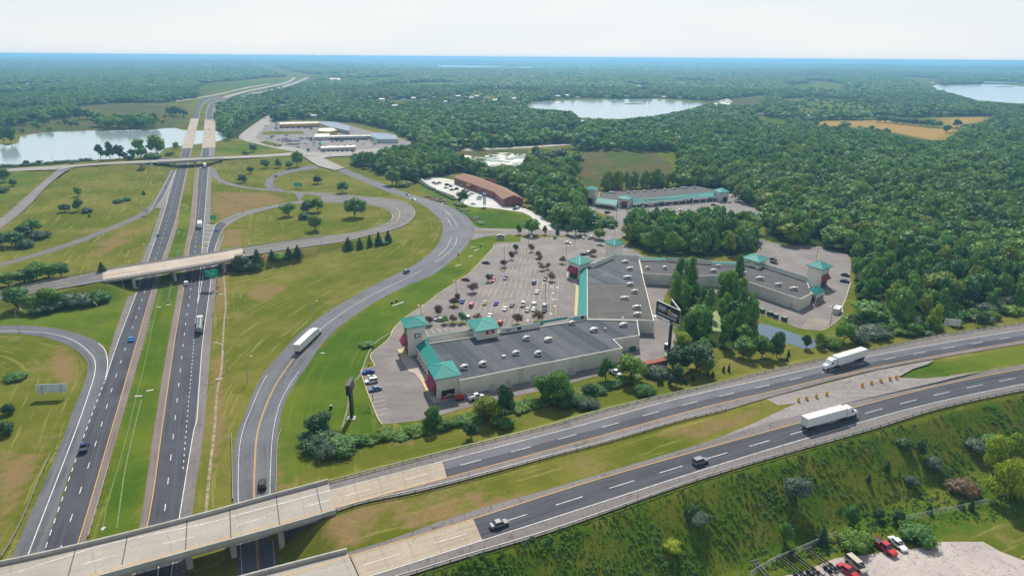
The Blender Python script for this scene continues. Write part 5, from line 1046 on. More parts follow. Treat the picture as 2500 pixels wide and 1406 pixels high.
for k in range(6):
    f = (k+.5)/6; x, y = a[0]+(b[0]-a[0])*f, a[1]+(b[1]-a[1])*f; mb = MB(); mb.box((x, y, 1.75), (.45, .45, 3.4)); mb.box((x, y, .45), (.8, .8, .7)); mb.build('column', CREAM2, mall)
slope([(1409,777,4.4),(1416,660,4.4),(1433,651,6.7),(1433,776,6.7)])
mb = MB(); a, b = G(1409.5,779,4.2), G(1416.5,662,4.2); mb.bar((a[0]+.2, a[1], 3.7), (b[0]+.2, b[1], 3.7), .4, .9); mb.build('fascia', CREAM, mall)
for k in range(14):
    f = (k+.5)/14; x, y = a[0]+(b[0]-a[0])*f, a[1]+(b[1]-a[1])*f; mb = MB(); mb.box((x+.2, y, 1.7), (.4, .4, 3.3)); mb.build('column', CREAM2, mall)
parapet([(1449,645),(1500,622)], 3, 7.6); parapet([(1500,622),(1560,625)], 3, 7.6); slope([(1561,632,6.7),(1628,635,6.7),(1628,630,7.4),(1561,627,7.4)], 'roof_strip')
parapet([(1629,629),(1737,637)], 3, 7.4); slope([(1738,643,6.6),(1806,646,6.6),(1806,641,7.3),(1738,638,7.3)], 'roof_strip'); parapet([(1807,638),(1838,641),(1852,648),(1862,643),(1968,677),(1992,697)], 3, 7.4)
slope([(1992,722,4.4),(2014,710,4.4),(1997,697,7.0),(1974,704,7.0)]); mb = MB(); P = W2([(1983,716),(1993,723),(2013,712),(1998,700)], 4.2); mb.prism(P, 0, 4.2); ann = mb.build('corner_shop', CREAM, mall)
P = P if area2(P) > 0 else P[::-1]
# towers
T1, B1, C1 = tower(mall, [(989.7,801.5),(1045.8,793.2),(1030.6,770.3),(977.4,778.5)], (1010.1,771.5), 12.3)
T2, B2, C2 = tower(mall, [(1061,927.6),(1127,915),(1104,879),(1041,891)], (1082,889), 7.9)
T3, B3, C3 = tower(mall, [(1162,810),(1222,800),(1198,773),(1137,782)], (1180,780), 9.6)
T4, B4, C4 = tower(mall, [(1415,647.6),(1448,637),(1416,623),(1383,635)], (1417,626), 8.6)
T5, B5, C5 = tower(mall, [(1501,600),(1527,593),(1499.5,585),(1474,591)], (1500,582), 11.5)
T6, B6, C6 = tower(mall, [(1854,641),(1878,631),(1838,619),(1810,628)], (1848,621), 9.0)
T7, B7, C7 = tower(mall, [(2010,659),(2033,650),(1990,638),(1967,647)], (2004,637), 10.2)
def side(B, i): return B[i % 4], B[(i+1) % 4]
def facing(B, dx, dy):
    """side of the body whose outward normal points most towards (dx,dy); returned so that outside is on the right"""
    c = Vector((sum(p[0] for p in B)/4, sum(p[1] for p in B)/4)); best = None
    for i in range(4):
        a, b = Vector(B[i]), Vector(B[(i+1) % 4]); m = (a+b)/2-c; s = (m.x*dx+m.y*dy)/m.length
        if best is None or s > best[0]: best = (s, a, b, m)
    s, a, b, m = best; e = b-a
    if e.y*m.x-e.x*m.y < 0: a, b = b, a
    return a, b
def opening(B, par, dx, dy, s0, s1, z1, m=DARKIN, name='opening', z0=.1):
    a, b = facing(B, dx, dy); on_wall(MB(), a, b, s0, s1, z0, z1); mb = MB(); on_wall(mb, a, b, s0, s1, z0, z1, .02, .14); return mb.build(name, m, par)
def awning(B, par, dx, dy, s0, s1, zt, zb, out=2.2):
    a, b = facing(B, dx, dy); a, b = Vector((*a, 0)), Vector((*b, 0)); e = b-a; n = Vector((e.y, -e.x, 0)).normalized(); p, q = a+e*s0+n*.05, a+e*s1+n*.05; m_ = (p+q)/2
    mb = MB(); T0, T1_ = p+Vector((0, 0, zt)), q+Vector((0, 0, zt)); O0, O1 = p+n*out+Vector((0, 0, zb)), q+n*out+Vector((0, 0, zb)); L0, L1 = p+Vector((0, 0, zb)), q+Vector((0, 0, zb))
    mb.poly([O0, O1, T1_, T0]); mb.poly([L0, O0, T0]); mb.poly([O1, L1, T1_]); mb.poly([L0, L1, O1, O0]); return mb.build('awning', MAROON, par)
opening(B1, T1, -1, 0, .12, .88, 3.6); opening(B1, T1, -1, 0, .15, .85, 11.2, GLASS, 'window', 7.0); awning(B1, T1, -1, 0, .1, .9, 7.2, 4.2); opening(B1, T1, 0, -1, .45, .92, 2.0)
opening(B2, T2, 0, -1, .2, .82, 2.9); awning(B2, T2, -1, -.2, .1, .9, 5.4, 2.9, 2.4); opening(B2, T2, -1, -.2, .15, .85, 2.9)
opening(B4, T4, -1, -.4, .15, .85, 3.2); awning(B4, T4, -1, -.6, .1, .9, 6.3, 3.6, 2.4); opening(B7, T7, 1, -.4, .2, .8, 3.4); awning(B7, T7, 1, -.6, .1, .9, 6.6, 4.2, 2.0)
for i_, (s0, s1) in enumerate(((.08, .3), (.36, .58), (.64, .86))): mb = MB(); on_wall(mb, P[0], P[1], s0, s1, .6, 2.8, .02, .1); mb.build('window', GLASS, ann)
for dx, dy in ((-.3, -1), (1, -.3)):
    opening(P, ann, dx, dy, .12, .34, 2.8, GLASS, 'window', .5); opening(P, ann, dx, dy, .4, .62, 2.8, GLASS, 'window', .5); opening(P, ann, dx, dy, .68, .9, 2.8, GLASS, 'window', .5)
def mark(par, a, b, s, z, w, h, m1, m2):
    a, b = Vector((*a, 0)), Vector((*b, 0)); e = (b-a).normalized(); n = Vector((e.y, -e.x, 0)); c = a+(b-a)*s; mb = MB(); p, q = c-e*w/2+n*.08, c+e*w/2+n*.08
    mb.bar((*p.xy, z), (*q.xy, z), .12, h); o = mb.build('sign_board', m1, par); mb = MB(); u = h*.36
    for sg in (-1, 1):
        for k in range(5): x = c+e*sg*(u*.62-abs(k-2)*-.04*u)+n*.16; mb.bar((x.x, x.y, z+(k-2.5)*u*.36), (x.x+e.x*.01, x.y+e.y*.01, z+(k-1.5)*u*.36), .05, u*.36) if 0 else None
        x0 = c+e*sg*u*.95+n*.16; x1 = c+e*sg*u*.45+n*.16; mb.bar((x0.x, x0.y, z), (x1.x, x1.y, z), .05, u*2)
    x0, x1 = c-e*u*.5+n*.16, c+e*u*.5+n*.16; mb.bar((*x0.xy, z), (*x1.xy, z), .05, u*.55); mb.build('emblem', m2, o); return o
a, b = facing(B1, 0, -1); mark(T1, a, b, .54, 8.2, 2.3, 1.9, DRED, WT)
a, b = facing(B3, 0, -1); mark(T3, a, b, .62, 8.1, 3.6, 1.5, RED, WT)
def board_on(par, p0, p1, z, w, h, m, f, out=.35):
    a, b = Vector((*p0, 0)), Vector((*p1, 0)); e = (b-a).normalized(); n = Vector((e.y, -e.x, 0)); c = a+(b-a)*f+n*out; mb = MB(); mb.bar((*(c-e*w/2).xy, z), (*(c+e*w/2).xy, z), .12, h); return mb.build('sign_board', m, par), c+n*.1, e
a, b = G(1222,803,7.5), G(1318,788.5,7.5); o, c, e = board_on(mall, a, b, 6.7, 1.7, 1.1, BK, .46); board_on(mall, a, b, 6.6, 2.4, .35, NAVY, .18)
a, b = G(1389,776,7.5), G(1432,768,7.5); o, c, e = board_on(mall, a, b, 6.7, 3.0, .8, BLU, .36); board_on(mall, a, b, 6.7, 1.5, 1.1, BK, .74)
# service doors, steps and downpipes along the rear walls
DOOR = mat('door_grey', (.52,.50,.44), .7)
def along(p0, p1, z, f): a, b = G(*p0, z), G(*p1, z); return a[0]+(b[0]-a[0])*f, a[1]+(b[1]-a[1])*f, math.atan2(b[1]-a[1], b[0]-a[0])
for p0, p1, fs in (((1122,928), (1270,898), (.52, .8)), ((1270,898), (1520,849), (.12, .33, .48))):
    for f in fs:
        x, y, r = along(p0, p1, FA, f); n = (math.sin(r), -math.cos(r)); mb = MB(); mb.box((x+n[0]*.05, y+n[1]*.05, 1.15), (1.9, .12, 2.2), r); mb.build('door', DOOR, mall); mb = MB(); mb.box((x+n[0]*.9, y+n[1]*.9, .15), (2.6, 1.7, .22), r); mb.build('step', CONC, mall)
for p0, p1, f in (((1122,928), (1270,898), .995), ((1270,898), (1520,849), .6), ((1270,898), (1520,849), .02), ((1806,681), (1954,730), .35), ((1806,681), (1954,730), .7)):
    x, y, r = along(p0, p1, FA, f); n = (math.sin(r), -math.cos(r)); mb = MB(); mb.box((x+n[0]*.12, y+n[1]*.12, 2.9), (.22, .22, 5.6), r); mb.build('downpipe', HVAC, mall)
for f in (.15, .32, .88): x, y, r = along((1806,681), (1954,730), 5.8, f); n = (math.sin(r), -math.cos(r)); mb = MB(); mb.box((x+n[0]*.05, y+n[1]*.05, 1.15), (1.9, .12, 2.2), r); mb.build('door', DOOR, mall)
# rooftop units
def hvac(px, py, z, w, d, h, rz, label, grp, fan=True):
    w, d, h = w*.82, d*.82, h*.85
    x, y = G(px, py, z); t = thing('rooftop_unit', label, 'air conditioner', (x, y, z), rz, grp)
    m = MB(); m.box((0, 0, .35+h/2), (w, d, h)); m.box((0, 0, .15), (w*.92, d*.9, .3)); m.build('housing', HVAC, t)
    m = MB(); m.box((0, -d/2-.01, .35+h*.5), (w*.8, .04, h*.55)); m.box((-w/2-.01, 0, .35+h*.5), (.04, d*.6, h*.6)); m.build('grille', VENT, t)
    if fan: m = MB(); m.tube((w*.22, 0, .35+h), (w*.22, 0, .45+h), d*.26, n=12); m.build('fan', VENT, t); m = MB(); m.box((-w*.72, 0, .5+h*.35), (w*.42, d*.8, h*.6), 0, .8); m.build('intake_hood', HVAC, t)
    return t
A_U = [(1135,900,2.2,1.8,1.5),(1180,892,2.2,1.8,1.5),(1230,872,1.7,1.1,.5),(1261,865,2.2,1.7,1.3),(1315,867,2.2,1.7,1.6),(1286,829,2.2,1.7,1.4),(1340,832,2.7,2.2,1.3),(1397,791,2.2,1.7,1.2),(1451,808,2.8,2.3,1.3),(1523,796,2.9,2.0,1.3),(1520,779,1.0,.9,.5),(1477,806,.9,.9,.8)]
B_U = [(1528,642,3,2,1.3),(1539,659,3,2,1.4),(1534,680,3.3,2.4,1.3),(1540,697,2.6,1.8,1.3),(1551,715,2.6,1.8,1.4),(1527,730,3.3,1.8,1.0),(1557,753,3.2,1.8,1.3),(1558,770,2.8,1.8,1.2)]
C_U = [(1582,657,1.9,1.7,1.3),(1624,657,2.0,2.0,1.5),(1743,664,2.6,2,1.4),(1755,652,1.9,1.6,1.2),(1814,670,3.2,2.2,1.4),(1857,683,3.2,2.2,1.4),(1902,698,2.6,1.8,1.3),(1940,708,3,2,1.4)]
OW = 'first second third fourth fifth sixth seventh eighth ninth tenth eleventh twelfth'.split()
for nm, U, z, rz in (('near wing', A_U, FA-.45, R(25)), ('middle wing', B_U, FA-.45, R(0)), ('far wing', C_U, 5.35, R(-12))):
    U = sorted(U)
    for i, (x, y, w, d, h) in enumerate(U): hvac(x, y, z, w, d, h, rz, '%s rooftop unit on the %s of the outlet mall, %s from the left' % ('small low' if h < .9 else 'boxy white', nm, OW[i]), 'rooftop units on the outlet mall', h > .9)

# ---------------- the far shopping building ----------------
fm = thing('shopping_building', 'long low shopping building with a teal canopy in front of the meadow', 'shopping centre')
zf = 5.2
PF = W2([(1458,486),(1510,491),(1590,486),(1772,468),(1754,466),(1702,455.5),(1590,464),(1500,469),(1466,473)], zf); shell(fm, PF, zf, ROOF_C)
sl = slope([(1453,494,3.6),(1505,501,3.6),(1508,489,5.8),(1458,483,5.8)], par=fm)
slope([(1545,496,3.7),(1749,479,3.7),(1744,468,5.9),(1545,486,5.9)], par=fm)
mb = MB()
for a, b in (((1453,496), (1505,503)), ((1545,498), (1749,481))): p, q = G(*a, 3.4), G(*b, 3.4); mb.bar((*p, 3.0), (*q, 3.0), .4, 1.3)
mb.build('fascia', CREAM2, fm)
mb = MB()
for a, b in (((1456,495), (1505,502)), ((1545,497), (1749,480))): p, q = G(*a, 3.4), G(*b, 3.4); mb.bar((p[0], p[1]+3, 1.2), (q[0], q[1]+3, 1.2), .3, 2.4)
mb.build('shop_window', GLASS, fm)
for k in range(12):
    f = (k+.5)/12; p, q = G(1545,498,3.4), G(1749,481,3.4); mb = MB(); mb.box((p[0]+(q[0]-p[0])*f, p[1]+(q[1]-p[1])*f, 1.3), (.45, .45, 2.4)); mb.build('column', CREAM2, fm)
t7, b7, _ = tower(fm, [(1455,464.8),(1461.8,459.4),(1434,457),(1426.8,461.5)], (1445,452.9), 11.4, ov=.8); opening(b7, t7, 0, -1, .25, .8, 4.4)
t8, b8, _ = tower(fm, [(1537,488),(1546,481),(1514,478.5),(1505.5,484)], (1523,477), 6.8, ov=.6); opening(b8, t8, 0, -1, .15, .85, 3.0); awning(b8, t8, 0, -1, .12, .88, 4.9, 2.6, 1.6)
t9, b9, _ = tower(fm, [(1756.8,470.8),(1783,468.5),(1767,460),(1741,464)], (1761,459), 7.6, ov=.8); opening(b9, t9, .2, -1, .4, .85, 3.4)
p, q = G(1463,498.5,3.4), G(1498,502,3.4); text3('M A U R I C E S', 1.15, ((p[0]+q[0])/2, (p[1]+q[1])/2-.35, 3.0), (q[0]-p[0], q[1]-p[1], 0), BK, fm, bold=.03, width=9)
for x, w, m in ((1567,3.2,BK), (1612,6,BK), (1672,5,NAVY), (1686,2,NAVY), (1736,6,BK)):
    p, q = G(1545,498,3.4), G(1749,481,3.4); f = (x-1545)/204; c = (p[0]+(q[0]-p[0])*f, p[1]+(q[1]-p[1])*f-.3, 3.05); d = Vector((q[0]-p[0], q[1]-p[1], 0)).normalized(); mb = MB(); mb.bar((c[0]-d.x*w/2, c[1]-d.y*w/2, c[2]), (c[0]+d.x*w/2, c[1]+d.y*w/2, c[2]), .12, .5 if w > 2.5 else 1.6); mb.build('sign_board', m, fm)
for i, (x, y) in enumerate(((1465,476),(1492,472),(1499,473),(1535,471),(1550,470),(1575,468.5),(1599,467),(1624,464.5),(1646,463.5),(1667,460.5),(1675,461.5),(1696,459.5))): hvac(x, y, zf-.45, 2.4, 2, 1.3, .1, 'boxy rooftop unit on the far shopping building, %s from the left' % OW[i], 'rooftop units on the far shopping building')

# ---------------- the brick hotel ----------------
hb = thing('hotel', 'two-storey red brick hotel with a brown pitched roof and an entrance porch', 'hotel')
BRICK = mat('red_brick', (.27,.085,.07), .9, scale=1.5, var=.2); SHING = mat('brown_shingles', (.26,.135,.08), .85, scale=.8, var=.14, bump=.1)
def gable(par, eave0, eave1, ridge0, ridge1, ze, zr, back, name='wing', z0=0.0, ends=(1, 1), ov=.5):
    """pixel eaves line (near side) and pixel ridge line; back eaves mirrored"""
    E0, E1 = [Vector((*G(*p, ze), ze)) for p in (eave0, eave1)]; R0, R1 = [Vector((*G(*p, zr), zr)) for p in (ridge0, ridge1)]
    d = (E1-E0).normalized(); n = Vector((-d.y, d.x, 0)); w = ((R0-E0).dot(n)+(R1-E1).dot(n))/2; n = n*w
    R0 = Vector((E0.x+n.x, E0.y+n.y, zr)) if ends[0] else R0; R1 = Vector((E1.x+n.x, E1.y+n.y, zr)) if ends[1] else R1
    K0, K1 = Vector((2*R0.x-E0.x, 2*R0.y-E0.y, ze)), Vector((2*R1.x-E1.x, 2*R1.y-E1.y, ze))
    mb = MB(); c = [E0, E1, K1, K0]; u = n.normalized()*ov; b = [E0+u, E1+u, K1-u, K0-u]
    bb = [(b[0].x+d.x*ov, b[0].y+d.y*ov), (b[1].x-d.x*ov, b[1].y-d.y*ov), (b[2].x-d.x*ov, b[2].y-d.y*ov), (b[3].x+d.x*ov, b[3].y+d.y*ov)]
    mb.prism(bb, z0, ze-.05, top=False)
    for i, j, r in ((3, 0, R0+d*ov), (1, 2, R1-d*ov)): mb.poly([(*bb[i], ze-.05), (*bb[j], ze-.05), (r.x, r.y, zr-.3)])
    w_ = mb.build(name, BRICK, par); r = MB(); r.poly([E0, E1, R1, R0]); r.poly([K1, K0, R0, R1]); dz = Vector((0, 0, .25))
    r.poly([E0-dz, E1-dz, E1, E0]); r.poly([E0-dz, E0, R0, R0-dz]); r.poly([R0-dz, R0, K0, K0-dz]); r.poly([E1, E1-dz, R1-dz, R1]); r.poly([R1, R1-dz, K1-dz, K1]); r.poly([K1, K1-dz, K0-dz, K0]); r.build('roof', SHING, w_)
    return w_, bb
w1, bb1 = gable(hb, (1107,433), (1206,469), (1127,420.5), (1221,455), 5.6, 8.6, 0, ends=(1, 0))
w2_, bb2 = gable(hb, (1206,469), (1228,487), (1221,455), (1254,474), 5.6, 8.6, 0, ends=(0, 1))
w3, bb3 = gable(hb, (1133,455), (1152,450), (1141,446), (1155,448), 4.2, 6.2, 0, name='porch', z0=3.6, ov=.2)
for p in bb3: mb = MB(); mb.box((p[0], p[1], 1.8), (.6, .6, 3.6)); mb.build('column', BRICK, w3)
w4, bb4 = gable(hb, (1187,439.5), (1215,446), (1200,435), (1209,441), 5.7, 8.0, 0, name='rear_wing', ov=.3)
HW = mat('hotel_window', (.05,.05,.06), .3, spec=.5)
def wins(par, a, b, n, zs, w=1.3, h=1.2, m=HW):
    for z in zs:
        for k in range(n):
            f = (k+.5)/n; x, y = a[0]+(b[0]-a[0])*f, a[1]+(b[1]-a[1])*f; L = math.hypot(b[0]-a[0], b[1]-a[1]); e = ((b[0]-a[0])/L, (b[1]-a[1])/L); nx = (e[1]*.03, -e[0]*.03)
            mb = MB(); mb.bar((x-e[0]*w/2+nx[0], y-e[1]*w/2+nx[1], z), (x+e[0]*w/2+nx[0], y+e[1]*w/2+nx[1], z), .1, h); mb.build('window', m, par)
wins(w1, bb1[0], bb1[1], 18, (1.5, 4.2)); wins(w2_, bb2[0], bb2[1], 5, (1.5, 4.2)); wins(w2_, bb2[1], bb2[2], 3, (1.8, 4.4), 1.0, 1.6)
# hotel sign pylon
x, y, z = GT(1183,505); t = thing('hotel_sign', 'tall hotel pylon sign with a blue box on top and white panels below', 'sign', (x, y, z), .1)
mb = MB(); mb.box((0, 0, 4.6), (2.2, 1.0, 5.6)); mb.build('panel', mat('pale_panel', (.55,.65,.72), .5), t); mb = MB(); mb.box((0, 0, 9.4), (3.4, 1.2, 3.4)); mb.build('sign_box', mat('sign_blue', (.02,.10,.30), .4), t); mb = MB(); mb.box((0, -.62, 10.3), (2.6, .06, .9)); mb.box((0, -.62, 8.9), (2.8, .06, .3)); mb.build('lettering', WT, t)
for s in (-.8, .8): mb = MB(); mb.box((s, 0, .9), (.3, .3, 2)); mb.build('post', STEEL, t)

# ---------------- the strip mall by the junction ----------------
YEL = mat('yellow_fascia', (.55,.36,.05), .7); PINKB = mat('pinkish_brick', (.33,.20,.17), .9); WROOF = membrane('white_membrane', (.60,.56,.52), (.70,.66,.62), .2); SROOF = membrane('slate_blue_membrane', (.20,.25,.30), (.25,.30,.35), .3)
sm = thing('strip_mall', 'L-shaped strip mall with a yellow fascia and a grey-blue roof', 'shopping building')
def block(par, pts, zt, mr, mw, fas=None, name='wall'):
    o, w = shell(par, W2(pts, zt), zt, mr, name, m=mw); return o
block(sm, [(674,304),(780,301),(776,296.5),(684,298)], 5.5, WROOF, YEL); block(sm, [(780,301),(808,311),(826,314),(853,320),(856,308),(818,297.5),(776,296)], 5.5, SROOF, mat('grey_wall', (.36,.37,.36), .9))
o = sm; mb = MB(); p, q, r_ = G(676,309,3), G(778,306,3), G(806,316,3)
mb.bar((p[0], p[1]-.6, 3.2), (q[0], q[1]-.6, 3.2), .5, 1.4); mb.bar((q[0], q[1]-.6, 3.2), (r_[0], r_[1]-.6, 3.2), .5, 1.4); mb.build('fascia', YEL, sm)
mb = MB(); mb.bar((p[0], p[1]-.3, 1.3), (q[0], q[1]-.3, 1.3), .4, 2.4); mb.build('shop_front', PINKB, sm)
for k in range(6): f = (k+.6)/6.4; mb = MB(); mb.bar((p[0]+(q[0]-p[0])*f, p[1]-.7, 1.2), (p[0]+(q[0]-p[0])*f+3, p[1]-.7, 1.2), .3, 2.0); mb.build('shop_window', GLASS, sm)
tw, bw, _ = tower(sm, [(678,305),(683,302),(676,299),(671,301)], (677,297), 7, ov=.5)
s2 = thing('shop_building', 'white-roofed shop building with yellow front in the middle of the strip mall', 'shopping building'); block(s2, [(775,320),(802,322),(824,318),(812,311.5),(780,312.5)], 5, WROOF, YEL)
s3 = thing('shop_building', 'long white low shop row with pale canopy, strip mall', 'shopping building'); block(s3, [(766,335),(908,332),(909,328.5),(806,330),(805,325.5),(770,326)], 4.6, WROOF, mat('pale_brick', (.50,.47,.43), .9))
for k in range(14): a = G(772+k*9.3, 337, 3); mb = MB(); mb.box((a[0], a[1]-.3, 1.3), (4.5, .3, 2.1)); mb.build('shop_window', GLASS, s3)
s4 = thing('store_building', 'large store with a slate blue flat roof at the right end of the strip mall', 'shopping building'); block(s4, [(904,332),(922,340),(972,340),(966,329),(940,324),(912,324)], 5.5, SROOF, mat('pale_blue_wall', (.46,.50,.50), .9))
tower(s4, [(916,342),(922,340),(918,337),(911,339)], (916,335), 6, ov=.4)
s5 = thing('shop_building', 'long cream-roofed building beside the road junction', 'shopping building'); block(s5, [(781,362),(868,359),(869,353),(786,355.5)], 4.8, WROOF, mat('beige_wall', (.48,.44,.38), .9))
for k in range(7): a = G(790+k*11.5, 369-.1*k, 1.5); mb = MB(); mb.box((a[0], a[1]-.2, 1.4), (2.4, .3, 2.2)); mb.build('shop_window', GLASS, s5)
tower(s5, [(786,353),(792,350.5),(783,347),(776,350)], (784,346), 6, ov=.5)
for i, (x, y) in enumerate(((795,357),(826,356.5),(841,356),(856,355))): hvac(x, y, 4.4, 3, 2.4, 1.3, 0, 'rooftop unit on the building beside the junction, %s from the left' % OW[i], 'rooftop units beside the junction')
gs = thing('fuel_canopy', 'dark blue roofed fuel station among the junction shops', 'fuel station'); mb = MB(); mb.box((0, 0, 4.6), (17, 12, 1.0)); mb.build('canopy', mat('navy_roof', (.03,.05,.12), .4), gs)
for sx in (-5, 5):
    for sy in (-3, 3): mb = MB(); mb.box((sx, sy, 2.05), (.5, .5, 4.1)); mb.build('post', WHITE, gs)
gs.location = (*G(718,352), 0)
s6 = thing('station_shop', 'small station shop with a dark slate roof behind the fuel canopy', 'shop'); s6.location = (*G(700,345), 0)
mb = MB(); mb.box((0, 0, 1.7), (12, 8, 3.4)); mb.build('wall', CREAM, s6); mb = MB(); C = [(-6.6,-4.6),(6.6,-4.6),(6.6,4.6),(-6.6,4.6)]; pyr(mb, C, (0, 0, 5.4), 3.5); mb.build('roof', mat('slate', (.10,.12,.15), .7), s6)
s7 = thing('store_building', 'white building far down the freeway among the woods', 'building'); block(s7, [(797,196),(832,196),(830,191),(798,191)], 9, WROOF, WHITE)

# ---------------- houses in the distant woods ----------------
HWL = [mat('house_white', (.72,.72,.70), .7), mat('house_beige', (.5,.44,.36), .8), mat('house_grey', (.42,.44,.46), .8)]; HRF = [mat('roof_grey', (.22,.22,.24), .8), mat('roof_brown', (.20,.13,.10), .8), mat('roof_white', (.70,.70,.70), .6)]
def house_proto(wm, rm):
    t = thing('house', '', 'house'); mb = MB(); mb.box((0, 0, 1.6), (14, 9, 3.2)); w = mb.build('wall', wm, t)
    r = MB(); e = [(-7.5,-5,3.2),(7.5,-5,3.2),(7.5,5,3.2),(-7.5,5,3.2)]; r0, r1 = (-7.5,0,6), (7.5,0,6); r.poly([e[0], e[1], r1, r0]); r.poly([e[2], e[3], r0, r1]); r.poly([e[3], e[0], r0]); r.poly([e[1], e[2], r1]); r.build('roof', rm, t)
    for x in (-4.5, 0, 4.5): m = MB(); m.box((x, -4.52, 1.7), (1.6, .1, 1.3)); m.build('window', GLASS, t)
    return t
HP = []
for i, (x, y) in enumerate(HS):
    k = random.randrange(3), random.randrange(3)
    if i < 9: HP.append(house_proto(HWL[i % 3], HRF[(i*2+1) % 3])); h = HP[-1]
    else: h = copy_tree(random.choice(HP))
    X, Y = G(x, y); h.location = (X, Y, 0); h.rotation_euler = (0, 0, random.uniform(-.5, .5)); s = 1.0 if y > 200 else 1.6; h.scale = (s, s, s)
    ar = 'beside the country road' if 1400 < x < 1560 and y > 290 else 'on the shore of the middle lake' if 1340 < x < 1730 and y > 224 else 'in the green clearing left of the middle lake' if 860 <= x < 1280 else 'near the golden field' if y > 255 and x > 1800 else 'beside the freeway at the left' if x < 800 and y > 200 else 'far off near the skyline' if y < 200 else 'in the woods before the right lake'
    tag(h, 'small pale house %s' % ar, 'house', 'houses '+ar)
    h['label'] = 'small pale house %s, number %d counted from the left' % (ar, sum(1 for q in HS[:i] if abs(q[0]-x) < 1e9 and q[0] < x)+1) if 0 else h['label']
VHOLE = [(x, y) for x, y in HS]

# ---------------- bridges ----------------
GIRD = mat('girder_concrete', (.33,.33,.31), .9, scale=1)
def deck_bridge(name, label, N, S, z, th, rail_h, m_deck, spans, piers, pierdir, par_m=CONC, drain=True):
    t = thing(name, label, 'bridge'); A, B = line3(N, z), line3(S, z); n = max(6, int(plen(A)/6)); A, B = catmull(A, n), catmull(B, n)
    mb = MB(); u = 0
    for i in range(n-1):
        d = float(np.linalg.norm(A[i+1]-A[i])); W = float(np.linalg.norm(A[i]-B[i])); q = [B[i], B[i+1], A[i+1], A[i]]; mb.poly([(p[0], p[1], p[2]+.07) for p in q], [(u, 0), (u+d, 0), (u+d, W), (u, W)]); mb.poly([(p[0], p[1], p[2]-.25) for p in q[::-1]]); u += d
    mb.build('deck', m_deck, t)
    for E_, sg in ((A, 1), (B, -1)):
        mb = MB(); g = MB()
        for i in range(n-1):
            p, q = E_[i], E_[i+1]; d = (q-p)/np.linalg.norm(q-p); nn = np.array([-d[1], d[0], 0])*sg*.22
            mb.bar(p+nn+np.array([0, 0, rail_h/2-.12]), q+nn+np.array([0, 0, rail_h/2-.12]), .42, rail_h+.3); g.bar(p-nn*2+np.array([0, 0, -.25-th/2]), q-nn*2+np.array([0, 0, -.25-th/2]), .5, th)
        mb.build('parapet', par_m, t); g.build('girder', GIRD, t)
    g = MB()
    for f in (.25, .5, .75):
        for i in range(n-1): p, q = A[i]*(1-f)+B[i]*f, A[i+1]*(1-f)+B[i+1]*f; g.bar(p-np.array([0, 0, .25+th/2]), q-np.array([0, 0, .25+th/2]), .5, th)
    g.build('girder', GIRD, t)
    for p0, p1 in piers:
        a, b = [Vector((*G(*p, z(p[0]) if callable(z) else z), (z(p[0]) if callable(z) else z))) for p in (p0, p1)]
        e = (b-a).normalized(); a2, b2 = a+e*.9, b-e*.9; zt = a.z-.25-th; L = (b2-a2).length
        mb = MB(); mb.bar((a2.x, a2.y, zt-.5), (b2.x, b2.y, zt-.5), 1.1, 1.0); cap = mb.build('pier_cap', CONC, t)
        for f in ((.1, .5, .9) if L > 11 else (.2, .8)): c = a2+(b2-a2)*f; mb = MB(); mb.box((c.x, c.y, (zt-1)/2-.2), (1.0, 1.3, zt-.6), math.atan2(e.y, e.x)); mb.build('pier_column', CONC, t)
    return t
J = [((184,1343),(165,1411)),((311,1309),(298,1378)),((457,1270),(453,1342)),((561,1243),(564,1315)),((674,1210),(684,1291))]
br1 = deck_bridge('freeway_bridge', 'near concrete freeway bridge with solid parapets crossing the lower freeway', U1N[:2]+sub(U1N, 256, 795)[0:] if 0 else sub(U1N, -330, 802), sub(U1S, -330, 820), 7.0, 1.0, .95, A_CONG, None, J, None)
br2 = deck_bridge('freeway_bridge', 'second freeway bridge just entering at the bottom edge of the picture', sub(U2N, 330, 848), sub(U2S, 330, 888), 7.0, 1.0, .95, A_CONG, None, [((561,1424),(575,1524)),((690,1390),(720,1488))], None)
mb = MB()
for (a, b) in J+[((771,1184),(788,1262))]: p, q = G(*a, 7), G(*b, 7); mb.bar((*p, 7.09), (*q, 7.09), .22, .02)
mb.build('expansion_joint', VENT, br1)
mb = MB(); 
for P_ in (sub(U1W, -330, 806), ): stripe(mb, line3(P_, 7.0), .22, .10)
stripe(mb, line3(sub(U1M, -330, 806) if 0 else [((a[0]+b[0])/2, (a[1]+b[1])/2) for a, b in zip(catmull(sub(U1W, -330, 806), 30), catmull(sub(U1Y, -330, 806), 30))], 7.0), .2, .10, (6.5, 9), phase=5); mb.build('lane_line', MATS['white_paint'], br1)
mb = MB(); stripe(mb, line3(sub(U1Y, -330, 820), 7.0), .22, .10); mb.build('edge_line', MATS['yellow_paint'], br1)
mb = MB(); stripe(mb, line3(sub(U2Y, 330, 850), 7.0), .22, .10); mb.build('edge_line', MATS['yellow_paint'], br2)
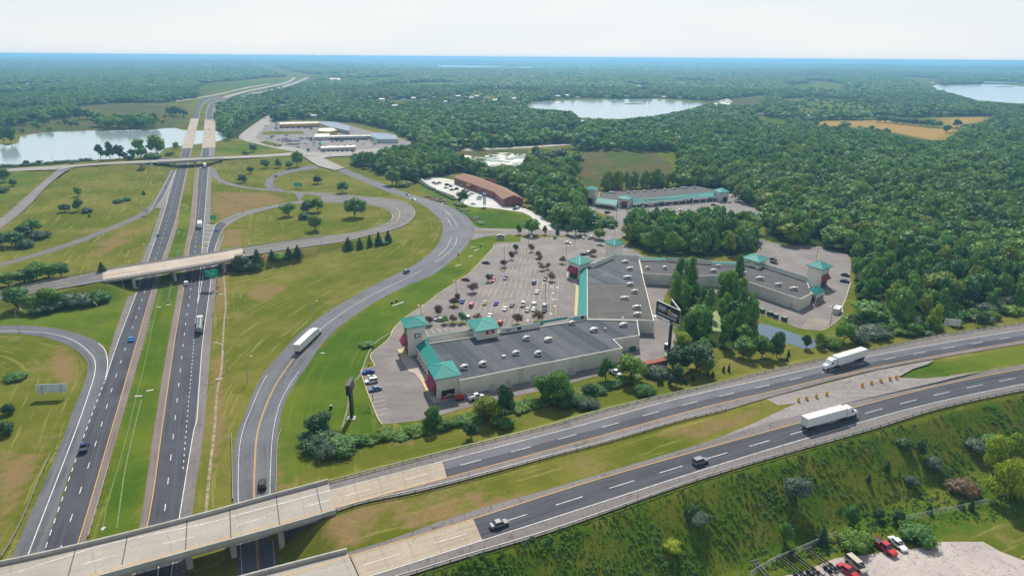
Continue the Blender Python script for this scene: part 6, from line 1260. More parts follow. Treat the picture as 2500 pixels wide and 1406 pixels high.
# sloped concrete under the bridge ends
mb = MB(); P = [(*G(690,1296,6.0), 6.0), (*G(780,1262,6.0), 6.0)]
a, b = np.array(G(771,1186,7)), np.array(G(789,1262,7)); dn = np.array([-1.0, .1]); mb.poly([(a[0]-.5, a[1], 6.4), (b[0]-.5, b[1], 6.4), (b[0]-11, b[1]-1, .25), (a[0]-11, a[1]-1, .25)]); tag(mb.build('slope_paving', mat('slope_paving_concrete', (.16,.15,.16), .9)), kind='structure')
mbb = deck_bridge('ramp_bridge', 'two-lane ramp bridge with steel rails crossing the lower freeway in mid picture', [(251,661,6.2),(343,646,6.5),(512,620,6.5),(590,606,6.2)], [(251,687,6.2),(399,664,6.5),(533,641,6.5),(600,627,6.15)], 6.4, .8, .35, asphalt('tan_deck', (.42,.36,.30), .12, joints=8), None, [((316,652),(326,678)),((412,636),(426,660)),((530,617),(548,639))], None)
RAILM = mat('rail_steel', (.30,.30,.29), .5, metal=.4)
for Pp in ([(251,661,6.2),(343,646,6.5),(512,620,6.5),(590,606,6.2)], [(251,687,6.2),(399,664,6.5),(533,641,6.5),(600,627,6.15)]):
    mb = MB(); Q = catmull(line3(Pp, 6.4), 34)
    for p, q in zip(Q, Q[1:]): mb.bar(p+np.array([0, 0, .95]), q+np.array([0, 0, .95]), .15, .2); mb.bar(p+np.array([0, 0, .65]), q+np.array([0, 0, .65]), .12, .12)
    mb.build('top_rail', RAILM, mbb)
    for p in Q[::1]: mb = MB(); mb.box((p[0], p[1], 6.4+.5), (.15, .15, .9)); mb.build('rail_post', RAILM, mbb)
mb = MB(); stripe(mb, line3([((a[0]+b[0])/2, (a[1]+b[1])/2) for a, b in zip([(251,661,6.2),(343,646,6.5),(512,620,6.5),(590,606,6.2)], [(251,687,6.2),(399,664,6.5),(533,641,6.5),(600,627,6.15)])], 6.45), .3, .13); mb.build('centre_line', MATS['yellow_paint'], mbb)
fb = deck_bridge('road_bridge', 'far pale road bridge crossing the lower freeway beside the lake', [(385,390.5),(410,388.5),(530,383),(545,382.5)], [(385,397),(410,396),(530,389),(545,388.5)], 6.5, 1.1, .8, A_PALE, None, [((424,389),(421,396)),((475,386),(474,392.5)),((524,383.5),(524,389.5))], None)
tag(None or ribbon('bridge_road', A_PALE, B3N[:4]+[(385,390.5,6.4)], B3S[:5]+[(385,397,6.4)], dz=.06), kind='structure'); ribbon('bridge_road', A_PALE, [(545,382.5,6.2)]+B3N[6:], [(545,388.5,6.2)]+B3S[7:], dz=.06)

# ---------------- guardrails ----------------
def guardrail(label, pts, z=0.0, post=True, step=3.8, h=.75, m=None, double=False):
    P = line3(pts, z) if not (isinstance(z, str)) else [GT(*p) for p in pts]
    L = plen(P); n = min(100, max(3, int(L/step)+1)); Q = catmull(P, n); t = thing('guardrail', label, 'guardrail', tuple(Q[0])); o = Vector(Q[0]); Q = [Vector(q)-o for q in Q]
    mb = MB()
    for a, b in zip(Q, Q[1:]):
        for dz in (.0, -.17): mb.bar((a.x, a.y, a.z+h+dz), (b.x, b.y, b.z+h+dz), .10, .13)
    mb.build('rail', m or RAILM, t)
    if post:
        pm = MB(); pm.box((0, 0, h/2-.1), (.16, .2, h+.2)); me = pm.mesh('post', WOODP)
        for q in Q: o2 = bpy.data.objects.new('post', me); COL.objects.link(o2); o2.parent = t; o2.location = q
    return t
guardrail('long guardrail along the upper edge of the near freeway, left half', sub([(p[0], p[1]+1) for p in U1N], 806, 1580), ZU); guardrail('long guardrail along the upper edge of the near freeway, right half', sub([(p[0], p[1]+1) for p in U1N], 1585, 2740), ZU)
guardrail('silver guardrail along the median side of the near freeway after the bridge', sub(U1S, 822, 1772), ZU, m=mat('bright_rail', (.36,.37,.37), .5, metal=.4))
guardrail('guardrail at the top of the weedy slope, left half', sub([(p[0], p[1]-1) for p in U2S], 885, 1700), ZU); guardrail('guardrail at the top of the weedy slope, right half', sub([(p[0], p[1]-1) for p in U2S], 1704, 2740), ZU)
guardrail('guardrail left of the left carriageway near the bridge', [(123,1112),(95,1175),(60,1260),(20,1340),(5,1362)]); guardrail('white-topped guardrail in the median near the bridge', [(267,1134),(250,1195),(234,1250),(216,1312)], m=mat('bright_rail', (.36,.37,.37), .5, metal=.4))
guardrail('guardrail left of the curving road where it passes under the bridge', [(566,1063),(567,1120),(569,1222)]); guardrail('guardrail right of the curving road where it passes under the bridge', [(688,1050),(678,1080),(676,1130),(674,1205)])
guardrail('thin guardrail left of the left carriageway above the mid bridge', [(376,548),(362,590),(343,643)]); guardrail('guardrail in the median under the mid bridge', [(438,612),(432,650),(420,700),(412,740)]); guardrail('second guardrail in the median under the mid bridge', [(434,615),(428,655),(416,700),(409,740)]); guardrail('guardrail beside the exit lane past the green sign', [(535,645),(529,690),(523,740),(520,772)])
guardrail('guardrail on the upper side of the ramp before the mid bridge', [(-20,716,2.7),(60,700,4),(189,672,5.6),(250,661,6.2)]); guardrail('guardrail on the upper side of the ramp after the mid bridge', [(590,606,6.2),(640,598,5.6),(730,585,4.2),(790,579,3.2)])
def fence(label, pts, h=1.9, col=(.32,.34,.34), cat='fence', z='g'):
    P = [GT(*p) for p in pts]; n = max(3, int(plen(P)/3)); Q = [Vector(q) for q in catmull(P, n)]; o = Q[0].copy(); Q = [q-o for q in Q]; t = thing('chain_fence', label, cat, tuple(o)); mm = mat('fence_mesh', col, .6, metal=.3)
    for q in Q[::1][:90]: mb = MB(); mb.tube(q, q+Vector((0, 0, h)), .05, n=5); mb.build('post', mm, t)
    mb = MB()
    for a, b in zip(Q, Q[1:]):
        mb.bar((a.x, a.y, a.z+h), (b.x, b.y, b.z+h), .06, .06)
        for k in range(1, 9): mb.bar((a.x, a.y, a.z+h*k/9), (b.x, b.y, b.z+h*k/9), .012, .012)
        for k in range(8): p = a+(b-a)*k/8; mb.bar((p.x, p.y, p.z), (p.x, p.y, p.z+h), .012, .012)
    mb.build('mesh', mm, t); return t
fence('chain-link fence along the yard from the bottom edge up to the right', [(1830,1410),(1880,1380),(1960,1345),(2012,1322),(2040,1312)]); fence('chain-link fence beyond the yard among the bushes', [(2190,1278),(2260,1262),(2350,1245),(2420,1228)]); fence('fence around the tennis court beside the hotel', [(1050,438),(1058,432),(1096,434),(1106,437)], 3)
# ---------------- vehicles ----------------
PAINT = {}
def paint(n, c, metal=.1): PAINT[n] = mat('paint_'+n, c, .5, metal=metal, var=.04, spec=.3); return PAINT[n]
for n_, c_ in (('white', (.72,.73,.74)), ('silver', (.42,.44,.45)), ('grey', (.16,.17,.18)), ('black', (.02,.02,.025)), ('blue', (.015,.05,.32)), ('navy', (.02,.035,.12)), ('bright blue', (.02,.22,.62)), ('red', (.42,.02,.035)), ('maroon', (.11,.012,.025)), ('beige', (.42,.38,.30)), ('pink red', (.42,.10,.12)), ('dark green', (.03,.06,.05)), ('slate blue', (.09,.17,.30))): paint(n_, c_)
TYRE = mat('tyre_rubber', (.02,.02,.02), .8); RIM = mat('wheel_rim', (.45,.45,.45), .4, metal=.6); WIN = mat('car_glass', (.02,.025,.035), .1, spec=.7); LAMP = mat('lamp_lens', (.7,.7,.65), .3); TAIL = mat('tail_lens', (.35,.02,.02), .4)
def sect(x, hw, zb, zt, ch=.12): return [(x, -hw+.04, zb), (x, hw-.04, zb), (x, hw, zb+ch*2), (x, hw, zt-ch), (x, hw-ch, zt), (x, -hw+ch, zt), (x, -hw, zt-ch), (x, -hw, zb+ch*2)]
SHAPES = { # body stations, cabin (x0,x1 base; x2,x3 top), heights, half width, wheels, length
 'sedan': dict(body=[(-2.35,.78,.35,.82),(-2.2,.86,.22,.92),(-1.3,.90,.2,.96),(.9,.90,.2,.92),(1.9,.86,.2,.80),(2.3,.76,.25,.68)], cab=(-1.65,1.05,-1.0,.25,1.42,.84), wh=(-1.38,1.42,.32)),
 'suv': dict(body=[(-2.3,.84,.35,1.0),(-2.2,.92,.3,1.12),(-1.0,.95,.28,1.12),(.9,.95,.28,1.08),(2.0,.92,.3,1.0),(2.3,.84,.35,.9)], cab=(-2.2,1.15,-1.95,.45,1.78,.88), wh=(-1.4,1.45,.38)),
 'minivan': dict(body=[(-2.5,.86,.35,1.0),(-2.4,.95,.28,1.1),(0,.98,.25,1.1),(1.4,.96,.25,1.0),(2.2,.92,.28,.88),(2.5,.82,.3,.78)], cab=(-2.42,1.7,-2.2,.85,1.80,.90), wh=(-1.5,1.55,.34)),
 'pickup': dict(body=[(-2.85,.9,.45,1.1),(-2.7,.97,.4,1.15),(-.6,.98,.38,1.15),(1.0,.98,.38,1.15),(2.4,.96,.4,1.1),(2.8,.88,.42,1.0)], cab=(-.75,1.35,-.6,.75,1.88,.9), wh=(-1.75,1.85,.42)),
}
def loft_x(mb, st):
    mb.loft([sect(*s) for s in st]); return mb
MESH = {}
def car_parts(kind):
    if kind in MESH: return MESH[kind]
    S = SHAPES[kind]; out = []
    mb = MB(); loft_x(mb, S['body'])
    x0, x1, x2, x3, zt, hw = S['cab']; zb = min(s[3] for s in S['body'][1:4])-.06
    if kind == 'pickup': 
        for sy in (-.9, .9): mb.box((-1.75, sy, 1.22), (2.0, .1, .2))
        mb.box((-2.78, 0, 1.22), (.1, 1.8, .2))
    out.append(('body', mb.mesh('body', PAINT['white']), (0, 0, 0), 'P'))
    if kind == 'pickup': m = MB(); m.box((-1.75, 0, 1.17), (1.9, 1.7, .05)); out.append(('bed', m.mesh('bed', VENT), (0, 0, 0), None))
    mb = MB(); B = [(x0,-hw,zb),(x1,-hw,zb),(x1,hw,zb),(x0,hw,zb)]; T = [(x2,-hw+.16,zt),(x3,-hw+.16,zt),(x3,hw-.16,zt),(x2,hw-.16,zt)]
    for i in range(4): j = (i+1) % 4; mb.poly([B[i], B[j], T[j], T[i]])
    out.append(('window', mb.mesh('window', WIN), (0, 0, 0), None))
    mb = MB(); mb.box(((x2+x3)/2, 0, zt+.02), (x3-x2+.12, (hw-.16)*2+.08, .07), 0, .94)
    for sy in (-1, 1):
        for a, b in ((B[0], T[0]), (B[1], T[1])): mb.bar((a[0], a[1]*-sy*-1 if sy < 0 else -a[1], a[2]), (b[0], b[1] if sy < 0 else -b[1], b[2]), .07, .09)
        xm = (x0+x1)/2; mb.bar((xm-.1, sy*(hw+.01), zb), ((x2+x3)/2, sy*(hw-.14), zt), .08, .05)
    out.append(('roof', mb.mesh('roof', PAINT['white']), (0, 0, 0), 'P'))
    xa, xb, r = S['wh']; w = MB(); w.tube((0, -.12, 0), (0, .12, 0), r, n=14); wm = w.mesh('wheel', TYRE); 
    for x in (xa, xb):
        for sy in (-1, 1): out.append(('wheel', wm, (x, sy*(S['body'][2][1]-.07), r), None))
    xf = S['body'][-1][0]; zf = S['body'][-1][3]-.12; h = MB(); h.box((0, 0, 0), (.08, .35, .16)); hm_ = h.mesh('headlight', LAMP); tm_ = h.mesh('tail_light', TAIL)
    for sy in (-1, 1): out.append(('headlight', hm_, (xf-.02, sy*.56, zf), None)); out.append(('tail_light', tm_, (-xf*1.0 if kind != 'sedan' else -2.34, sy*.62, zf+.08), None))
    MESH[kind] = out; return out
def vehicle(kind, colour, px, py, hx, hy, label, group=None, full=True, z=None, cat=None):
    """px,py centre on the ground; (hx,hy) another pixel the front points to"""
    if z is None: x, y, z = GT(px, py); X2 = G(hx, hy, z)
    else: x, y = G(px, py, z); X2 = G(hx, hy, z)
    t = thing({'sedan': 'car', 'suv': 'suv', 'minivan': 'minivan', 'pickup': 'pickup_truck'}[kind], label, cat or {'sedan': 'car', 'suv': 'suv', 'minivan': 'minivan', 'pickup': 'pickup'}[kind], (x, y, max(z, 0 if z > -1 else z)+.07), math.atan2(X2[1]-y, X2[0]-x), group)
    for nm, me, loc, p in car_parts(kind):
        if not full and nm in ('headlight', 'tail_light'): continue
        o = bpy.data.objects.new(nm, me); COL.objects.link(o); o.parent = t; o.location = loc
        if p: o.material_slots[0].link = 'OBJECT'; o.material_slots[0].material = PAINT[colour]
    return t
def cars(rows, group, full=True, z=None):
    for k, c, px, py, hx, hy, lab in rows: vehicle(k, c, px, py, hx, hy, lab, group, full, z)
# outlet car park: bays run towards (+7,-23) px
def pk(x, y, s=1): return (x, y, x+5*s, y-11*s)
cars([
 ('sedan','blue',*pk(1129,738),'blue car at the left end of the front bay row'),('suv','pink red',*pk(1151,748),'pinkish red car in the front bay row'),('sedan','beige',*pk(1184,742),'cream car in the front bay row, left of the bright blue one'),
 ('sedan','blue',*pk(1211,743),'bright blue car in the front bay row'),('sedan','white',*pk(1233,756),'white car in the near half of the front row'),('sedan','grey',*pk(1250,747),'dark grey car in the front row beside the white saloon'),
 ('pickup','white',*pk(1277,746),'white pickup in the middle of the front row'),('sedan','silver',*pk(1288,759),'silver car in the near half of the front row'),('suv','white',*pk(1304,746),'white van, upper of a close pair in the front row'),
 ('sedan','white',*pk(1303,757),'white car, lower of a close pair in the front row'),('suv','silver',*pk(1330,750),'silver vehicle at the right end of the front row'),('sedan','black',*pk(1329,761),'black car half hidden by the large brown tree'),
 ('sedan','white',*pk(1311,715),'lone white car in the second bay row'),('sedan','pink red',*pk(1205,686,-1),'rosy car at the left of the third bay row'),('sedan','navy',*pk(1234,681,-1),'dark blue car in the third bay row'),
 ('suv','slate blue',*pk(1304,692),'grey-blue car in the third bay row'),('sedan','black',*pk(1331,683,-1),'dark car beside the ornamental tree in the third bay row'),
 ('sedan','maroon',1137,684.5,1120,682,'dark red car in the kerbside bays'),('sedan','black',1186,643.5,1170,642,'black car in the kerbside bays nearest the access road'),
 ('sedan','silver',1072,783,1050,781,'silver car beside the grass island by the tower'),('suv','silver',*pk(1143,779),'silver car behind the mid tower roof, leftmost'),('sedan','white',*pk(1170,776),'white car just above the mid tower roof'),('sedan','white',*pk(1196,773),'white car above the right corner of the mid roof'),
 ('suv','red',*pk(1222,791),'red car beside the mid tower roof'),
 ('suv','white',1297,582,1297,575,'white van in the top bay row'),('sedan','navy',1355,582,1354,576,'dark blue car in the top bay row'),('sedan','silver',1404,581,1404,575,'silver car under the round street tree'),('sedan','silver',1424,582,1423,576,'silver car second from the right in the top row'),
 ('pickup','white',1443,583,1460,580,'white pickup at the top right corner of the lot'),('sedan','white',1386,595,1405,597,'white car crossing the upper part of the lot'),('sedan','beige',1466,600,1485,602,'cream car beside the round-cornered verge'),
 ('sedan','maroon',1424,623,1440,621,'dark maroon car near the corner tower'),('suv','white',1438,620,1450,617,'white car beside the dark maroon one')], 'cars in the outlet car park')
cars([('sedan','blue',899,911,880,914,'blue car in the lower left bays'),('suv','white',907,934,885,938,'white estate car in the lower left bays'),('sedan','slate blue',916,953,892,958,'slate blue car beside the lower left lamp')], 'cars in the lower left bays')
cars([('sedan','black',2064,674,2080,677,'black car at the right edge of the rear lot, upper'),('sedan','black',2062,689,2080,692,'long black car at the right edge of the rear lot, lower'),('sedan','black',1888,636,1900,640,'black car behind the pale tower roof'),('sedan','dark green',1889,643,1900,646,'dark car just below the black one behind the tower roof')], 'cars in the rear lot')
cars([('sedan','white',1030,440.5,1036,443,'white car at the top corner of the hotel lot'),('sedan','maroon',1060,448,1070,449,'dark red car in the hotel lot, upper left'),('sedan','silver',1066,450.5,1076,450,'silver car beside the dark red one in the hotel lot'),('sedan','maroon',1073,448,1083,449,'maroon car third in the hotel lot'),
 ('suv','black',1092,453,1100,452,'black car in the middle of the hotel lot'),('sedan','silver',1089,460,1100,459,'silver car in the middle of the hotel lot'),('sedan','black',1101,456,1108,454,'dark car right of the black one in the hotel lot'),('sedan','black',1104,465,1116,464,'black car in front of the porch'),('suv','maroon',1115,463,1121,461,'brown car beside the porch'),
 ('sedan','black',1133,467,1146,467,'large dark car under the porch'),('sedan','grey',1138,469.5,1150,469,'grey car by the porch'),('sedan','silver',1151,474.5,1160,474,'silver car right of the porch'),('sedan','white',1145,478,1155,478,'pale car behind the hotel lot tree'),('sedan','black',1171,483.5,1180,483,'black car in front of the hotel sign'),('sedan','white',1170,487.5,1182,487,'white car in front of the hotel sign'),('sedan','white',1156,499.5,1168,500,'white car at the lower edge of the hotel lot'),
 ('suv','white',1264,510,1272,507,'white van by the gable end of the hotel'),('sedan','black',1257,512,1265,509,'dark car by the gable end of the hotel'),('sedan','black',1279,507,1286,503,'black car right of the hotel gable')], 'cars at the hotel', True)
cars([('sedan','white',1449,516.5,1458,516,'white car at the left of the far lot'),('suv','maroon',1483,521,1492,520,'maroon car at the left of the far lot'),('sedan','white',1627,510.5,1637,510,'white van in the far lot'),('sedan','silver',1644,518.5,1654,518,'silver car in the far lot'),('sedan','black',1607,520,1615,519,'dark car in the far lot behind the grove'),('sedan','white',1598,522,1606,521,'white car beside the dark one behind the grove'),
 ('sedan','white',1659,515.5,1668,513,'white car above the grove'),('sedan','beige',1703,511,1713,510,'cream car in the far lot'),('sedan','white',1702,514,1712,513,'white car just below the cream one'),('sedan','black',1742,502,1750,502,'black car near the far porch tower'),('sedan','white',1785,481.5,1790,480,'white car behind the far porch tower'),('sedan','white',1780,495,1786,494,'white car beside the far porch tower'),('sedan','black',1410,488,1416,487,'dark car at the left end of the far building')], 'cars at the far shopping building')
cars([('sedan','white',697,330,708,329,'white car in the strip mall lot'),('sedan','maroon',700,331.5,709,331,'dark car beside the white one in the strip mall lot'),('sedan','black',735,338.5,745,338,'black car in the strip mall lot'),('sedan','grey',741,340,750,340,'grey car in the strip mall lot'),('sedan','maroon',823,345,831,345,'dark red car in front of the shop row'),('sedan','black',834,346,842,346,'black car in front of the shop row'),
 ('sedan','silver',838,345,846,345,'silver car in front of the shop row'),('sedan','grey',767,350,772,350,'grey car by the junction shops'),('sedan','white',766,355,774,354,'white car by the junction shops'),('sedan','silver',706,340,712,340,'silver car by the fuel station'),('sedan','white',889,353,896,353,'white car at the right of the strip mall lot')], 'cars at the strip mall', False)
cars([(random.choice(['sedan','suv']), random.choice(['white','silver','grey','black','maroon','blue']), x, y, x+8*s, y-.4*s, 'parked car among the strip mall shops') for x, y, s in [(690,309,1),(705,312,1),(722,311,-1),(742,310,1),(752,314,1),(760,317,-1),(680,343,1),(685,356,1),(728,360,1),(745,352,-1),(760,344,1),(782,344,1),(800,342,-1),(812,347,1),(858,343,1),(872,346,-1),(790,373,1),(655,338,1),(668,334,1)]], 'cars among the strip mall shops', False)
# moving traffic
for k, c, px, py, hx, hy, lab, z in [
 ('sedan','bright blue',321,831,330,790,'bright blue car in the left carriageway',0),('sedan','slate blue',387,576,393,552,'grey-blue car on the left carriageway above the mid bridge',0),('sedan','slate blue',529,564,536,548,'light blue car on the exit lane',0),
 ('sedan','navy',458,675,461,655,'dark blue car coming out from under the mid bridge',0),('suv','white',455,695,457,680,'white car just below the mid bridge on the right carriageway',0),('sedan','white',491,412,492,404,'white car in front of the box truck near the far bridge',0),
 ('suv','black',641,1187,639,1150,'black car on the curving road near the bridge',0),('suv','slate blue',993,666,1010,657,'slate blue car on the curving road',0),('sedan','grey',996,477,1005,481,'grey car on the upper part of the curving road',0),('sedan','white',1011,488.5,1020,492,'white car on the upper part of the curving road',0),
 ('sedan','black',674,432,682,428,'dark car on the small loop ramp',0),('sedan','grey',486,271,487,267,'grey car on the left carriageway beyond the lake',0),('sedan','black',516,261,518,258,'black car on the right carriageway beyond the lake',0),('sedan','black',511,318,512,312,'dark car on the far concrete deck',0),('pickup','navy',206,1097,220,1050,'dark blue pickup with a covered bed in the left carriageway',0),
 ('suv','grey',1709,1131,1740,1122,'grey car with pale roof on the lower lanes of the near freeway',6.2),('sedan','grey',1219,1283,1250,1273,'dark grey car on the lower lanes where the concrete begins',7.0)]:
    vehicle(k, c, px, py, hx, hy, lab, 'cars driving on the roads', True, z)
cars([('pickup','red',2158,1341,2200,1372,'red pickup with a white patch on its bed edge'),('sedan','white',2191,1332,2225,1362,'white car beside the red pickup'),('minivan','beige',2089,1383,2125,1414,'beige two-tone minivan at the bottom of the yard'),('sedan','red',2070,1398,2110,1425,'red car beside the beige minivan')], 'vehicles in the gravel yard')
for o in [o for o in COL.objects if o.get('group') == 'vehicles in the gravel yard']: o.scale = (1.13, 1.08, 1.1)
cars([('pickup','white',1503,914,1518,922,'white pickup among the verge trees')], None)
# trucks
TW = mat('trailer_white', (.74,.74,.72), .55, var=.05, scale=.8)
def wheels(t, xs, hw, r=.5):
    w = MB(); w.tube((0, -.25, 0), (0, .25, 0), r, n=14); w.tube((0, -.27, 0), (0, .27, 0), r*.5, n=10); me = w.mesh('wheel', TYRE)
    for x in xs:
        for s in (-1, 1): o = bpy.data.objects.new('wheel', me); COL.objects.link(o); o.parent = t; o.location = (x, s*hw, r)
def semi(px, py, hx, hy, z, label, conv=False):
    x, y = G(px, py, z); X2 = G(hx, hy, z); t = thing('semi_truck', label, 'truck', (x, y, z+.08), math.atan2(X2[1]-y, X2[0]-x), 'semi trucks')
    m = MB(); m.box((-3, 0, 2.65), (16.1, 2.6, 2.85)); tr = m.build('trailer', TW, t)
    m = MB()
    for k in range(27): 
        for s in (-1, 1): m.box((-10.8+k*.6, s*1.31, 2.65), (.05, .03, 2.7))
    for s in (-1, 1): m.box((-3, s*1.32, 4.02), (16, .04, .08)); m.box((-3, s*1.32, 1.28), (16, .04, .08))
    m.box((-3, 0, 4.08), (.1, 2.6, .03)); m.build('panel_rib', HVAC, tr); m = MB(); m.box((-3, 0, 1.1), (15.8, 1.2, .3)); m.box((-9, 0, .8), (3.5, 2.2, .5)); m.build('chassis', VENT, t)
    m = MB()
    for s in (-1, 1): m.box((-11.07, s*.65, 2.6), (.04, 1.2, 2.6))
    m.build('rear_door', HVAC, tr)
    m = MB(); m.loft([sect(5.6, 1.2, 1.0, 3.6, .2), sect(7.2, 1.22, 1.0, 3.9, .2), sect(8.1, 1.2, 1.0, 3.3, .2), sect(8.7, 1.15, 1.0, 2.5, .2)]); m.loft([sect(8.7, 1.05, .7, 2.15, .2), sect(10.2, .95, .65, 2.0, .25), sect(10.6, .85, .6, 1.7, .2)]); cb = m.build('cab', PAINT['white'], t)
    m = MB(); m.poly([(8.22, -.98, 3.12), (8.68, -.95, 2.3), (8.68, .95, 2.3), (8.22, .98, 3.12)]); m.poly([(8.24, -.99, 3.15), (8.72, -.97, 2.28), (8.72, .97, 2.28), (8.24, .99, 3.15)]); 
    for s in (-1, 1): m.box((7.7, s*1.21, 2.5), (.9, .04, .7))
    m.build('windscreen', WIN, cb); m = MB(); m.box((4.6, 0, .95), (3.0, 1.0, .3)); m.build('frame', VENT, t); m = MB()
    for s in (-1, 1): m.tube((5.5, s*1.0, 1.0), (5.5, s*1.0, 4.0), .09, n=8)
    m.build('exhaust_stack', STEEL, t); wheels(t, (-9.6, -8.4, 4.0, 5.2, 9.4), 1.0); return t
semi(754,838,778,815,0,'white semi truck driving along the curving road'); semi(2058,889,2003,906,5.9,'white semi truck heading left on the upper lanes of the near freeway'); semi(2026,1030,2090,1012,5.9,'white semi truck heading right on the lower lanes of the near freeway')
def tanker(px, py, hx, hy, label):
    x, y = G(px, py); X2 = G(hx, hy); t = thing('tanker_truck', label, 'truck', (x, y, .08), math.atan2(X2[1]-y, X2[0]-x))
    m = MB(); m.loft([[(xx, rr*math.cos(a), 2.35+rr*math.sin(a)) for a in [2*math.pi*i/16 for i in range(16)]] for xx, rr in ((-9, .9), (-8.7, 1.2), (3.6, 1.2), (4, .9))]); m.build('tank', mat('tank_steel', (.40,.43,.45), .25, metal=.7, var=.15, scale=1), t); m = MB(); m.box((-2.5, 0, 3.6), (10, .6, .1)); m.build('walkway', VENT, t)
    m = MB(); m.loft([sect(4.9, 1.2, .9, 3.2, .2), sect(6.6, 1.2, .9, 3.2, .2), sect(7.1, 1.15, .9, 2.4, .2), sect(8.6, .95, .7, 2.0, .2)]); m.build('cab', PAINT['white'], t); m = MB(); m.box((6.9, 0, 2.7), (.25, 2.0, .7)); m.build('windscreen', WIN, t); m = MB(); m.box((-1, 0, .95), (13, 1.0, .3)); m.build('frame', VENT, t); wheels(t, (-7.8, -6.6, 3.8, 5.0, 7.6), 1.0); return t
tanker(489,800,492,762,'shiny grey tanker truck in the right carriageway')
def box_truck(px, py, hx, hy, label):
    x, y = G(px, py); X2 = G(hx, hy); t = thing('box_truck', label, 'truck', (x, y, .08), math.atan2(X2[1]-y, X2[0]-x), 'box trucks')
    m = MB(); m.box((-1.6, 0, 2.3), (9.5, 2.5, 2.9)); m.build('cargo_box', TW, t); m = MB(); m.loft([sect(3.4, 1.1, .7, 2.6, .15), sect(4.6, 1.1, .7, 2.5, .15), sect(5.2, 1.05, .7, 1.7, .15)]); m.build('cab', PAINT['white'], t); m = MB(); m.box((4.95, 0, 2.05), (.1, 1.8, .6)); m.build('windscreen', WIN, t); wheels(t, (-3.8, 4.1), 1.0, .48); return t
box_truck(489,554,489,540,'white box truck above the mid bridge'); box_truck(501,408,502,400,'white box truck near the far bridge'); box_truck(532,250,536,246,'white truck far along the right carriageway')
# utility pickup, boom lift
x, y = G(1162,973); t = thing('utility_truck', 'white crew-cab utility truck with a dark open bed beside the outlet wall', 'utility truck', (x, y, .07), math.atan2(*(G(1190,965)[k]-(x, y)[k] for k in (1, 0))))
for nm, me, loc, p in car_parts('pickup'): o = bpy.data.objects.new(nm, me); COL.objects.link(o); o.parent = t; o.location = loc
m = MB()
for s in (-1, 1): m.box((-1.75, s*.92, 1.45), (2.1, .35, .7))
m.build('side_locker', PAINT['white'], t); m = MB(); m.box((-1.75, 0, 1.9), (2.3, .12, .08)); m.bar((-2.8, .6, 1.9), (.6, .6, 1.95), .08, .08); m.bar((-2.8, -.6, 1.9), (.6, -.6, 1.95), .08, .08); m.build('ladder_rack', VENT, t)
x, y = G(1121,976); t = thing('boom_lift', 'red boom lift with its arm folded out in front of the corner tower doorway', 'boom lift', (x, y, .07), R(18)); RD = mat('machine_red', (.50,.03,.03), .4)
m = MB(); m.box((0, 0, .75), (2.6, 1.6, .6)); m.box((.6, 0, 1.5), (1.6, 1.5, .9)); m.build('chassis', RD, t); m = MB(); m.bar((1.4, 0, 1.9), (-4.2, .3, 2.5), .3, .35); m.bar((-2.6, .3, 2.2), (-5.4, .3, 1.6), .22, .25); m.build('boom', mat('faded_red', (.55,.24,.20), .5), t); m = MB()
for a in ((-.5,-.5),(.5,-.5),(.5,.5),(-.5,.5)): m.bar((-5.6+a[0], .3+a[1], .9), (-5.6+a[0], .3+a[1], 2.0), .06, .06)
m.box((-5.6, .3, .9), (1.2, 1.2, .08)); m.box((-5.6, -.25, 1.9), (1.2, .06, .06)); m.box((-5.6, .85, 1.9), (1.2, .06, .06)); m.build('basket', RD, t); wheels(t, (-.95, .95), .85, .42)
# rust-red trailer, white container, dumpsters
def boxything(name, cat, label, px, py, hx, hy, d, m_, extra=None, grp=None, z0=0.0):
    x, y, z = GT(px, py); X2 = G(hx, hy, z); t = thing(name, label, cat, (x, y, z+.06), math.atan2(X2[1]-y, X2[0]-x), grp); mb = MB(); mb.box((0, 0, z0+d[2]/2), d); mb.build('body', m_, t); return t
t = boxything('semi_trailer', 'trailer', 'rust-red box trailer parked at the end of the service lane', 1598,903,1640,894,(9.5,2.5,2.7),RUST,z0=1.0); m = MB(); m.box((0, 0, .85), (9, 1, .3)); m.build('frame', VENT, t); wheels(t, (-3.6, -2.4), 1.0)
m = MB()
for k in range(13): m.box((-4.4+k*.73, -1.27, 2.35), (.08, .05, 2.6))
m.build('panel_rib', mat('dark_rust', (.14,.04,.03), .8), t)
t = boxything('storage_container', 'container', 'white storage container at the rear lot edge', 2043,763,2055,750,(5.5,2.6,2.6),WHITE); m = MB(); m.box((-2.77, 0, 1.3), (.06, 2.3, 2.3)); m.build('door', HVAC, t); m = MB(); m.box((0, 0, 2.62), (3.5, 1.6, .06)); m.build('roof_panel', HVAC, t)
DG = mat('dumpster_green', (.02,.07,.05), .5); LID = mat('dumpster_lid', (.25,.25,.24), .5)
for x, y, lab in ((1860,763,'leftmost'), (1879,770,'second from the left'), (1893,776,'third from the left'), (1914,783,'rightmost')):
    t = boxything('dumpster', 'dumpster', 'dark green dumpster by the pond bank, %s of four' % lab, x, y, x+10, y+4, (2.2,1.8,1.7), DG, grp='dumpsters by the pond'); m = MB(); m.box((0, .2, 1.78), (2.1, 1.4, .1)); m.build('lid', LID, t)
t = boxything('dumpster', 'dumpster', 'green dumpster in the shade beside the outlet wing', 1545,856,1556,853,(2.2,1.5,1.4),mat('dumpster_teal', (.02,.16,.12), .5)); m = MB(); m.box((0, 0, 1.45), (2.2, 1.4, .08)); m.build('lid', DG, t)
t = boxything('equipment_box', 'cabinet', 'dark equipment box beside the foot of the big billboard', 1628,852,1636,850,(1.8,1.4,2.2),VENT); m = MB(); m.box((0, 0, 2.25), (2.0, 1.6, .12)); m.build('lid', WHITE, t)
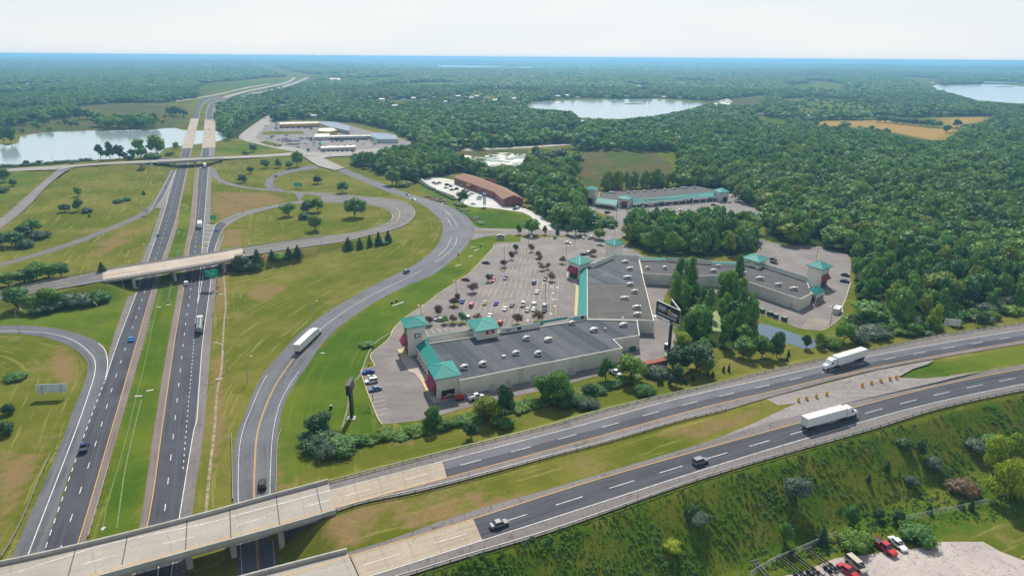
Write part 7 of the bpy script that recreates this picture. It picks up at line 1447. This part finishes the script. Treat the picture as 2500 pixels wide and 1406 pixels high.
# black container chassis in the yard
def chassis(px, py, hx, hy, label):
    x, y, z = GT(px, py); X2 = G(hx, hy, z); t = thing('trailer_chassis', label, 'trailer chassis', (x, y, z+.05), math.atan2(X2[1]-y, X2[0]-x), 'empty trailer chassis in the yard'); m = MB()
    for s in (-.45, .45): m.bar((-4.5, s, 1.15), (5, s, 1.15), .16, .35)
    for k in range(5): m.box((-4+k*1.9, 0, 1.1), (.15, 1.0, .2))
    m.box((-4.2, 0, 1.25), (.25, 2.4, .3)); m.box((4.6, 0, 1.3), (.25, 2.4, .25)); m.build('frame', BLACK, t); m = MB()
    for xx in (-2.6, -1.3): m.tube((xx, -1.0, .5), (xx, 1.0, .5), .1)
    m.build('axle', BLACK, t); wheels(t, (-2.6, -1.3), .95); m = MB(); m.bar((3, -.5, 0), (3, -.5, 1.1), .12, .12); m.bar((3, .5, 0), (3, .5, 1.1), .12, .12); m.build('landing_leg', STEEL, t); return t
chassis(2010,1378,1980,1355,'empty black trailer chassis nearest the parked minivan'); chassis(1968,1388,1945,1370,'empty black trailer chassis, middle one in the yard'); chassis(1938,1396,1912,1375,'empty black trailer chassis, third one in the yard'); chassis(1868,1412,1850,1392,'empty black trailer chassis at the bottom edge')
# ---------------- signs ----------------
def billboard():
    x, y = G(1632,868); t = thing('billboard', 'tall V-shaped black billboard on a single post beside the service lane', 'billboard', (0, 0, 0)); DB = mat('billboard_black', (.022,.014,.028), .45, var=.2); FR = mat('billboard_frame', (.35,.42,.36), .5)
    pm = MB(); pm.tube((x, y, 0), (x, y, 15.5), .62, n=14); pm.build('post', BLACK, t); fm_ = MB(); fm_.tube((x, y, 0), (x, y, .35), 1.6, n=16); fm_.build('footing', CONC, t)
    zt, zb = 20.2, 14.6
    L, Rr = Vector((*G(1604,733,zt), 0)), Vector((*G(1676,765,zt), 0)); d = (Rr-L).normalized(); Rr = L+d*13.2; off = Vector((x, y, 0))-(L+Rr)/2; 
    n = Vector((d.y, -d.x, 0)); B0 = Vector((*G(1640,731,zt), 0)); 
    b2 = MB(); b2.bar((*L.xy, (zt+zb)/2), (*Rr.xy, (zt+zb)/2), .35, zt-zb); f = b2.build('front_panel', DB, t)
    k = MB(); 
    for z_ in (zt+.06, zb-.06): k.bar((*L.xy, z_), (*Rr.xy, z_), .5, .12)
    k.bar((*L.xy, zb), (*L.xy, zt), .5, .14); k.bar((*Rr.xy, zb), (*Rr.xy, zt), .5, .14); k.build('frame', FR, f)
    b2 = MB(); e = (B0-Rr).normalized(); B1_ = Rr+e*12.6; b2.bar((*(Rr+e*.6).xy, (zt+zb)/2), (*B1_.xy, (zt+zb)/2), .3, zt-zb); g = b2.build('rear_panel', DB, t); k = MB(); k.bar((*(Rr+e*.6).xy, zt+.06), (*B1_.xy, zt+.06), .45, .14); k.build('frame', FR, g)
    k = MB()
    for i in range(5): c = Rr+e*(1.8+i*2.5); nn = Vector((e.y, -e.x, 0)); s = -1 if nn.y > 0 else 1; k.bar((*(c+nn*.25*s).xy, zb), (*(c+nn*.25*s).xy, zt), .12, .2)
    k.build('brace', mat('brace_blue', (.05,.07,.12), .5), g)
    c = lambda s, z_: tuple((L+d*s+n*.2).xy)+(z_,)
    text3('COACH', 1.25, c(3.4, 18.1), d, WT, f, width=3.6, bold=.03)
    k = MB(); w_, h_ = 4.7, 1.9; P = []
    cx_, cz = 3.4, 18.1
    pts = [(cx_+(w_/2-h_/2)*(1 if abs(a) < math.pi/2 else -1)+h_/2*math.cos(a), cz+h_/2*math.sin(a)) for a in [math.pi*2*i/24-math.pi for i in range(25)]]
    for p, q in zip(pts, pts[1:]): k.bar(c(p[0], p[1]), c(q[0], q[1]), .06, .12)
    k.build('logo_outline', WT, f); text3('Outlet', 1.5, c(10.3, 17.6), d, WT, f, width=3.6, bold=.03)
    k = MB(); s0, z0 = 7.5, 17.9; q = [(s0-.75, z0+.75), (s0+.75, z0+.95), (s0+.75, z0-.75), (s0-.75, z0-.95)]; k.poly([c(*p) for p in q]); k.poly([c(*p) for p in q[::-1]]); k.build('emblem', mat('sign_yellow', (.75,.65,.12), .5), f)
    k = MB(); k.bar(c(7.0, 16.55), c(11.6, 16.5), .05, .14); k.bar(c(1.2, 15.7), c(11.6, 15.65), .05, .26); k.build('small_print', WT, f)
    k = MB(); k.bar((*(L+n*1.2).xy, zb-.5), (*(L+d*5+n*1.2).xy, zb-.5), 1.0, .1); k.bar((*(L+d*6+n*1.2).xy, zb-.5), (*(Rr+n*1.2).xy, zb-.5), .3, .1); k.build('catwalk', STEEL, t)
    for s in (5.5, 6.6, 10.4, 13.4): m = MB(); a_ = L+d*s+n*.2; b_ = L+d*s+n*2.4; m.bar((*a_.xy, zb), (*b_.xy, zb-.7), .08, .08); m.box((b_.x, b_.y, zb-.6), (.9, .5, .35), math.atan2(d.y, d.x)); m.build('floodlight', WHITE, t)
    m = MB(); m.bar((x, y, 15.2), (*((L+Rr)/2).xy, 15.2), .5, .8); m.bar((x, y, 15.2), (*((Rr+B1_)/2).xy, 15.2), .5, .8); m.build('support_beam', BLACK, t)
billboard()
x, y, z = GT(858,1021); t = thing('pole_sign', 'black pylon sign seen edge-on beside the lawn of the outlet', 'sign', (x, y, z), 0); m = MB(); m.box((.15, 0, 5.6), (.8, .9, 11.2)); m.box((-.3, 3.2, 4.2), (.8, .9, 8.4)); m.build('post', BLACK, t); m = MB(); m.box((-.1, 1.6, 10.6), (1.3, 6.2, 3.4)); m.build('sign_box', BLACK, t); m = MB(); m.box((0, 0, .1), (2.6, 2.4, .25)); m.build('footing', CONC, t)
x, y, z = GT(1222,584); t = thing('entrance_sign', 'low black entrance sign with a white arched top on the lawn', 'sign', (x, y, z), .03)
m = MB(); m.box((0, 0, 1.55), (4.6, .5, 2.0)); m.build('panel', BK, t); m = MB(); pts = [(-2.6,2.6),(-1.1,2.7),(-.5,3.1),(0,3.25),(.5,3.1),(1.1,2.7),(2.6,2.6)]
for p, q in zip(pts, pts[1:]): m.bar((p[0], 0, p[1]), (q[0], 0, q[1]), .8, .28)
m.box((0, 0, .45), (5.2, .8, .25)); m.box((-2.45, 0, 1.5), (.25, .6, 2.2)); m.box((2.45, 0, 1.5), (.25, .6, 2.2)); m.build('frame', WT, t); m = MB(); m.prism([(-.9+.5, -.1), (.9, -.1), (.9, .1), (-.4, .1)], 2.4, 2.75); m.build('arch_infill', BK, t)
o = text3('Outlets', 1.0, (x+.35, y-.28, z+1.6), (1, .03, 0), WT, None, width=2.9, bold=.02); o.parent = t; o.matrix_parent_inverse = t.matrix_world.inverted() if 0 else Matrix.Translation((-x, -y, -z)); m = MB(); m.tube((-1.5, -.3, 1.45), (-1.5, -.24, 1.45), .38, n=12); m.build('emblem', mat('pale_pink', (.6,.45,.42), .5), t)
GRN = mat('sign_green', (.0,.30,.17), .5, var=.05); GRL = mat('sign_pale_green', (.15,.62,.42), .5)
def roadsign(name, label, px, py, w, h, z0, face, m_, cat='road sign', back=False, posts=2, grp=None, extra=None, rz=0.0):
    x, y, z = GT(px, py); t = thing(name, label, cat, (x, y, z), rz, grp); m = MB(); m.box((0, 0, z0+h/2), (w, .12, h)); p = m.build('panel', m_, t)
    if not back:
        m = MB()
        for dx, dz, ww, hh in ([(0, h/2-.06, w, .06), (0, -h/2+.06, w, .06), (-w/2+.04, 0, .06, h), (w/2-.04, 0, .06, h)]+(extra or [(-w*.1, h*.2, w*.55, h*.12), (-w*.05, -h*.05, w*.6, h*.12), (0, -h*.28, w*.35, h*.1)])): m.box((dx, -.08, z0+h/2+dz), (ww, .03, hh))
        m.build('legend', WT if m_ is not GRN else GRL, p)
    else:
        m = MB()
        for k in range(3): m.box((0, -.1, z0+h*(.2+.3*k)), (w, .06, .1))
        m.build('stiffener', STEEL, p)
    for k in range(posts): m = MB(); xx = 0 if posts == 1 else (-w*.32 if k == 0 else w*.32); m.box((xx, .12 if not back else -.2, (z0+h*.9)/2), (.14, .14, z0+h*.9)); m.build('post', STEEL, t)
    return t
GREYB = mat('sign_back', (.62,.65,.66), .5)
roadsign('exit_sign','green exit sign inside the small loop triangle',728,461,6.8,3.0,2.2,None,GRN,extra=[(-1.6,.3,2.2,.35),(1.4,.3,2.2,.35),(0,-.5,4.2,.35)]); m = MB()
roadsign('exit_sign','green exit sign beside the right carriageway above the ramp gore',521,543,3.8,2.9,2.0,None,GRN); roadsign('small_sign','small green sign at the far bridge ramp junction',107,413,2.6,3.4,3.0,None,GRN,posts=1)
roadsign('sign_back','large grey back of a road sign standing in the loop field',131,971,9.5,3.2,2.0,None,GREYB,back=True,rz=.12); roadsign('sign_back','grey back of a road sign at the ramp gore',357,527,4.0,3.2,2.5,None,GREYB,back=True); roadsign('sign_back','grey back of a road sign near the lake bridge',371,410,2.0,5.0,1.0,None,GREYB,back=True,posts=1)
roadsign('sign_back','grey back of a tall road sign beside the near freeway',2320,812,6.0,3.0,3.2,None,GREYB,back=True,rz=-.35); roadsign('purple_sign','purple sign in the strip mall lot',663,341,3.2,3.6,1.6,None,mat('sign_purple', (.10,.05,.35), .5),posts=1); roadsign('shop_sign','dark sign board on posts by the junction',757,358,8,2.4,9,None,BK); roadsign('shop_sign','grey sign board on posts at the upper left of the strip mall',651,326,6,2,10,None,GREYB)
roadsign('small_sign','small green street sign at the road junction',753,372,3.6,3.6,1.0,None,GRN,posts=1); roadsign('small_sign','small dark sign on a post left of the junction',671,366,3.4,1.6,5.0,None,BK,posts=1)
ORG = mat('sign_orange', (.80,.10,.03), .5)
def diamond(px, py, label, m_=ORG):
    x, y, z = GT(px, py); t = thing('warning_sign', label, 'warning sign', (x, y, z)); m = MB(); m.poly([(0, 0, 1.6), (.95, 0, 2.5), (0, 0, 3.4), (-.95, 0, 2.5)]); m.poly([(0, .06, 1.6), (-.95, .06, 2.5), (0, .06, 3.4), (.95, .06, 2.5)]); m.build('panel', m_, t); m = MB(); m.box((0, .1, 1.1), (.1, .08, 2.2)); m.bar((-.6, .1, 0), (0, .1, 1.2), .08, .08); m.bar((.6, .1, 0), (0, .1, 1.2), .08, .08); m.build('stand', STEEL, t)
diamond(1119,632,'orange diamond warning sign at the inner edge of the curving road'); diamond(1053,489,'orange diamond warning sign on the bank below the hotel')
diamond(534,714,'orange board beside the exit lane guardrail', mat('sign_amber', (.75,.28,.02), .5))
# gantry sign over the exit lane
x, y, z = GT(531,704); t = thing('gantry_sign', 'large green overhead exit sign on a cantilever arm over the exit lane', 'road sign', (0, 0, 0)); zc = 6.4
m = MB(); m.tube((x, y, 0), (x, y, 8.8), .3, .25, n=12); m.build('mast', STEEL, t); xl, yl = G(480,681,zc+1.6)[0], y; m = MB(); m.bar((x, y, 8.6), (xl, y+.4, 8.6), .2, .2); m.bar((x, y, 7.0), (xl, y+.4, 7.0), .2, .2)
for k in range(8): f0, f1 = k/8, (k+1)/8; m.bar((x+(xl-x)*f0, y+.2, 8.6 if k % 2 else 7.0), (x+(xl-x)*f1, y+.2, 7.0 if k % 2 else 8.6), .1, .1)
m.build('arm', STEEL, t); xr = G(513,681,zc+1.6)[0]; m = MB(); m.box(((xl+xr)/2, y-.3, 7.7), (abs(xr-xl), .12, 3.4)); m.box((xl+abs(xr-xl)*.72, y-.3, 9.75), (abs(xr-xl)*.5, .12, .7)); pn = m.build('panel', GRN, t)
m = MB(); c_ = (xl+xr)/2; w_ = abs(xr-xl)
for dx, zz, ww, hh in ((0, 8.25, w_*.5, .3), (0, 7.65, w_*.5, .3), (0, 9.32, w_, .08), (0, 6.08, w_, .08), (w_*.22, 9.8, w_*.35, .25)): m.box((c_+dx, y-.38, zz), (ww, .04, hh))
m.bar((c_-.3, y-.38, 6.5), (c_+.3, y-.38, 7.1), .05, .22); m.build('legend', GRL, pn); m = MB(); m.box((c_-w_*.33, y-.38, 9.0), (.8, .04, .6)); m.box((c_-w_*.15, y-.38, 9.0), (.8, .04, .6)); m.build('route_shield', BLU, pn)
# yellow drums in the median crossover
YD = mat('drum_yellow', (.72,.36,.03), .5); DT = mat('drum_top', (.12,.09,.03), .7)
dr = [(1949,979),(1969,975),(1993,970),(2018,964),(2105,943),(2127,937),(2150,932),(2172,927),(2188,924)]
for i, (px, py) in enumerate(dr):
    x, y = G(px, py, 5.8); t = thing('crash_drum', 'yellow sand drum in the median crossover, %s from the left' % OW[i], 'crash barrel', (x, y, 5.78), 0, 'yellow drums in the median'); m = MB(); m.tube((0, 0, 0), (0, 0, 1.0), .42, .55, 12); m.build('barrel', YD, t); m = MB(); m.tube((0, 0, 1.0), (0, 0, 1.08), .5, .42, 12); m.build('lid', DT, t)
# yellow hydrants / utility posts
for px, py, lab in ((901,891,'yellow hydrant on the lawn corner above the lower left bays'),): x, y, z = GT(px, py); t = thing('hydrant', lab, 'hydrant', (x, y, z)); m = MB(); m.tube((0, 0, 0), (0, 0, 1.0), .25, .2, 10); m.box((0, 0, .7), (.9, .3, .3)); m.build('body', YD, t); m = MB(); m.tube((0, 0, 1.0), (0, 0, 1.2), .22, .1, 8); m.build('cap', YD, t)
for px, py, lab in ((957,741,'dark utility drum on the sloping lawn, left one'),(968,737,'dark utility drum on the sloping lawn, right one'),(1173,602,'dark utility drum on the upper lawn'),(808,998,'short black post on the lawn by the curving road')):
    x, y, z = GT(px, py); t = thing('utility_drum', lab, 'utility box', (x, y, z)); m = MB(); m.tube((0, 0, 0), (0, 0, 1.3), .5, .45, 10); m.build('body', BLACK, t); m = MB(); m.tube((0, 0, 1.3), (0, 0, 1.5), .45, .2, 10); m.build('cap', GREYB, t)
DP = mat('drain_concrete', (.50,.48,.40), .9)
for px, py, l_, a in ((338,967,2.4,.1),(366,953,2.2,.5),(412,744,1.8,.3),(388,750,1.8,0),(540,719,1.8,0),(535,925,2.4,.3),(252,1290,1.2,1.5),(1155,603,3.2,-.5),(1163,611,4.5,.9),(1148,626,3,.8),(1118,648,4,.8),(972,742,7,.9),(788,862,1.6,0),(371,597,1.6,0),(436,567,1.4,0),(351,597,1.6,.1)):
    x, y, z = GT(px, py); tag(MB().box((0, 0, .06), (l_, .8, .14)).build('drain_slab', DP), 'pale concrete drain slab lying in the grass', 'drain slab', 'concrete drain slabs in the grass').location = (x, y, z); COL.objects[-1].rotation_euler = (0, 0, a)
# concrete gutter strip in the verge right of the lower freeway
kerb('drain_channel', [(545,660),(551,740),(546,800),(541,900),(530,960),(524,1046),(512,1150),(503,1250)], m=mat('gutter_grit', (.26,.22,.14), .9, scale=.6, var=.5), w=.8, h=.05); kerb('drain_channel', [(393,705),(380,760),(355,880),(330,980),(300,1100),(262,1230),(250,1300)], m=mat('pale_grass_line', (.13,.20,.05), .9), w=.25, h=.04)
kerb('drain_channel', [(345,975),(325,1060),(305,1150),(285,1290)], m=mat('limestone', (.15,.20,.07), .9, scale=2, var=.6), w=.35, h=.04)
kerb('drain_channel', [(1045,760),(1010,775),(975,800),(940,820),(912,842),(895,872),(880,915),(862,935),(848,1000),(835,1045)], m=mat('dry_ditch', (.20,.19,.12), .9, scale=1, var=.3), w=.7, h=.05)
# ---------------- lamps and poles ----------------
def lamp(px, py, h, label, grp, arms=1, double=False, flat=False, m_=None, ang=None):
    x, y, z = GT(px, py); t = thing('street_lamp', label, 'street lamp', (x, y, z), random.random()*6.28 if ang is None else ang, grp); mm = m_ or STEEL
    m = MB(); m.tube((0, 0, 0), (0, 0, h), .13, .08, 8); m.build('pole', mm, t)
    if flat:
        m = MB(); m.box((0, 0, h), (2.4, .12, .12)); m.build('arm', mm, t)
        for s in (-1, 1): m = MB(); m.box((s*.95, 0, h+.1), (.9, .6, .22)); m.build('lamp_head', HVAC, t)
    else: m = MB(); m.tube((0, 0, h-.3), (2.2, 0, h+.5), .06, .05, 6); m.build('arm', mm, t); m = MB(); m.box((2.6, 0, h+.52), (.9, .35, .18)); m.build('lamp_head', HVAC, t)
LOTL = [(1231,638,9),(1290,600,9),(1403,598,9),(1382,642,10),(1331,742,10),(1114,726,8.5),(1028,772,5),(1450,578,9),(1499,598,9),(911,976,9)]
for i, (x, y, h) in enumerate(LOTL): lamp(x, y, h, 'tall twin-head lamp in the outlet car park, %s' % ['between the bay rows near the kerb','in the top bay row','right of the top bay row','left of the corner tower','in the second bay row','in the kerbside bays','above the corner tower roof','at the top right corner','right of the back tower','beside the lower left bays'][i], 'lamps in the outlet car park', flat=True, m_=POLE, ang=0)
for i, (x, y, h) in enumerate([(2026,796,9),(1993,637,8),(1855,617,8),(2005,602,8)]): lamp(x, y, h, 'tall twin-head lamp in the rear lot, %s' % ['at the bottom corner','in the middle of the bays','by the grass point','at the wood edge'][i], 'lamps in the rear lot', flat=True, m_=POLE, ang=0)
for i, (x, y, h) in enumerate([(1505,540,9),(1584,521,9),(1687,511,9),(1637,524,7),(1717,520,6),(1800,503,8)]): lamp(x, y, h, 'lamp in the far lot, %s from the left' % OW[[0,1,3,2,4,5][i]], 'lamps in the far lot', flat=True, m_=POLE, ang=0)
RL = [(53,831,13,0),(554,907,11,3.1),(595,525,10,.3),(704,463,9,1.2),(837,494,10,1.5),(783,603,10,1.3),(928,505,9,1.4),(813,413,9,1.2),(1083,529,9,2),(605,935,9,1),(765,772,6,1),(246,787,8,2.5),(304,716,8,2),(16,618,11,.2),(10,405,11,.2),(224,398,10,1.5),(382,389,10,1.5),(129,395,9,1),(750,384,9,1),(725,392,9,0),(775,380,8,0),(700,352,8,0),(790,372,8,0),(1219,519,7,0),(1120,470,6,0),(1171,478,6,0),(1395,370,9,0),(1242,371,9,1),(1255,372,9,2),(1325,370,9,2),(2510,300,9,1),(2050,292,9,1)]
RN = ['left of the loop ramp with a long arm','by the verge drain right of the lower freeway','beside the slip road above the loop','by the small loop','in front of the large lone tree','above the ramp before the mid bridge','at the bend of the loop','at the top of the curving road','in the grass inside the curving road','in the striped grass left of the curving road','short, on the mown slope','in the meadow below the left thickets','below the mid bridge at the left','in the left meadow at the picture edge','on the near lake shore at the left edge','on the near lake shore, middle','on the lake shore near the far bridge','among shore bushes at the left','left of the tall junction tree','under the junction','right of the junction','by the fuel station','in front of the junction building','on the green below the hotel','in the hotel lot, left','in front of the hotel wing','by the country road','left by the marsh pond','by the marsh pond','by the country road trees','at the right edge','by the golden field']
for (x, y, h, a), nm in zip(RL, RN): lamp(x, y, h, 'thin grey roadside lamp '+nm, 'roadside lamps', ang=a)
x, y = G(765,128); t = thing('radio_mast', 'thin radio mast on the skyline', 'mast', (*G(766,138.5), 0)) if 0 else thing('radio_mast', 'thin radio mast on the skyline', 'mast', (-4300, 15500, 0)); m = MB(); m.tube((0, 0, 0), (0, 0, 190), 6, 2, 6); m.build('mast', STEEL, t); m = MB(); m.tube((0, 0, 150), (0, 0, 156), 9, 9, 6); m.build('platform', STEEL, t)
# docks and the small island in the lake
tag(MB().box((*G(1546,254.5), .6), (44, 7, 1.0)).build('island', mat('island_brown', (.10,.09,.05), .9)), kind='structure')
x0, x1 = G(2430,212.5), G(2477,213.5); tag(MB().box(((x0[0]+x1[0])/2, (x0[1]+x1[1])/2, 1.0), (abs(x1[0]-x0[0]), 14, 1.2)).build('island', MATS['island_brown']), kind='structure')
for i, (px, py) in enumerate(((1300,250),(1345,246.5),(1365,246),(1400,245),(1480,243),(1500,243),(1575,241),(1682,247))):
    x, y = G(px, py); t = thing('boat_dock', 'pale boat dock on the far shore of the middle lake', 'dock', (x, y-14, 0), .1*i, 'boat docks on the lake shore'); m = MB(); m.box((0, 0, .9), (2.5, 16, .25)); m.build('platform', DP, t); m = MB()
    for s in (-6, 0, 6): m.tube((1.2, s, 0), (1.2, s, 1.6), .2, n=5)
    m.build('piling', WOODP, t)
HAY = None

# ---------------- labels: tell look-alikes of one group apart by their place ----------------
def ordinal(n): return '%d%s from the left' % (n, 'th' if 10 <= n % 100 <= 20 else {1: 'st', 2: 'nd', 3: 'rd'}.get(n % 10, 'th'))
from collections import defaultdict
bpy.context.view_layer.update(); same = defaultdict(list)
for o in COL.objects:
    if o.parent is None and o.get('category') and o.get('label'): same[o['label']].append(o)
for lab_, os_ in same.items():
    if len(os_) < 2: continue
    os_.sort(key=lambda o: float(PIX(o.location.x, o.location.y, o.location.z)[0]))
    for i, o in enumerate(os_): o['label'] = lab_+', '+ordinal(i+1)
